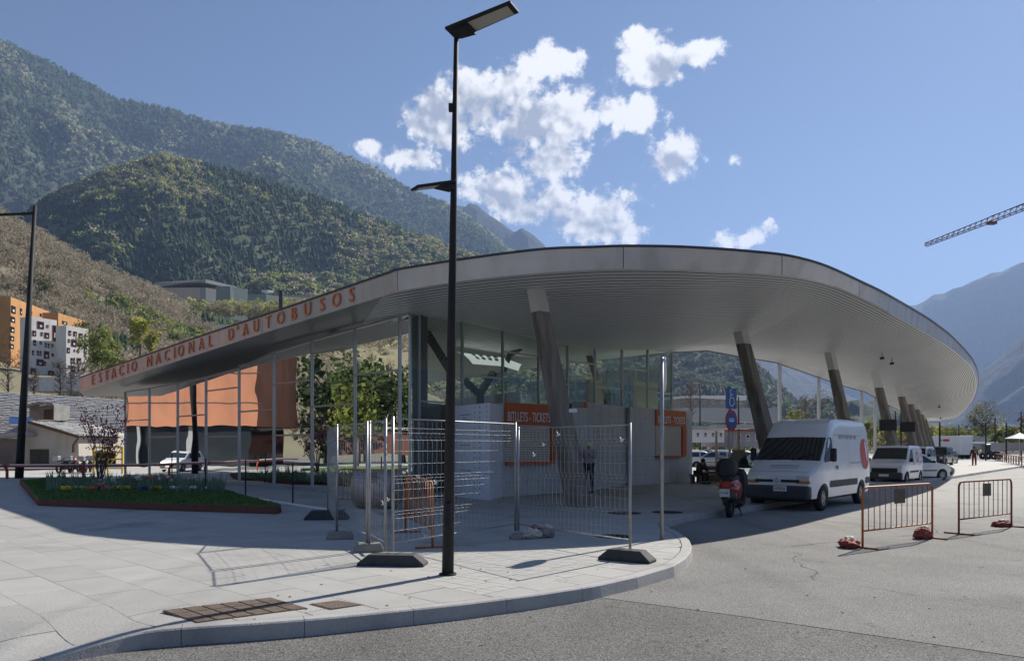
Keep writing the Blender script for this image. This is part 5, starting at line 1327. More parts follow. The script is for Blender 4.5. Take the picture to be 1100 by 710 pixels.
G0 = t.location
gv = []; gf = []; gc = []
while cnt < 32000:
    x = rs.uniform(min(xs), max(xs)); y = rs.uniform(min(ys), max(ys))
    if not inside((x, y), poly): continue
    cnt += 1; h = rs.uniform(.03, .085)*(1.3 if noise.noise(Vector((x*.9, y*.9, 0))) > .1 else .8); a = rs.uniform(0, PI); dx, dy = math.cos(a)*.025, math.sin(a)*.025; b = len(gv); lx, ly = rs.normal()*.03, rs.normal()*.03
    gv += [(x-dx-G0.x, y-dy-G0.y, .15), (x+dx-G0.x, y+dy-G0.y, .15), (x+lx-G0.x, y+ly-G0.y, .15+h)]; gf.append((b, b+1, b+2))
me = bpy.data.meshes.new('grass'); me.from_pydata(gv, [], gf); me.materials.append(M['grass']); o = bpy.data.objects.new('grass', me); COL.objects.link(o); o.parent = t; o['kind'] = 'stuff'
# leafy stems + flowers
def inbed(p): return inside((p.x, p.y), poly)
fv_ = MB(); cols = {'tulip_red': (.5, .03, .03), 'pansy_yellow': (.8, .55, .02), 'tulip_white': (.75, .72, .62), 'pansy_blue': (.06, .07, .45), 'tulip_orange': (.6, .16, .03), 'tulip_pink': (.5, .14, .2)}
for k, c in cols.items(): mat(k, c, .7)
mat('stem', (.10, .20, .07), .8); mat('stem_grey', (.16, .24, .15), .8)
st = MB()
for _ in range(1300):
    px = rs.uniform(50, 240); g = ground(px, rs.uniform(519.5, 533) if px < 190 else rs.uniform(524, 535))
    h = rs.uniform(.08, .5)*(.5+.8*abs(noise.noise(Vector((g.x*1.3, g.y*1.3, 0)))*2)); 
    for q in range(3):
        d = Vector((rs.normal()*.08, rs.normal()*.08, h)); w = Vector((rs.normal(), rs.normal(), 0)).normalized()*.03; b0 = Vector((g.x, g.y, .15)); st.add([b0-w, b0+w, b0+d], [(0, 1, 2)])
fo = st.build('foliage', M['stem_grey'], t, recalc=False, world=True); fo['kind'] = 'stuff'
FL = [('pansy_yellow', 66, 90, 524, 528, 9), ('pansy_yellow', 122, 138, 527, 531, 16), ('tulip_orange', 84, 118, 523, 527, 7), ('pansy_blue', 152, 160, 526, 531, 22), ('pansy_yellow', 164, 172, 528, 533, 20), ('tulip_red', 128, 192, 513, 518, 6), ('tulip_white', 96, 214, 512, 519, 16), ('tulip_orange', 160, 168, 514, 517, 3), ('tulip_white', 180, 232, 526, 531, 8), ('tulip_pink', 100, 130, 518, 522, 6)]
for nm, x0, x1, y0, y1, n_ in FL:
    for _ in range(int(n_*1.5)):
        px = rs.uniform(x0, x1); py = rs.uniform(y0, y1); Y = 28.5 if py < 520 else 24.5
        c = at(px, py, Y)
        if c.z < .2: c.z = .26
        m = MB(); m.sphere(tuple(c), .085, 6, (1, 1, .8)); fo = m.build('flower', M[nm], t, world=True)
# flowering shrub with bare stems
g = at(108, 518, 29); t = empty('flowering_shrub', (g.x, g.y, .12), label='thin leafless shrub with pink blossoms standing in the flower bed', cat='shrub')
m = MB(); tips = []
for k in range(16):
    a = rs.uniform(0, 2*PI); r = rs.uniform(.25, 1.0); b = Vector((rs.uniform(-.08, .08), rs.uniform(-.08, .08), 0)); e = Vector((math.cos(a)*r+.1, math.sin(a)*r, rs.uniform(1.7, 3.1))); md = b.lerp(e, .5)-Vector((math.cos(a)*r*.2, math.sin(a)*r*.2, 0))
    m.tube([b, md, e], [.022, .013, .005], 5, False)
    for q in range(5):
        s_ = md.lerp(e, rs.uniform(0, 1)); f_ = s_+Vector((rs.normal()*.2, rs.normal()*.2, rs.uniform(.1, .45))); m.tube([s_, f_], [.007, .003], 3, False); tips.append(f_); tips.append(s_.lerp(f_, .6))
    tips.append(e)
m.build('stems', M['bark'], t); mat('blossom', (.42, .13, .16), .8, (.30, .08, .10), 5)
m = MB()
for p in tips:
    for q in range(3):
        c = p+Vector((rs.normal()*.05, rs.normal()*.05, rs.normal()*.05)); m.sphere(tuple(c), .028, 5)
o = m.build('blossom', M['blossom'], t); o['kind'] = 'stuff'

# ------------------------------------------------------------------ covers in the pavement
def cover(quad, z, mt, name, label, cat='manhole cover', rows=6, colsn=3):
    P_ = [ground(*q) for q in quad]; t = empty(name, (P_[0].x, P_[0].y, 0), label=label, cat=cat)
    m = MB(); m.prism([(p.x, p.y) for p in P_], z-.008, z); m.build('frame', M['kerbstone'] if False else M[mt], t, world=True)
    for i in range(rows):
        for j in range(colsn):
            def bl(u, v): return P_[0].lerp(P_[1], u).lerp(P_[3].lerp(P_[2], u), v)
            e = .03; u0, u1 = (i+e*2)/rows, (i+1-e*2)/rows; v0, v1 = (j+e)/colsn, (j+1-e)/colsn; q = [bl(u0, v0), bl(u1, v0), bl(u1, v1), bl(u0, v1)]
            m = MB(); m.prism([(p.x, p.y) for p in q], z, z+.006); m.build('plate', M[mt], t, world=True)
    return t
cover([(174, 656), (291, 642), (331, 653.5), (211, 669)], .004, 'rust_cover', 'manhole_cover', 'large brown manhole cover of several plates in the sunlit pavement')
cover([(331.6, 649), (364, 645), (391, 649.5), (355, 655)], .004, 'rust_cover', 'manhole_cover', 'small brown cover beside the large one in the sunlit pavement', rows=1, colsn=1)
for (px, py, r, lab) in ((659, 576, .32, 'round dark cover just behind the right fence panel'), (671, 551, .4, 'round dark cover in the shade in front of the right booth'), (717, 550, .38, 'round dark cover in the shade behind the slim white post')):
    g = ground(px, py); t = empty('round_cover', g, label=lab, cat='drain cover', group='round covers in the shaded paving')
    m = MB(); m.lathe((0, 0, .003), [(r, 0), (r, .004), (r*.86, .005), (r*.85, .002), (0.001, .002)], 24); m.build('frame', M['dark_metal'], t)
    for k in range(-4, 5):
        w = math.sqrt(max(0.01, (r*.82)**2-(k*r*.18)**2)); m = MB(); m.box((0, k*r*.18, .008), (2*w, r*.09, .006)); m.build('slot_bar', M['rubber'], t)

# ------------------------------------------------------------------ crane
C0 = at(994, 264.5, 270); C1 = at(1190, 192, 232)
t = empty('crane', (C1.x+10, C1.y, 0), label='lattice jib of a tower crane entering at the upper right', cat='crane')
D = (C1-C0); Ln = D.length; D.normalize(); sd_ = D.cross(Vector((0, 0, 1))).normalized(); up = sd_.cross(D)
m = MB(); nb = 30; r = .075; hh = 2.7; ww = 2.1
for s_ in (-1, 1): m.bar(C0+sd_*s_*ww/2, C1+sd_*s_*ww/2, .24, .24)
m.bar(C0+up*hh*.4, C1+up*hh, .24, .24); m.build('chords', M['dark_metal'], t, world=True)
m = MB()
for k in range(nb):
    a = C0+D*Ln*k/nb; b = C0+D*Ln*(k+.5)/nb; c = C0+D*Ln*(k+1)/nb; hk = hh*(.4+.6*k/nb)
    for s_ in (-1, 1): m.bar(a+sd_*s_*ww/2, b+up*hk, .13, .13); m.bar(b+up*hk, c+sd_*s_*ww/2, .13, .13)
    m.bar(a-sd_*ww/2, a+sd_*ww/2, .06, .06)
m.build('lattice', M['crane_red'], t, world=True)
m = MB(); q = C0+D*Ln*.40; m.bar(q+up*1.9, q+D*36+up*3.4+Vector((0, 0, -2)), .2, .2); m.box(q-up*.6, (2.4, 1.8, .8)); m.build('trolley', M['crane_red'], t, world=True)
m = MB(); b = Vector((C1.x+10, C1.y, 0))
for a in ((-1, -1), (1, -1), (1, 1), (-1, 1)): m.bar(b+Vector((a[0], a[1], 0)), b+Vector((a[0], a[1], C1.z+8)), .2, .2)
for k in range(30): z = k*(C1.z+8)/30; m.bar(b+Vector((-1, -1, z)), b+Vector((1, -1, z+1.5)), .1, .1)
m.bar(C1, b+Vector((0, 0, C1.z-1)), 1.0, 1.2); m.build('mast', M['crane_red'], t, world=True)

# dry leaves and scraps of paper blown along the kerb and paving
lm = MB(); rl_ = random.Random(3)
for k in range(150):
    if k < 70: px, py, z = rl_.uniform(60, 740), None, .002
    else: px, py, z = rl_.uniform(100, 1080), rl_.uniform(600, 705), ROAD+.006
    if py is None:
        py = rl_.uniform(600, 668); g = ground(px, py, 0)
        if not inside((g.x, g.y), slab_poly) or g.x < -2.6: continue
    else:
        g = ground(px, py, ROAD)
        if inside((g.x, g.y), plaza_poly) or kdist(g.x, g.y) < .1: continue
    s_ = rl_.uniform(.010, .028); a = rl_.uniform(0, PI); c = Vector((g.x, g.y, z)); d = Vector((math.cos(a), math.sin(a), .1))*s_; e = Vector((-math.sin(a), math.cos(a), .25))*s_*.6
    lm.add([c-d, c-e+Vector((0, 0, .01)), c+d, c+e+Vector((0, 0, .004))], [(0, 1, 2, 3)])
tag(lm.build('dry_leaves', M['wood_light'], recalc=False), 'dry leaves and scraps scattered over the paving and road', 'litter', kind='stuff')
# ------------------------------------------------------------------ vehicles
def make_vehicle(name, label, loc, rz, prm, cat, group=None, detail=True):
    """x forward, y left, z up. prm: profile, W, wheels, colours, windows"""
    t = empty(name, loc, rz, label=label, cat=cat, group=group)
    prof = prm['prof']; Wd = prm['W']; H = max(z for x, z in prof); tum = prm.get('tum', .10); belt = prm.get('belt', .95)
    ftap = prm.get('ftap', .14); xf = prof[-1][0]; xr = prof[0][0]
    top = lin(prof)
    zl0 = prm.get('zl', .28); wr = prm['wr']; axles = prm['axles']
    def low(x):
        z = zl0
        for a in axles:
            d = abs(x-a); R = wr*1.22
            if d < R: z = max(z, wr*0.95+math.sqrt(R*R-d*d)*0.98)
        return z
    def half(x, z):
        w = Wd
        w *= 1-tum*max(0, (z-belt))/(H-belt)
        w *= 1-ftap*max(0, min(1, (x-(xf-1.0))/1.0))**2.2
        w *= 1-.05*max(0, min(1, ((xr+.5)-x)/.5))**2
        w *= 1-.06*max(0, (belt*.6-z)/(belt*.6))
        return w
    xs = set()
    for x, z in prof: xs.add(round(x, 4))
    n = 64
    for k in range(n+1): xs.add(round(xr+(xf-xr)*k/n, 4))
    for a in axles:
        for q in range(-8, 9): xs.add(round(max(xr, min(xf, a+wr*1.22*math.sin(q/8*PI/2))), 4))
    xs = sorted(xs); secs = []
    fr = [0, .02, .12, .3, .5, .68, .82, .92, .975, 1.0]
    for x in xs:
        zt = top(x); zb = min(low(x), zt-.05); s = []
        e = min(.09, (zt-zb)*.4); r = []
        for f_ in fr:
            z = zb+(zt-zb)*f_; w = half(x, z)
            if f_ > .9:
                k = (f_-.9)/.1; w -= prm.get('edge', .09)*k**2
            r.append((w, z))
        r.append((r[-1][0]*.6, zt+.012)); r.append((0, zt+.018))
        sec = [(x, w, z) for w, z in r]+[(x, -w, z) for w, z in r[-2::-1]]
        secs.append(sec)
    m = MB(); m.grid(secs, True)
    b = MB(); m.add(secs[0], [tuple(range(len(secs[0])))], False); m.add(secs[-1], [tuple(range(len(secs[-1])))[::-1]], False)
    m.add([(x, sgn*half(x, low(x))*.98, low(x)+.02) for x in xs for sgn in (1, -1)], [(2*i, 2*i+1, 2*i+3, 2*i+2) for i in range(len(xs)-1)], False)
    bo = m.build('body', M[prm['paint']], t)
    es = bo.modifiers.new('es', 'EDGE_SPLIT'); es.split_angle = math.radians(38)
    # side windows / panels
    def patch(nm, poly, mt, off=.006, both=True, side=1, seg=5):
        for sg in ((1, -1) if both else (side,)):
            bm = bmesh.new(); vs = [bm.verts.new((x, 0, z)) for x, z in poly]; bm.faces.new(vs)
            bmesh.ops.triangulate(bm, faces=bm.faces); bmesh.ops.subdivide_edges(bm, edges=bm.edges, cuts=3, use_grid_fill=True)
            for v in bm.verts:
                zt = top(v.co.x); zb = low(v.co.x); f_ = (v.co.z-zb)/(zt-zb); w = half(v.co.x, v.co.z)
                if f_ > .9: w -= prm.get('edge', .09)*((f_-.9)/.1)**2
                v.co.y = sg*(w+off)
            me = bpy.data.meshes.new(nm); bm.to_mesh(me); bm.free(); me.materials.append(M[mt]); o = bpy.data.objects.new(nm, me); COL.objects.link(o); o.parent = t
            for p_ in me.polygons: p_.use_smooth = True
    for item in prm.get('patches', []):
        patch(*item)
    def topstrip(nm, x0, x1, mt, wf=.86, off=.012, zoff0=0):
        rows = []
        for k in range(9):
            x = x0+(x1-x0)*k/8; z = top(x); w = (half(x, z)-prm.get('edge', .09))*wf
            # push along the normal of the profile
            dz = (top(x+.01)-top(x-.01))/.02; nx, nz = -dz, 1; l_ = math.hypot(nx, nz)
            rows.append([(x+nx/l_*off, w*(2*j/8-1), z+.018*(1-abs(2*j/8-1))+nz/l_*off) for j in range(9)])
        m = MB(); m.grid(rows, True); m.build(nm, M[mt], t)
    for item in prm.get('tops', []): topstrip(*item)
    # wheels
    for a in axles:
        for sg in (1, -1):
            y = sg*(Wd-.11)
            m = MB(); R = wr; m.lathe((0, 0, 0), [(R*.62, -.10), (R*.9, -.10), (R, -.07), (R, .07), (R*.9, .10), (R*.62, .10)], 24, 'Y')
            o = m.build('wheel', M['tyre'], t); o.location = (a, y, wr)
            m = MB(); m.lathe((0, sg*.085, 0), [(R*.64, 0), (R*.6, -.02), (R*.25, .012), (.001, .02)] if sg > 0 else [(R*.64, 0), (R*.6, .02), (R*.25, -.012), (.001, -.02)], 20, 'Y'); m.build('rim', M['rim'], o)
            m = MB()
            for k in range(5):
                an = 2*PI*k/5; m.box((R*.42*math.cos(an), sg*.10, R*.42*math.sin(an)), (R*.12, .01, R*.12))
            m.build('rim_slots', M['black'], o)
    m = MB(); m.box(((xf+xr)/2, 0, .36), ((xf-xr)*.9, Wd*1.35, .25)); m.build('underbody', M['black'], t)
    for item in prm.get('boxes', []):
        nm, c, sz, mt = item[:4]; bv = item[4] if len(item) > 4 else .01
        m = MB(); m.box(c, sz); m.build(nm, M[mt], t, bevel=bv)
    return t, half, top
ANG = math.atan2(-ROW.y, -ROW.x)
# ---- tall white van
van_prof = [(-2.70, 2.30), (-2.62, 2.44), (-2.4, 2.485), (0.2, 2.485), (.62, 2.44), (.92, 2.32), (1.12, 2.12), (1.22, 1.98), (1.95, 1.30), (2.05, 1.25), (2.55, 1.02), (2.66, .93), (2.70, .62)]
van = dict(prof=van_prof, W=.995, tum=.13, belt=1.1, ftap=.15, zl=.34, wr=.34, axles=(-1.62, 1.86), paint='paint_white', edge=.10,
    patches=[('side_window', [(1.02, 1.32), (1.02, 1.9), (1.12, 1.96), (1.22, 1.93), (1.80, 1.38), (1.80, 1.28)], 'car_glass', .006),
             ('side_moulding', [(-2.6, .60), (-2.6, .78), (-2.05, .78), (-2.05, .60)], 'bumper', .015), ('side_moulding', [(-1.15, .60), (-1.15, .78), (1.36, .78), (1.36, .60)], 'bumper', .015),
             ('door_seam', [(.92, .5), (.92, 2.0), (.93, 2.0), (.93, .5)], 'logo_grey', .004), ('door_seam', [(-.45, .5), (-.45, 2.1), (-.437, 2.1), (-.437, .5)], 'logo_grey', .004), ('slide_rail', [(-2.5, 1.22), (-2.5, 1.245), (-.5, 1.245), (-.5, 1.22)], 'logo_grey', .005), ('roof_seam', [(-2.6, 2.02), (-2.6, 2.035), (.8, 2.035), (.8, 2.02)], 'logo_grey', .005),
             ('door_handle', [(.70, 1.08), (.70, 1.18), (.82, 1.18), (.82, 1.08)], 'black', .02)],
    tops=[('windscreen', 1.26, 1.93, 'car_glass', 1.04, .012), ('hood_seam', 2.52, 2.535, 'logo_grey', 1.0, .006)],
    boxes=[('bumper', (2.66, 0, .50), (.26, 1.80, .36), 'bumper', .07), ('bumper', (-2.7, 0, .52), (.12, 1.85, .22), 'bumper', .04),
           ('wing_mirror', (1.55, 1.14, 1.48), (.14, .16, .36), 'black', .04), ('wing_mirror', (1.55, -1.14, 1.48), (.14, .16, .36), 'black', .04),
           ('grille', (2.70, 0.36, .80), (.03, .5, .07), 'black', .005), ('grille', (2.70, -0.36, .80), (.03, .5, .07), 'black', .005),
           ('headlight', (2.655, .70, .87), (.08, .36, .15), 'headlamp', .02), ('headlight', (2.655, -.70, .87), (.08, .36, .15), 'headlamp', .02),
           ('indicator', (2.675, .70, .765), (.07, .38, .055), 'amber', .015), ('indicator', (2.675, -.70, .765), (.07, .38, .055), 'amber', .015),
           ('number_plate', (2.797, .12, .60), (.012, .36, .14), 'plate', 0), ('roof_rack', (-1.9, 0, 2.51), (.6, 1.3, .05), 'black', .01)])
fw = ground(881, 548.3, ROAD)
cpos = Vector((fw.x, fw.y)) + ROW*1.86 - PERP*0.88
vt, vhalf, vtop = make_vehicle('delivery_van', 'tall white delivery van with a round red logo, parked nearest under the canopy', (cpos.x, cpos.y, ROAD), ANG, van, 'van', 'vehicles parked under the canopy')
def side_text(t, s, x, z, size, mt, half, sx=1.0, off=.008, name='lettering'):
    y = half(x, z)+off; return text_mesh(s, size, M[mt], name, t, (x, y, z), (-1, 0, 0), (0, 0.12, 1), .003, sx=sx)
vt.scale = (1, 1, 1.035)
side_text(vt, 'REDCCIONS 789 - 089', -.45, 1.96, .15, 'logo_grey', vhalf, 1.15)
m = MB(); nn = 28; c0 = (-2.02, 1.48)
vs = [(c0[0], vhalf(*c0)+.008, c0[1])]
for k in range(nn+1):
    a = 2*PI*k/nn; x = c0[0]+.42*math.cos(a); z = c0[1]+.46*math.sin(a); vs.append((x, vhalf(x, z)+.008, z))
m.add(vs, [(0, k, k+1) for k in range(1, nn+1)]); m.build('red_logo', M['logo_red'], vt)
m = MB(); vs = []
for k in range(13):
    f_ = k/12; z = 1.86-f_*.62; w = .10*math.sin(PI*(f_*.9+.1)); x = -2.02-.10-.10*math.sin(f_*2.2)
    vs += [(x-w, vhalf(x, z)+.013, z), (x+w*.8, vhalf(x, z)+.013, z)]
m.add(vs, [(2*k, 2*k+1, 2*k+3, 2*k+2) for k in range(12)]); m.build('logo_streak', M['white_paint'], vt)
# hood print, plate and emblem
hd = Vector((1, 0, -.46)).normalized(); hu = Vector((-hd.x, 0, -hd.z))
text_mesh('RESTROM', .15, M['logo_grey'], 'lettering', vt, (2.24, .05, 1.163+.022), (0, 1, 0), (-.9, 0, .42), .003, sx=1.2)
m = MB(); m.box((2.36, .05, 1.128), (.012, .8, .006), M=Matrix.Rotation(.43, 3, 'Y')); m.build('print_line', M['logo_grey'], vt)
text_mesh('H7626', .11, M['black'], 'plate_lettering', vt, (2.806, .12, .60), (0, 1, 0), (0, 0, 1), .002)
m = MB(); m.add([(2.725, .0, .88), (2.725, .055, .80), (2.725, 0, .72), (2.725, -.055, .80), (2.72, 0, .85), (2.72, .03, .80), (2.72, 0, .75), (2.72, -.03, .80)], [(0, 1, 5, 4), (1, 2, 6, 5), (2, 3, 7, 6), (3, 0, 4, 7)]); m.build('emblem', M['galv'], vt)
# wipers
m = MB()
for y0 in (-.55, .15): m.tube([(1.97, y0, 1.335), (1.75, y0+.55, 1.535)], .012, 5)
m.build('wiper', M['black'], vt)
# ---- small white van
sv = dict(prof=[(-2.0, 1.62), (-1.93, 1.74), (-1.6, 1.80), (.15, 1.82), (.48, 1.77), (1.15, 1.14), (1.75, .98), (1.93, .86), (1.98, .55)], W=.83, tum=.12, belt=.95, ftap=.14, zl=.26, wr=.30, axles=(-1.30, 1.30), paint='paint_white', edge=.07,
    patches=[('side_window', [(.12, 1.05), (.12, 1.62), (.42, 1.64), (.55, 1.58), (.95, 1.12), (.95, 1.05)], 'car_glass', .006), ('side_moulding', [(-.85, .55), (-.85, .64), (.85, .64), (.85, .55)], 'bumper', .012), ('door_handle', [(-.02, .92), (-.02, .99), (.10, .99), (.10, .92)], 'black', .015), ('door_seam', [(.0, .4), (.0, 1.7), (.012, 1.7), (.012, .4)], 'logo_grey', .004)],
    tops=[('windscreen', .56, 1.12, 'car_glass', 1.0, .01)],
    boxes=[('bumper', (1.93, 0, .42), (.26, 1.5, .34), 'bumper', .06), ('bumper', (-2.0, 0, .42), (.15, 1.5, .25), 'bumper', .05), ('grille', (1.96, 0, .68), (.05, 1.1, .2), 'black', .02), ('headlight', (1.88, .60, .80), (.1, .28, .16), 'headlamp', .03), ('headlight', (1.88, -.60, .80), (.1, .28, .16), 'headlamp', .03), ('number_plate', (2.065, 0, .45), (.01, .42, .11), 'plate', 0),
           ('wing_mirror', (.95, .92, 1.14), (.1, .14, .18), 'black', .03), ('wing_mirror', (.95, -.92, 1.14), (.1, .14, .18), 'black', .03), ('roof_rail', (-.6, .58, 1.85), (2.0, .04, .04), 'black', .01), ('roof_rail', (-.6, -.58, 1.85), (2.0, .04, .04), 'black', .01)])
rw = ground(986.5, 518.5, ROAD); c2_ = Vector((rw.x, rw.y)) - ROW*1.30 - PERP*0.72
v2, h2_, t2_ = make_vehicle('small_van', 'small white panel van with black bumper and red mark behind the tall van', (c2_.x, c2_.y, ROAD), ANG, sv, 'van', 'vehicles parked under the canopy')
# its markings: a red ring and a black Y shaped mark
m = MB(); vs = []
for k in range(25):
    a = 2*PI*k/24
    for r in (.17, .26): x = -.72+r*math.cos(a)*1.0; z = 1.28+r*1.1*math.sin(a); vs.append((x, h2_(x, z)+.008, z))
m.add(vs, [(2*k, 2*k+1, 2*k+3, 2*k+2) for k in range(24)]); m.build('red_ring_mark', M['logo_red'], v2)
side_text(v2, 'V', -1.45, 1.32, .42, 'logo_grey', h2_, 1.0)
side_text(v2, 'ALTO', -1.40, 1.02, .14, 'logo_grey', h2_, 1.3)
text_mesh('AUTO', .16, M['logo_grey'], 'lettering', v2, (1.5, .45, 1.07), (0, 1, 0), (-1, 0, .26), .003)
# ---- white hatchback turned sideways
hb = dict(prof=[(-1.85, .95), (-1.78, 1.12), (-1.45, 1.38), (-1.0, 1.45), (-.1, 1.44), (.25, 1.36), (.95, .93), (1.55, .82), (1.78, .70), (1.86, .48)], W=.80, tum=.2, belt=.88, ftap=.16, zl=.22, wr=.29, axles=(-1.22, 1.20), paint='paint_white', edge=.07,
    patches=[('side_window', [(-.35, .93), (-.30, 1.30), (.05, 1.32), (.22, 1.26), (.72, .93)], 'car_glass', .006), ('side_window', [(-1.35, .98), (-1.1, 1.30), (-.38, 1.31), (-.42, .94)], 'car_glass', .006), ('side_moulding', [(-.85, .50), (-.85, .56), (.85, .56), (.85, .50)], 'bumper', .012), ('door_handle', [(-.35, .76), (-.35, .81), (-.22, .81), (-.22, .76)], 'black', .015)],
    tops=[('windscreen', .32, .90, 'car_glass', 1.0, .01), ('rear_window', -1.74, -1.48, 'car_glass', .95, .01)],
    boxes=[('bumper', (1.80, 0, .38), (.18, 1.42, .24), 'bumper', .05), ('headlight', (1.70, .55, .66), (.14, .3, .13), 'headlamp', .03), ('headlight', (1.70, -.55, .66), (.14, .3, .13), 'headlamp', .03), ('tail_light', (-1.80, .6, .86), (.1, .16, .3), 'tail_red', .02), ('tail_light', (-1.80, -.6, .86), (.1, .16, .3), 'tail_red', .02), ('wing_mirror', (.62, -.86, .98), (.1, .14, .12), 'black', .03), ('wing_mirror', (.62, .86, .98), (.1, .14, .12), 'black', .03), ('number_plate', (1.895, 0, .40), (.01, .42, .10), 'plate', 0)])
make_vehicle('hatchback', 'white hatchback turned sideways behind the small van', (21.15, 39.4, ROAD), math.atan2(.21, .976), hb, 'car', 'vehicles parked under the canopy')
# ---- white off-roader facing the camera
su = dict(prof=[(-2.1, 1.5), (-2.02, 1.72), (-1.7, 1.78), (.25, 1.78), (.5, 1.72), (.95, 1.14), (1.85, 1.02), (2.0, .92), (2.05, .55)], W=.88, tum=.12, belt=1.0, ftap=.10, zl=.38, wr=.37, axles=(-1.3, 1.35), paint='paint_white', edge=.07,
    patches=[('side_window', [(.1, 1.12), (.1, 1.62), (.42, 1.62), (.80, 1.16)], 'car_glass', .006), ('side_window', [(-.95, 1.12), (-.95, 1.62), (.0, 1.62), (.0, 1.12)], 'car_glass', .006), ('side_window', [(-1.9, 1.12), (-1.85, 1.6), (-1.08, 1.6), (-1.08, 1.12)], 'car_glass', .006)],
    tops=[('windscreen', .55, .93, 'car_glass', 1.0, .01)],
    boxes=[('bumper', (2.0, 0, .52), (.2, 1.6, .26), 'bumper', .05), ('grille', (2.04, 0, .80), (.05, .8, .2), 'black', .02), ('headlight', (1.98, .6, .82), (.1, .25, .2), 'headlamp', .03), ('headlight', (1.98, -.6, .82), (.1, .25, .2), 'headlamp', .03), ('wing_mirror', (.8, .98, 1.2), (.1, .16, .18), 'black', .03)])
make_vehicle('off_road_car', 'white off-road car with a dark windscreen behind the sideways hatchback', (27.2, 50.2, ROAD), ANG, su, 'car', 'vehicles parked under the canopy')
dk = dict(su); dk['paint'] = 'paint_dark'
make_vehicle('off_road_car', 'dark off-road car near the shadow edge behind the white one', (37.5, 65.5, ROAD), ANG, dk, 'car', 'vehicles parked under the canopy')
dk2 = dict(hb); dk2['paint'] = 'paint_dark'
make_vehicle('hatchback', 'dark car farthest back in the parked row beside the trailer', (42.5, 73.0, ROAD), ANG, dk2, 'car', 'vehicles parked under the canopy')
# trailer
tp_ = at(1016, 480, 108); t = empty('trailer', (tp_.x, tp_.y, ROAD), math.radians(-62), label='white box trailer with a small red emblem at the end of the row', cat='trailer', group=None)
m = MB(); m.box((0, 0, 2.0), (6.0, 3.0, 2.7)); m.build('box_body', M['paint_white'], t, bevel=.06)
for x in (-2, 1.6, 2.4):
    for s_ in (-1, 1):
        m = MB(); m.lathe((x, s_*1.3, .45), [(.2, -.12), (.44, -.12), (.44, .12), (.2, .12), (.001, .12)], 14, 'Y'); m.build('wheel', M['tyre'], t)
m = MB(); m.box((1.0, -1.51, 2.7), (.9, .02, .35)); m.build('red_emblem', M['logo_red'], t); m = MB(); m.box((.2, -1.51, 2.7), (.5, .02, .25)); m.build('dark_emblem', M['logo_grey'], t)
# parked cars far behind
FP = [(752, 488, 62, 'paint_white', 'white car farthest left in the sunny car park, right of the ticket booth'), (765, 489, 60, 'paint_silver', 'silver car in the sunny car park left of the parking sign'), (800, 487, 60, 'paint_white', 'white car in the sunny car park right of the parking sign'), (815, 488, 58, 'paint_silver', 'silver car in the sunny car park, just left of the van'), (774, 484, 80, 'paint_dark', 'dark car in the back row of the car park, near the sign pole'), (812, 484, 82, 'paint_red', 'red car in the back row of the car park'), (758, 484, 84, 'paint_blue', 'blue car in the back row at the left of the car park')]
for k, (px, py, Y, pt, lab) in enumerate(FP):
    c = at(px, 480, Y); q = dict(hb); q['paint'] = pt; make_vehicle('parked_car', lab, (c.x, c.y, ROAD), [0.2, 2.9, .1, 3.0, 1.6, 1.4, 1.5][k], q, 'car', 'cars in the far car park')
# car outside the frame on the left street, seen in the glass
q = dict(hb)
make_vehicle('hatchback', 'white car on the left street, seen reflected in the glass wall', (-34.5, 42.6, ROAD), .1, q, 'car')

# ---- scooter (seen from behind)
sp = ground(783, 556, ROAD); t = empty('motor_scooter', (sp.x, sp.y, ROAD), math.radians(97), label='red and black motor scooter seen from behind, parked left of the tall white van', cat='scooter')
# local: x forward
def ell(name, c, r, mt, parent=t, n=14, rot=None):
    m = MB(); m.sphere((0, 0, 0), 1, n, r); 
    if rot is not None: m.v = [tuple(rot @ Vector(v)) for v in m.v]
    m.v = [tuple(Vector(v)+Vector(c)) for v in m.v]; return m.build(name, M[mt], parent)
def wheel_(x, R, w):
    m = MB(); m.lathe((x, 0, R), [(R*.6, -w*.4), (R*.88, -w*.5), (R*.98, -w*.3), (R, 0), (R*.98, w*.3), (R*.88, w*.5), (R*.6, w*.4)], 24, 'Y'); o = m.build('wheel', M['tyre'], t)
    m = MB(); m.lathe((x, 0, R), [(R*.62, -.03), (R*.2, -.05), (R*.2, .05), (R*.62, .03)], 16, 'Y'); m.build('rim', M['rim'], o)
wheel_(.1, .25, .13); wheel_(1.38, .25, .12)
# body shell by sections
def shell(secs, name, mt, parent=t):
    rows = []
    for (x, w, z0, z1) in secs:
        rows.append([(x, w*math.copysign(abs(math.cos(a))**.7, math.cos(a)), (z0+z1)/2+(z1-z0)/2*math.copysign(abs(math.sin(a))**.7, math.sin(a))) for a in [2*PI*k/20 for k in range(21)]])
    m = MB(); m.grid(rows, True); m.add(rows[0], [tuple(range(21))]); m.add(rows[-1], [tuple(range(21))]); return m.build(name, M[mt], parent)
shell([(-.28, .10, .60, .80), (-.15, .19, .52, .86), (.1, .24, .46, .88), (.4, .23, .38, .82), (.62, .17, .34, .6)], 'rear_body', 'paint_red')
shell([(-.25, .12, .80, .87), (-.1, .17, .80, .93), (.3, .19, .78, .92), (.65, .13, .74, .88), (.72, .10, .72, .84)], 'seat', 'black')
shell([(-.42, .06, .38, .58), (-.30, .12, .38, .64), (-.1, .16, .36, .62), (.2, .16, .34, .5)], 'rear_mudguard', 'black')
shell([(.55, .20, .20, .32), (1.0, .20, .2, .32), (1.1, .2, .22, .5)], 'footboard', 'black')
shell([(1.02, .18, .30, 1.0), (1.12, .24, .4, 1.05), (1.28, .20, .5, .98), (1.36, .1, .6, .85)], 'front_fairing', 'black')
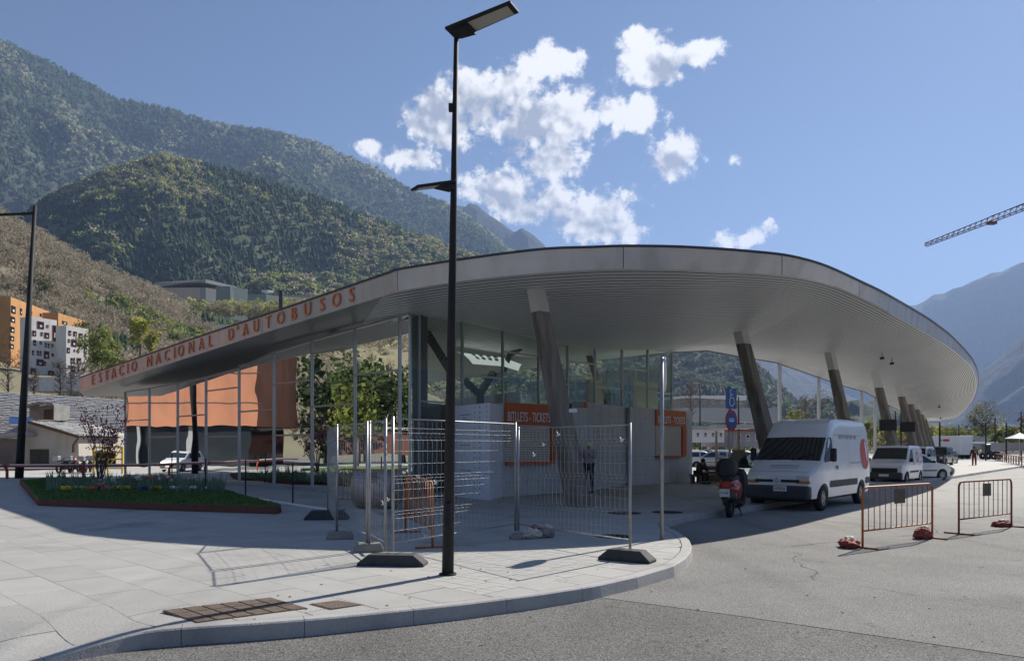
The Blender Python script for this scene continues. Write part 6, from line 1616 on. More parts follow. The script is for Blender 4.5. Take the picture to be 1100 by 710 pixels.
m = MB(); m.tube([(1.38, 0, .25), (1.12, 0, 1.05)], .035, 8); m.tube([(1.1, -.34, 1.08), (1.14, -.1, 1.12), (1.14, .1, 1.12), (1.1, .34, 1.08)], .017, 8); m.build('handlebar', M['black'], t)
m = MB(); m.grid([[(1.30-.0*k, .26*(j/4-1)*(1-.15*k), 1.05+k*.14) for j in range(9)] for k in range(4)], True); m.build('windshield', M['car_glass'], t)
for s_ in (-1, 1):
    m = MB(); m.tube([(1.12, s_*.28, 1.1), (1.1, s_*.38, 1.28)], .008, 6); mo = m.build('mirror_stalk', M['black'], t)
    ell('mirror', (1.08, s_*.40, 1.30), (.02, .085, .055), 'galv' if s_ > 0 else 'black', mo)
o = shell([(-.52, .10, .92, 1.22), (-.46, .19, .90, 1.26), (-.25, .22, .90, 1.30), (-.05, .2, .90, 1.28), (.02, .1, .94, 1.2)], 'top_box', 'black')
m = MB(); m.box((-.3, 0, .88), (.3, .2, .05)); m.build('rack', M['dark_metal'], t)
m = MB(); m.box((-.43, .02, .56), (.012, .21, .17), M=Matrix.Rotation(-.2, 3, 'Y')); m.build('number_plate', M['plate'], t)
text_mesh('V1196', .065, M['black'], 'plate_lettering', t, (-.446, .02, .56), (0, -1, 0), (.2, 0, 1), .002)
m = MB(); m.box((-.34, .02, .72), (.06, .16, .09)); m.build('tail_light', M['tail_red'], t, bevel=.02)
for s_, mt in ((-1, 'galv'), (1, 'amber')):
    ell('indicator', (-.25, s_*.17, .72), (.05, .04, .045), mt)
m = MB(); m.tube([(.5, -.16, .3), (.1, -.24, .32), (-.35, -.24, .38)], [.03, .055, .06], 10); m.build('exhaust', M['dark_metal'], t)
m = MB(); m.tube([(.55, .1, .25), (.5, .28, .0)], .012, 6); m.tube([(.55, -.1, .25), (.55, -.2, .0)], .012, 6); m.build('stand', M['black'], t)
for s_ in (-1, 1):
    m = MB(); m.tube([(.08, s_*.12, .27), (-.05, s_*.15, .62)], .028, 8); m.build('shock_absorber', M['galv'], t)
t.rotation_euler = (math.radians(0), math.radians(0), math.radians(64)); t.scale = (1.1, 1.12, 1.14)

# ------------------------------------------------------------------ people
def skinned(name, joints, edges, radii, mt, parent, sub=1, root=0):
    me = bpy.data.meshes.new(name); me.from_pydata(joints, edges, []); me.materials.append(M[mt]); o = bpy.data.objects.new(name, me); COL.objects.link(o); o.parent = parent
    sk = o.modifiers.new('skin', 'SKIN'); sk.use_smooth_shade = True
    if not me.skin_vertices: 
        pass
    bm = bmesh.new(); bm.from_mesh(me); ly = bm.verts.layers.skin.verify()
    for v, r in zip(bm.verts, radii):
        v[ly].radius = (r if isinstance(r, tuple) else (r, r)); v[ly].use_root = (v.index == root)
    bm.to_mesh(me); bm.free()
    s_ = o.modifiers.new('sub', 'SUBSURF'); s_.levels = sub; s_.render_levels = sub
    return o
def person(loc, rz, label, pose, top_m, leg_m, hat=None, scale=1.0, hair='cloth_black'):
    t = empty('person', loc, rz, label=label, cat='person')   # faces +x, left is +y
    t.scale = (scale,)*3
    J = dict(pelvis=(0, 0, .95), chest=(0, 0, 1.28), neck=(0, 0, 1.48), head=(.02, 0, 1.60), crown=(.01, 0, 1.72),
             ls=(0, .19, 1.42), le=(-.02, .25, 1.14), lw=(.06, .24, .90), lh=(.09, .23, .80), rs=(0, -.19, 1.42), re=(-.02, -.25, 1.14), rw=(.06, -.24, .90), rh=(.09, -.23, .80),
             lhip=(0, .10, .92), lk=(.02, .11, .50), la=(-.02, .11, .09), lt=(.16, .12, .03), rhip=(0, -.10, .92), rk=(.02, -.11, .50), ra=(-.02, -.11, .09), rt=(.16, -.12, .03))
    J.update(pose); nm = list(J); ix = {k: i for i, k in enumerate(nm)}
    R = dict(pelvis=.13, chest=(.155, .115), neck=.055, head=(.085, .10), crown=.075, ls=.065, rs=.065, le=.045, re=.045, lw=.032, rw=.032, lh=.04, rh=.04, lhip=.085, rhip=.085, lk=.06, rk=.06, la=.042, ra=.042, lt=.035, rt=.035)
    E = [('pelvis', 'chest'), ('chest', 'neck'), ('neck', 'head'), ('head', 'crown'), ('chest', 'ls'), ('ls', 'le'), ('le', 'lw'), ('lw', 'lh'), ('chest', 'rs'), ('rs', 're'), ('re', 'rw'), ('rw', 'rh'), ('pelvis', 'lhip'), ('lhip', 'lk'), ('lk', 'la'), ('la', 'lt'), ('pelvis', 'rhip'), ('rhip', 'rk'), ('rk', 'ra'), ('ra', 'rt')]
    skinned('body', [J[k] for k in nm], [(ix[a], ix[b]) for a, b in E], [R[k] for k in nm], 'skin', t, 1, 0)
    def cloth(name, keys, edges, mt, grow):
        il = {k: i for i, k in enumerate(keys)}; rr = []
        for k in keys:
            r = R[k]; rr.append(tuple(x+grow for x in r) if isinstance(r, tuple) else r+grow)
        skinned(name, [J[k] for k in keys], [(il[a], il[b]) for a, b in edges], rr, mt, t, 1, 0)
    cloth('jacket', ['pelvis', 'chest', 'neck', 'ls', 'le', 'lw', 'rs', 're', 'rw'], [('pelvis', 'chest'), ('chest', 'neck'), ('chest', 'ls'), ('ls', 'le'), ('le', 'lw'), ('chest', 'rs'), ('rs', 're'), ('re', 'rw')], top_m, .022)
    cloth('trousers', ['pelvis', 'lhip', 'lk', 'la', 'rhip', 'rk', 'ra'], [('pelvis', 'lhip'), ('lhip', 'lk'), ('lk', 'la'), ('pelvis', 'rhip'), ('rhip', 'rk'), ('rk', 'ra')], leg_m, .018)
    for s_ in 'lr':
        a, b = Vector(J[s_+'a']), Vector(J[s_+'t']); m = MB(); m.tube([a+Vector((-.05, 0, -.05)), b.lerp(a, .3)+Vector((0, 0, -.01)), b+Vector((.04, 0, 0))], [.05, .052, .03], 8); m.build('shoe', M['black'], t)
        # fingers and thumb
        h = Vector(J[s_+'h']); w = Vector(J[s_+'w']); d = (h-w).normalized(); sdv_ = d.cross(Vector((1, 0, 0.3))).normalized(); m = MB()
        for k in range(4): b0 = h+sdv_*(k-1.5)*.02; ln_ = (.07, .08, .075, .06)[k]; m.tube([b0, b0+d*ln_*.6+Vector((.01, 0, 0)), b0+d*ln_+Vector((.03, 0, 0))], [.011, .010, .007], 6)
        m.tube([w.lerp(h, .6)+Vector((.02, 0, 0)), h+Vector((.05, 0, 0))], [.013, .009], 6); m.build('fingers', M['skin'], t)
    hp = Vector(J['head'])
    if hat:
        m = MB(); m.sphere(tuple(hp+Vector((0, 0, .07))), .125, 14, (1.1, .95, .85)); m.box(hp+Vector((.10, 0, .03)), (.12, .2, .015)); m.build('helmet', M[hat], t)
    else:
        m = MB(); m.sphere(tuple(hp+Vector((-.02, 0, .045))), .105, 12, (1, .95, 1.0)); m.build('hair', M[hair], t)
    m = MB(); f_ = hp+Vector((.095, 0, -.0)); m.sphere(tuple(f_+Vector((.008, 0, -.01))), .016, 6, (1, .7, 1.4)); m.build('nose', M['skin'], t)
    m = MB()
    for s_ in (-1, 1): m.sphere(tuple(f_+Vector((-.008, s_*.032, .02))), .010, 6)
    m.box(f_+Vector((-.004, 0, -.05)), (.01, .04, .008)); m.build('face_features', M['black'], t)
    return t
pw = ground(1046.5, 501.5, ROAD)
person(pw, math.radians(60), 'person in a black jacket and dark red trousers walking away up the bright road', dict(lk=(.14, .10, .50), la=(.10, .10, .10), lt=(.26, .10, .06), rk=(-.02, -.11, .48), ra=(-.20, -.11, .14), rt=(-.06, -.11, .03), le=(-.12, .26, 1.16), lw=(-.12, .28, .92), lh=(-.1, .28, .82), re=(.04, -.26, 1.14), rw=(.16, -.27, .94), rh=(.2, -.27, .85)), 'cloth_black', 'cloth_red', scale=1.03)
person((2.68, 26.0, 0), math.radians(-110), 'worker in a pale hard hat and mauve top behind the mesh fence', dict(le=(.12, .27, 1.22), lw=(.3, .14, 1.3), lh=(.38, .08, 1.33), re=(.10, -.27, 1.2), rw=(.3, -.14, 1.25), rh=(.38, -.08, 1.28)), 'cloth_mauve', 'cloth_navy', hat='helmet', scale=1.02)
# seated person
bx = at(766, 480, 33)
t = empty('wooden_crate', (bx.x, bx.y, 0), math.radians(-30), label='low brown wooden crate between the right booth and the scooter', cat='crate')
for k in range(4):
    m = MB(); m.box((0, -.35, .12+k*.17), (1.3, .04, .14)); m.build('slat', M['wood_light'], t); m = MB(); m.box((0, .35, .12+k*.17), (1.3, .04, .14)); m.build('slat', M['wood_light'], t)
for s_ in (-1, 1):
    m = MB(); m.box((s_*.63, 0, .36), (.04, .66, .70)); m.build('end_board', M['wood_light'], t)
m = MB(); m.box((0, 0, .73), (1.34, .76, .03)); m.build('lid', M['wood_light'], t)
sp_ = at(749.5, 480, 32.6)
t = empty('stone_bench', (sp_.x, sp_.y+.1, 0), math.radians(-30), label='low grey seat under the crouching person beside the right booth', cat='bench')
m = MB(); m.box((0, 0, .36), (.6, .5, .08)); m.build('seat', M['block_concrete'], t, bevel=.01)
for s_ in (-1, 1): m = MB(); m.box((s_*.2, 0, .16), (.1, .42, .32)); m.build('leg', M['block_concrete'], t)
person((sp_.x, sp_.y, -.50), math.radians(-60), 'seated person in black leaning forward beside the right ticket booth', dict(chest=(.14, 0, 1.22), neck=(.26, 0, 1.38), head=(.34, 0, 1.46), crown=(.36, 0, 1.57), ls=(.22, .19, 1.33), rs=(.22, -.19, 1.33), le=(.30, .26, 1.07), re=(.30, -.26, 1.07), lw=(.48, .15, 1.02), rw=(.48, -.15, 1.02), lh=(.55, .1, 1.02), rh=(.55, -.1, 1.02),
    lhip=(.04, .1, .94), rhip=(.04, -.1, .94), lk=(.46, .13, .96), rk=(.46, -.13, .96), la=(.46, .13, .58), ra=(.46, -.13, .58), lt=(.62, .13, .53), rt=(.62, -.13, .53)), 'cloth_black', 'cloth_black', scale=1.0)
# metal drum in front of the glass corner
g = Vector((-3.55, 19.6, 0)); t = empty('steel_drum', g, math.radians(-14), label='shiny cylindrical steel drum lying behind the fence before the glass corner', cat='drum')
m = MB(); m.lathe((0, 0, .50), [(.001, -.55), (.46, -.55), (.5, -.53), (.5, -.2), (.51, -.18), (.5, -.16), (.5, .16), (.51, .18), (.5, .2), (.5, .53), (.46, .55), (.001, .55)], 28, 'X'); m.build('shell', M['galv'], t)
for s_ in (-1, 1): m = MB(); m.box((s_*.3, 0, .04), (.12, .8, .08)); m.build('chock', M['wood_dark'], t)
# ------------------------------------------------------------------ stone-roofed house on the left
def roof_slates(t, a, b, c, d, nr, mt, name='slate', thick=.04, limit=300, size=.6):
    """a-b eave (left to right), d-c ridge. rows of stone slates, each an object up to the limit."""
    made = 0; rest = MB()
    for i in range(nr):
        v0 = i/nr; v1 = (i+1.25)/nr
        p = a.lerp(d, v0); q = b.lerp(c, v0); p1 = a.lerp(d, min(1, v1)); q1 = b.lerp(c, min(1, v1)); L_ = (q-p).length; x = rs.uniform(-size, 0)
        nrm = (b-a).cross(d-a).normalized(); 
        if nrm.z < 0: nrm = -nrm
        while x < L_:
            w = size*rs.uniform(.6, 1.35); u0 = max(0, x+.012)/L_; u1 = min(L_, x+w-.012)/L_; x += w
            if u1-u0 < .01: continue
            k = rs.uniform(.01, .05); jit = rs.uniform(-.15, .15)/nr
            A = p.lerp(q, u0)+nrm*(k+thick); B = p.lerp(q, u1)+nrm*(k+thick); Cc = p1.lerp(q1, u1)+nrm*k*.3; Dd = p1.lerp(q1, u0)+nrm*k*.3
            A = A+(d-a)*jit; B = B+(d-a)*(jit+rs.uniform(-.08, .08)/nr)
            vs = [A, B, Cc, Dd, A-nrm*thick, B-nrm*thick, Cc-nrm*thick*.9, Dd-nrm*thick*.9]; fs = [(0, 1, 2, 3), (4, 5, 1, 0), (5, 6, 2, 1), (7, 4, 0, 3)]
            if made < limit: m = MB(); m.add(vs, fs); m.build(name, M[mt] if rs.uniform() < .6 else M['slate_dark'], t, world=True); made += 1
            else: rest.add(vs, fs)
    if rest.v: o = rest.build(name+'_field', M[mt], t, world=True); o['kind'] = 'stuff'
Yh = 58.0
t = empty('stone_roof_house', (at(50, 480, Yh).x, Yh, ROAD), label='low plastered house with a stone slate lean-to roof behind the left guard rail', cat='house')
# front gable wall: polygon in x-z at Y
def W3(px, py, Y): return at(px, py, Y)
gv = [W3(24, 501, Yh), W3(85, 501, Yh+.0), W3(84, 467.5, Yh), W3(58, 460, Yh), W3(32, 452.5, Yh), W3(24, 456, Yh)]
m = MB(); m.add(gv+[p+Vector((0, 9, 0)) for p in gv], [tuple(range(6)), tuple(range(6, 12))[::-1]]+[(i, (i+1) % 6, 6+(i+1) % 6, 6+i) for i in range(6)]); m.build('wall', M['plaster'], t, world=True)
m = MB(); m.add([W3(32, 483, Yh-.04), W3(52.5, 483, Yh-.04), W3(52.5, 499, Yh-.04), W3(32, 499, Yh-.04)], [(0, 1, 2, 3)]); w_ = m.build('window', M['window_dark'], t, world=True)
for q in ((32, 482.5, 52.5, 483.3), (32, 498.6, 52.5, 499.4), (41.8, 483, 42.5, 499)):
    m = MB(); m.add([W3(q[0], q[1], Yh-.07), W3(q[2], q[1], Yh-.07), W3(q[2], q[3], Yh-.07), W3(q[0], q[3], Yh-.07)], [(0, 1, 2, 3)]); m.build('frame', M['wood_dark'], t, world=True)
# lean-to roof slates (right side slope seen) between gable and back
P1 = W3(85, 468.2, Yh-.6); P0 = W3(30.5, 451.8, Yh-.6); DV = Vector((0, 6.6, 0))
m = MB(); dn = Vector((0, 0, .1)); m.add([P1-dn, P1+DV-dn, P0+DV-dn, P0-dn], [(0, 1, 2, 3)]); m.build('roof_board', M['wood_dark'], t, world=True)
roof_slates(t, P1, P1+DV, P0+DV, P0, 9, 'slate', limit=140, size=.55)
m = MB()
for k in range(6):
    p = W3(36+k*9, 455.6+k*2.3, Yh-.4); m.bar(p, p+Vector((0, 1.0, 0)), .14, .14)
m.bar(W3(30, 453.2, Yh-.62), W3(85, 469.4, Yh-.62), .06, .22); m.build('rafter', M['wood_dark'], t, world=True)
m = MB(); m.tube([W3(84.5, 470, Yh-.5), W3(78.5, 478, Yh-.2), W3(78.3, 486, Yh-.2)], .07, 8); m.build('downpipe', M['wood_dark'], t, world=True)
# main big roof behind
Yb = 72
t = empty('slate_roof_house', (at(60, 480, Yb).x, Yb, ROAD), label='large house with a broad grey stone slate roof and dormer at the left', cat='house')
e0 = W3(-60, 470, Yb); e1 = W3(150, 470, Yb); r1 = W3(150, 431, Yb+9); r0 = W3(-60, 417.5, Yb+9)
m = MB(); m.add([e0, e1, r1, r0], [(0, 1, 2, 3)]); o = m.build('roof', M['slate_dark'], t, world=True)
roof_slates(t, e0+Vector((0, 0, .05)), e1+Vector((0, 0, .05)), r1+Vector((0, 0, .05)), r0+Vector((0, 0, .05)), 26, 'slate', limit=299, size=.62)
m = MB(); m.add([W3(-60, 471, Yb+.4), W3(150, 471, Yb+.4), W3(150, 503, Yb+.4), W3(-60, 503, Yb+.4)], [(0, 1, 2, 3)]); m.build('wall', M['stone_wall'], t, world=True)
# dormer
dz = Yb+1.2
m = MB(); v_ = [W3(31.5, 451, dz), W3(58, 451, dz), W3(58, 434.5, dz), W3(31.5, 436.8, dz)]; m.add(v_+[p+Vector((0, 2.6, 0)) for p in v_], [(0, 1, 2, 3), (0, 4, 7, 3), (1, 2, 6, 5), (3, 2, 6, 7)]); dm = m.build('dormer', M['stone_wall'], t, world=True)
def sub_world(mb, name, mt, parent, root): 
    mb.v = [tuple(Vector(v)-Vector(root.location)) for v in mb.v]; o = mb.build(name, M[mt], parent); return o
m = MB(); m.add([W3(47, 450, dz-.05), W3(56.5, 450, dz-.05), W3(56.5, 440, dz-.05), W3(47, 440, dz-.05)], [(0, 1, 2, 3)]); sub_world(m, 'window', 'window_dark', dm, t)
m = MB(); m.bar(W3(29, 437.2, dz-.5), W3(44, 432.8, dz-.5), 1.0, .18); m.bar(W3(44, 432.8, dz-.5), W3(60, 434, dz-.5), 1.0, .18); sub_world(m, 'dormer_roof', 'slate_dark', dm, t)
# low porch roof at the far left with solar panel
m = MB(); m.bar(W3(-20, 470, Yh-1), W3(31, 466.5, Yh-1), 2.0, .3); o = m.build('porch_roof', M['slate_dark'], t, world=True)
m = MB(); m.add([W3(10, 447, Yh+1), W3(36, 449, Yh+1), W3(32, 456.5, Yh), W3(9, 454, Yh)], [(0, 1, 2, 3)]); o = m.build('solar_panel', M['paint_blue'], t, world=True)

# motorbikes and machine by the house
def motorbike(px, Y, label, mt):
    c = at(px, 480, Y); t = empty('motorcycle', (c.x, c.y, ROAD), math.radians(20+px), label=label, cat='motorcycle', group='motorcycles parked by the house')
    for x in (-.7, .7):
        m = MB(); m.lathe((x, 0, .32), [(.2, -.05), (.3, -.05), (.32, 0), (.3, .05), (.2, .05)], 18, 'Y'); m.build('wheel', M['tyre'], t)
    m = MB(); m.sphere((.1, 0, .85), 1, 10, (.35, .16, .18)); m.build('fuel_tank', M[mt], t)
    m = MB(); m.box((-.45, 0, .84), (.6, .24, .1)); m.build('seat', M['black'], t, bevel=.03)
    m = MB(); m.box((0, 0, .5), (.5, .3, .4)); m.build('engine', M['dark_metal'], t, bevel=.04)
    m = MB(); m.tube([(.7, 0, .32), (.45, 0, 1.05), (.35, .3, 1.08)], .03, 6); m.tube([(.45, 0, 1.05), (.35, -.3, 1.08)], .03, 6); m.build('fork', M['galv'], t)
    m = MB(); m.box((-.95, 0, 1.0), (.35, .4, .3)); m.build('case', M['galv'], t, bevel=.04)
    return t
motorbike(70, 50, 'dark motorcycle nearest the plastered house', 'black'); motorbike(80, 50.5, 'motorcycle with red tank in the middle of the group', 'paint_red'); motorbike(90, 50, 'motorcycle nearest the yellow frame', 'paint_dark'); motorbike(97, 52, 'motorcycle half hidden behind the shrub', 'paint_silver')
c = at(116, 490, 49); t = empty('notice_frame', (c.x, c.y, ROAD), label='yellow lattice frame with dark panels behind the flowering shrub', cat='frame')
m = MB()
for x in (-.95, 0, .95): m.bar((x, 0, 0), (x, 0, 1.75), .1, .1)
for z in (.5, .95, 1.4, 1.72): m.bar((-.95, 0, z), (.95, 0, z), .1, .1)
for x in (-.5, .5): m.bar((x-.4, 0, .5), (x+.4, 0, 1.7), .06, .06)
m.build('frame', M['yellow'], t); m = MB(); m.box((-.2, .12, 1.0), (1.3, .05, 1.0)); m.build('panel', M['black'], t)

# ------------------------------------------------------------------ apartments
def building(name, label, x0, x1, y0, y1, Y, mt, winlist, parent=None, depth=12, rz=0, cat='apartment block', group=None):
    pass
def block(t, quad_px, Y0, Y1, ytop0, ytop1, ybot, mt, depth=12):
    """front facade from px0 at depth Y0 to px1 at depth Y1"""
    a = at(quad_px[0], 480, Y0); b = at(quad_px[1], 480, Y1)
    za = CAMZ+(HY-ytop0)*Y0/F; zb = CAMZ+(HY-ytop1)*Y1/F; zt = (za+zb)/2; z0 = CAMZ+(HY-ybot)*(Y0+Y1)/2/F
    d = (b-a); d.z = 0; d.normalize(); n = Vector((-d.y, d.x, 0))
    if n.x*a.x+n.y*a.y < 0: n = -n
    m = MB(); m.prism([(a.x, a.y), (b.x, b.y), (b.x+n.x*depth, b.y+n.y*depth), (a.x+n.x*depth, a.y+n.y*depth)], z0, zt)
    w = m.build('wall', M[mt], t, world=True)
    return Vector((a.x, a.y)), Vector((b.x, b.y)), d, -n, z0, zt, w
def win_on(t, a, b, px, py, wpx, hpx, frame='window_red', n=None, off=0.0):
    r = (px-550)/F; d = (b-a).normalized(); s_ = (r*a.y-a.x)/(d.x-r*d.y); p = a+d*s_; Y = p.y; z = CAMZ+(HY-py)*Y/F
    nd = Vector((d.y, -d.x)); 
    if nd.dot(p) > 0: nd = -nd
    def sat(q): r = (q-550)/F; return (r*a.y-a.x)/(d.x-r*d.y)
    ww = abs(sat(px+wpx/2)-sat(px-wpx/2)); hh = hpx*Y/F; D = d.to_3d(); N_ = nd.to_3d(); c = Vector((p.x, p.y, z))
    m = MB(); m.bar(c-D*ww/2+N_*.03, c+D*ww/2+N_*.03, .12, hh); o = m.build('window', M[frame], t, world=True)
    m = MB(); e_ = min(.18, ww*.15, hh*.15); m.bar(c-D*(ww/2-e_)+N_*.1, c+D*(ww/2-e_)+N_*.1, .04, hh-2*e_); m.v = [tuple(Vector(v)-Vector(t.location)) for v in m.v]; m.build('pane', M['window_dark'], o)
    m = MB(); m.bar(c-D*(ww/2-e_)*.4+N_*.13-Vector((0, 0, hh*.12)), c+D*(ww/2-e_)*.4+N_*.13-Vector((0, 0, hh*.12)), .02, hh*.3); m.v = [tuple(Vector(v)-Vector(t.location)) for v in m.v]; m.build('blind', M['facade_white'], o)
def apt(name, label, Y0, Y1, px0, px1, yt0, yt1, yb, mt, wins, frame, side=None, depth=12):
    c = at(px0, yb, Y0); t = empty(name, c, label=label, cat='apartment block', group='apartment blocks on the hillside')
    a, b, d, n, z0, zt, w = block(t, (px0, px1), Y0, Y1, yt0, yt1, yb, mt, depth)
    for q in wins: win_on(t, a, b, *q, frame=frame)
    return t, a, b
# orange back block left (front facade from 12 to 53)
S = 110/710*1.0
def wz(lst): return [(x*.1549, 310+y*.1549, w*.1549, h*.1549) for x, y, w, h in lst]
apt('apartment_block', 'orange apartment block at the left edge behind the lamp post', 225, 250, 11.5, 53, 320.5, 333.5, 430, 'facade_orange', wz([(92, 147, 30, 52), (145, 160, 14, 45), (88, 215, 30, 40), (85, 285, 28, 40), (82, 345, 28, 34), (215, 170, 14, 28), (295, 188, 40, 20), (80, 400, 28, 34)]), 'window_dark', depth=10)
# its side to the left
apt('apartment_block', 'tall white apartment block with red window surrounds beside the lamp post', 205, 211.5, 34.0, 61, 338.5, 345.5, 405.5, 'facade_white', wz([(282, 254, 46, 52), (330, 262, 14, 20), (238, 310, 26, 38), (290, 315, 14, 26), (325, 325, 34, 40), (240, 376, 20, 40), (282, 378, 16, 22), (316, 392, 12, 34), (336, 397, 12, 34), (363, 397, 14, 24), (262, 447, 16, 34), (281, 449, 12, 34), (322, 460, 38, 54), (365, 461, 18, 22), (228, 445, 14, 34), (278, 513, 52, 46), (312, 520, 16, 30), (228, 575, 34, 50), (352, 585, 38, 30), (378, 310, 26, 110)]), 'window_red', depth=5)
apt('apartment_block', 'orange rear apartment block between the two white ones', 240, 256, 62.5, 91.5, 336.5, 344.5, 420, 'facade_orange', wz([(448, 238, 36, 22), (525, 255, 14, 20), (572, 270, 12, 16)]), 'window_dark', depth=5)
apt('apartment_block', 'right white apartment block with red window surrounds beside the green tree', 208, 214.5, 71, 95, 348.5, 354.5, 412, 'facade_white', wz([(485, 308, 18, 34), (521, 314, 24, 34), (560, 327, 26, 34), (592, 329, 12, 22), (513, 378, 38, 50), (478, 362, 12, 24), (556, 386, 8, 30), (475, 428, 20, 38), (517, 430, 8, 18), (543, 436, 16, 18), (548, 504, 30, 46), (497, 500, 12, 40), (515, 500, 10, 40), (507, 556, 32, 42), (545, 555, 10, 36), (574, 570, 26, 32), (592, 425, 16, 100)]), 'window_red', depth=4)
# low white buildings under the apartments
for (x0, x1, y0, y1, Y, lab, mt) in ((28, 88, 405, 414, 170, 'long low white building below the apartment blocks', 'facade_white'), (134, 165, 427, 434, 150, 'low building just behind the left end of the station', 'facade_grey')):
    c = at(x0, y1, Y); t = empty('low_building', c, label=lab, cat='building'); block(t, (x0, x1), Y, Y, y0, y0, y1+6, mt, 8)
# ------------------------------------------------------------------ hillside offices
def box_px(t, x0, x1, y0, y1, Y0, Y1, mt, depth, name='wall'):
    a = at(x0, y0, Y0); b = at(x1, y0, Y1); z1 = a.z; z0 = at(x0, y1, Y0).z; z1b = at(x1, y0, Y1).z; d = (b-a); d.z = 0; d.normalize(); n = Vector((-d.y, d.x, 0))
    if n.y < 0: n = -n
    m = MB(); vs = [Vector((a.x, a.y, z0)), Vector((b.x, b.y, z0)), Vector((b.x, b.y, z1b)), Vector((a.x, a.y, z1))]; m.add(vs+[v+n*depth for v in vs], [(0, 1, 2, 3), (7, 6, 5, 4), (0, 4, 5, 1), (1, 5, 6, 2), (2, 6, 7, 3), (3, 7, 4, 0)])
    return m.build(name, M[mt], t, world=True), a.xy, b.xy
Yo = 640
t = empty('office_building', at(195, 320, Yo), label='long flat-roofed grey and brown building halfway up the forested hill', cat='building')
box_px(t, 166, 221, 303.5, 308.5, Yo, Yo-30, 'facade_grey', 30, 'roof'); box_px(t, 170, 215, 309, 330, Yo+4, Yo-26, 'facade_pink', 20)
box_px(t, 215, 221, 309, 335, Yo-32, Yo-36, 'facade_grey', 18)
a = at(170, 313, Yo+4).xy; b = at(215, 313, Yo-26).xy
for k in range(12): win_on(t, a, b, 182+k*2.9, 320+k*.55, 1.2, 2.2, frame='facade_white')
t = empty('office_tower', at(243, 330, Yo-60), label='green-grey angular tower building on the forested hill', cat='building')
w1, a, b = box_px(t, 232, 247, 307.5, 345, Yo-60, Yo-70, 'facade_green', 16)
m = MB(); p = [at(250, 307.5, Yo-70), at(252.5, 307.5, Yo-66), at(263.5, 316.5, Yo-40), at(255, 334, Yo-55), at(248, 336, Yo-70), at(247.2, 307.5, Yo-70)]
m.add([p[5], p[1], p[2], p[3], p[4]], [(0, 1, 2, 3, 4)]); m.build('slanted_wing', M['facade_green'], t, world=True)
for i in range(4):
    for j in range(3): win_on(t, at(247, 310, Yo-70).xy, at(264, 310, Yo-40).xy, 251+i*2.8, 314+j*4.5, 1.2, 1.4, frame='facade_grey')
t = empty('office_building', at(275, 325, Yo-20), label='smaller green-grey cube building right of the tower on the hill', cat='building')
w1, a, b = box_px(t, 263, 286, 316, 340, Yo-30, Yo-44, 'facade_green', 18); box_px(t, 281, 288, 311.5, 314, Yo-30, Yo-34, 'facade_white', 6, 'roof_unit')
for i in range(7):
    for j in range(3): win_on(t, a, b, 266+i*2.8, 320+j*4, 1.1, 1.2, frame='facade_grey')
t = empty('long_building', at(320, 320, Yo), label='long low building with a pale roof right of the cube building', cat='building')
box_px(t, 287, 340, 317, 322, Yo, Yo+20, 'facade_grey', 14, 'roof'); box_px(t, 288, 338, 319.5, 330, Yo-2, Yo+18, 'facade_pink', 10)
t = empty('chimney_stack', at(302, 338, 420), label='dark square chimney in front of the long building on the hill', cat='chimney')
m = MB(); c = at(302, 338, 420); m.box((0, 0, 6.0), (1.9, 1.9, 15)); m.build('shaft', M['dark_metal'], t)
t = empty('white_building', at(236, 352, 330), label='small white-roofed building above the station lettering', cat='building')
box_px(t, 234, 256, 348.5, 356, 330, 330, 'facade_white', 10)

# ------------------------------------------------------------------ behind the station on the right: low structures
def simple(name, label, x0, x1, y0, y1, Y0, Y1, mt, depth, roof=None, cat='building', wins=None, group=None):
    t = empty(name, at((x0+x1)/2, y1, (Y0+Y1)/2), label=label, cat=cat, group=group)
    w, a, b = box_px(t, x0, x1, y0, y1, Y0, Y1, mt, depth)
    if roof: box_px(t, x0-2, x1+2, y0-roof[0], y0, Y0-1, Y1-1, roof[1], depth+2, 'roof')
    if wins:
        for k in range(wins[0]): win_on(t, a, b, x0+(k+.5)*(x1-x0)/wins[0], wins[1], wins[2], wins[3], frame='facade_white')
    return t
simple('warehouse', 'long grey warehouse with a white roof edge seen right of the glass hall', 742, 800, 427, 438, 150, 158, 'stone_wall', 12, (2.2, 'facade_white'), wins=(6, 432, 3, 3))
simple('retaining_wall', 'grey retaining wall below the warehouse', 735, 835, 438, 452, 140, 150, 'facade_grey', 3, cat='wall')
simple('shed', 'low shed with a pale pitched roof left of the parking sign', 745, 778, 461, 475, 90, 92, 'facade_white', 8, (3.5, 'facade_grey'), wins=(4, 467, 3, 5))
simple('shed', 'low shed with a red fascia right of the parking sign', 788, 838, 463, 480, 92, 94, 'interior_wall', 8, (2.0, 'barrier_rust'), wins=(5, 470, 4, 7))
simple('bus_shelter', 'grey glass shelter behind the parking sign pole', 770, 812, 456, 460, 72, 72, 'facade_grey', 3, cat='shelter')
simple('retaining_wall', 'long grey wall beyond the station at the right', 985, 1062, 469, 474, 150, 170, 'facade_grey', 2, cat='wall')
simple('warehouse', 'low industrial building with a brown roof behind the walking person', 1000, 1045, 474.5, 481, 128, 130, 'stone_wall', 8, (2, 'corten'), wins=(5, 478, 3, 2))
simple('shed', 'white-roofed open shed right behind the walking person', 1045, 1070, 476.3, 482, 112, 112, 'interior_wall', 6, (2.0, 'white_paint'))
simple('concrete_wall', 'pale concrete wall behind the railing at the right edge', 1073, 1125, 475.5, 484, 95, 85, 'facade_grey', 1, cat='wall')
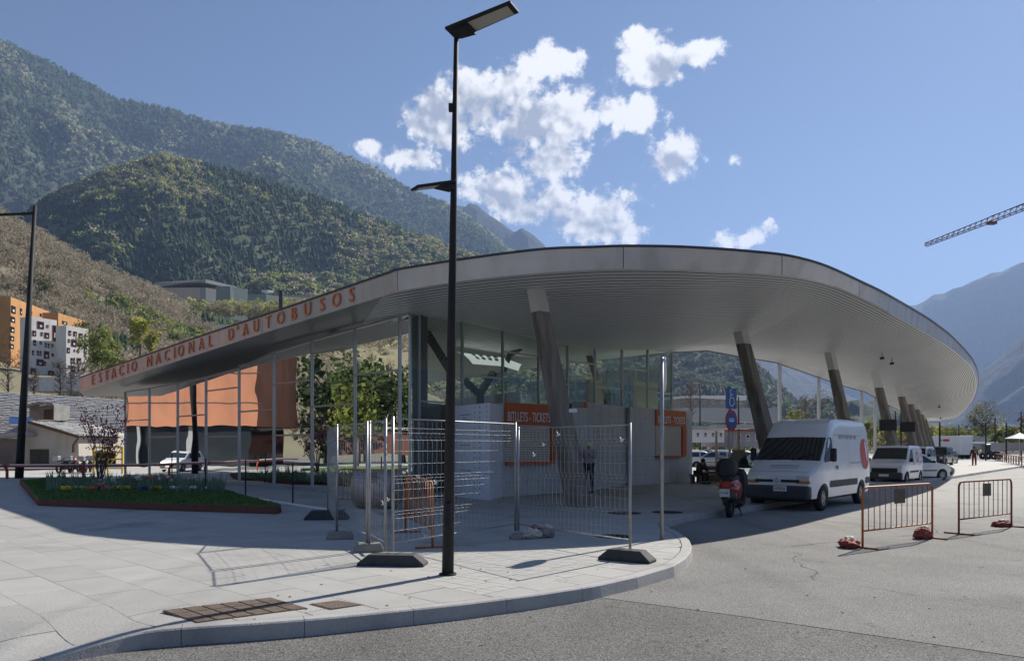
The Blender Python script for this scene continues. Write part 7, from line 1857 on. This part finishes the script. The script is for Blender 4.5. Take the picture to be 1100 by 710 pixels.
for k, (px, pt, pb, Y, lab) in enumerate(((752, 410, 485, 95, 'dark lamp mast right of the glass hall'), (793.5, 425, 485, 75, 'dark lamp mast right of the parking sign'), (1059, 452, 480, 95, 'lamp mast in front of the big round tree'), (1069, 447, 482, 100, 'taller lamp mast right of the big round tree'), (1081, 452, 482, 90, 'lamp mast left of the white parasol'), (1030, 455, 480, 110, 'lamp mast at the canopy end'), (1097, 440, 488, 95, 'dark lamp mast at the right edge'), (968, 432, 484, 90, 'thin mast between the screen columns'), (962, 440, 484, 85, 'thin mast left of the farther screen'), (1009.5, 452, 482, 75, 'dark post under the canopy end'))):
    b = at(px, 480, Y); h = (HY-pt)*Y/F+CAMZ; t = empty('lamp_mast', (b.x, b.y, ROAD), label=lab, cat='lamp mast', group='distant lamp masts')
    m = MB(); m.tube([(0, 0, 0), (0, 0, h)], [.10, .07], 8); m.build('pole', M['dark_metal'], t); m = MB(); m.bar((0, 0, h), (-.9, 0, h+.05), .25, .08); m.build('head', M['galv'], t)
# white parasol
c = at(1095, 480, 70); t = empty('parasol', (c.x, c.y, ROAD), label='white parasol catching the sun at the right edge', cat='parasol')
m = MB(); m.lathe((0, 0, 2.55), [(1.2, 0), (.6, .25), (.02, .5)], 8); m.build('canopy', M['white_paint'], t); m = MB(); m.tube([(0, 0, 0), (0, 0, 2.9)], .04, 8); m.build('pole', M['galv'], t)
# wooden/metal railing at the right edge
p0 = at(1070, 486, 92); p1 = Vector((p0.x+12, 52, 0)); p0 = Vector((p0.x, p0.y, ROAD)); p1.z = ROAD; p1.x = (1118-550)*52/F
t = empty('railing', p0, label='brown railing running along the road at the right edge', cat='railing')
D = p1-p0
m = MB(); m.bar(Vector((0, 0, .9)), D+Vector((0, 0, .9)), .05, .07); m.build('top_rail', M['barrier_rust'], t); m = MB(); m.bar(Vector((0, 0, .5)), D+Vector((0, 0, .5)), .04, .05); m.build('middle_rail', M['barrier_rust'], t)
for k in range(18): m = MB(); q = D*k/17; m.box(q+Vector((0, 0, .45)), (.07, .07, .9)); m.build('post', M['barrier_rust'], t)
m = MB(); m.bar(Vector((0, 0, .08))+Vector((0, -.6, 0)), D+Vector((0, -.6, .08)), .4, .16); tag(m.build('roadside_kerb', M['kerbstone'], None), kind='structure').location = p0
# orange-clad digger like machine near the person
c = at(1064, 480, 105); t = empty('tractor', (c.x, c.y, ROAD), label='small dark tractor parked right of the walking person', cat='tractor')
for x in (-.7, .8):
    for s_ in (-1, 1): m = MB(); m.lathe((x, s_*.6, .5 if x < 0 else .4), [(.15, -.15), (.5 if x < 0 else .4, -.15), (.5 if x < 0 else .4, .15), (.15, .15)], 16, 'Y'); m.build('wheel', M['tyre'], t)
m = MB(); m.box((.5, 0, .9), (1.2, .7, .5)); m.build('hood', M['dark_metal'], t, bevel=.05); m = MB(); m.box((-.5, 0, 1.5), (1.0, 1.0, 1.3)); m.build('cab', M['car_glass'], t, bevel=.08)
# glass screen fence along the platform behind the sign
for k in range(7):
    a = at(772+k*9, 480, 44); t = empty('glass_screen', (a.x, a.y, 0), label=['glass screen panel first from the right booth', 'second glass screen panel from the right booth', 'third glass screen panel, behind the parking sign pole', 'fourth glass screen panel, right of the parking sign pole', 'fifth glass screen panel, left of the van mirror', 'sixth glass screen panel, hidden partly by the van', 'seventh glass screen panel behind the van windscreen'][k], cat='glass screen', group='glass screens behind the sign')
    m = MB(); m.box((0, 0, .65), (.06, .06, 1.3)); m.build('post', M['galv'], t); m = MB(); m.add([(.03, 0, .12), (.47, 0, .12), (.47, 0, 1.15), (.03, 0, 1.15)], [(0, 1, 2, 3)]); m.build('pane', M['glass'], t)
# cream posts near
for (px, lab) in ((769.5, 'cream post left of the parking sign'), (792, 'greenish post right of the parking sign')):
    a = at(px, 480, 34); h = (480-464)*34/F+CAMZ; t = empty('bollard_post', (a.x, a.y, 0), label=lab, cat='post'); m = MB(); m.tube([(0, 0, 0), (0, 0, h)], .055, 8); m.build('shaft', M['interior_beige'], t); m = MB(); m.sphere((0, 0, h), .055, 8); m.build('cap', M['galv'], t)

# ------------------------------------------------------------------ surroundings outside the frame that show in the glass
t = empty('terracotta_building', (-52, 36, ROAD), label='terracotta building left of the picture, mirrored in the glass wall', cat='building')
m = MB(); m.box((-54, 53.5, 7.5), (10, 26, 8.0), rz=.1); m.build('upper_wall', M['terracotta'], t, world=True)
m = MB(); m.box((-53.5, 53.5, 1.6), (8, 24, 3.7), rz=.1); m.build('shop_front', M['window_dark'], t, world=True)
for k in range(5): m = MB(); m.box((-49.0, 43+k*4.6, 1.6), (.3, .3, 3.7)); m.build('pier', M['facade_grey'], t, world=True)
m = MB(); m.box((-49.0, 50, 5.2), (.3, 4.5, 1.6), rz=.1); m.build('window', M['window_dark'], t, world=True)

tree_w = leaf_tree('broadleaf_tree', (-44, 31.5, ROAD), 7.5, 2.2, (.17, .20, .05), 'yellow-green tree left of the picture, mirrored near the glass corner', nleaf=1400, ls=.4)
leaf_tree('broadleaf_tree', (-60, 34, ROAD), 11, 4.5, (.08, .11, .04), 'dark green tree left of the picture, mirrored behind the yellow-green one', nleaf=1500, ls=.55)
leaf_tree('broadleaf_tree', (-64, 27, ROAD), 10, 4.5, (.09, .12, .04), 'second dark green tree left of the picture, mirrored at the corner bay', nleaf=1500, ls=.55)
t = empty('low_building', (-72, 30, ROAD), label='low brown building left of the picture, mirrored as a dark band in the glass', cat='building')
m = MB(); m.box((-74, 30, 2.2), (8, 20, 3.0)); m.build('wall', M['corten'], t, world=True); m = MB(); m.box((-74, 30, 3.8), (9, 21, .3)); m.build('roof', M['slate'], t, world=True)
t = empty('planted_border', (-31, 28, ROAD), label='grass border left of the picture, mirrored low in the glass', cat='flower bed')
m = MB(); m.box((-34, 30, .02), (8, 6, .3)); m.build('turf', M['grass'], t, world=True)

t = [o for o in COL.objects if o.name == 'terracotta_building'][0]
for k in range(9): m = MB(); m.box((-48.93+.1*(k-4)*-.25, 41.6+k*2.9, 7.5), (.06, .07, 7.9)); m.build('joint_strip', M['frame_dark'], t, world=True)
for z in (5.6, 8.2): m = MB(); m.box((-48.95, 53.5, z), (.06, 25.5, .06), rz=.1); m.build('joint_strip', M['frame_dark'], t, world=True)

for k, (x, y, h, lab) in enumerate(((-70, 40, 13, 'unseen tall dark tree added beside the terracotta building'), (-72, 31, 14, 'unseen tallest dark tree added behind the low brown building'), (-71, 22, 13, 'unseen dark tree added second from the tallest'), (-68, 14, 12, 'unseen dark tree added farthest toward the camera'), (-78, 36, 16, 'unseen dark tree added at the back between two others'), (-79, 26, 16, 'unseen dark tree added rearmost of the group'))):
    leaf_tree('broadleaf_tree', (x, y, ROAD), h, 5.0, (.055, .08, .035), lab, group='unseen dark trees added to darken the reflection', nleaf=1300, ls=.75, z0=.1)  # unseen trees added to darken what the glass wall reflects
# ------------------------------------------------------------------ haze
hz = MB(); hz.box((0, 1500, 1024), (16000, 13000, 2050)); ho = hz.build('haze', M['black']); ho.data.materials.clear()
hm = bpy.data.materials.new('haze'); hm.use_nodes = True; ht = hm.node_tree; ht.nodes.clear(); out = ht.nodes.new('ShaderNodeOutputMaterial'); pv = ht.nodes.new('ShaderNodeVolumePrincipled')
pv.inputs['Color'].default_value = (0.42, 0.60, 1.0, 1); pv.inputs['Density'].default_value = 0.0001; pv.inputs['Anisotropy'].default_value = 0.2
ht.links.new(pv.outputs[0], out.inputs['Volume']); ho.data.materials.append(hm); tag(ho, 'thin blue haze filling the valley air', 'haze', kind='stuff')
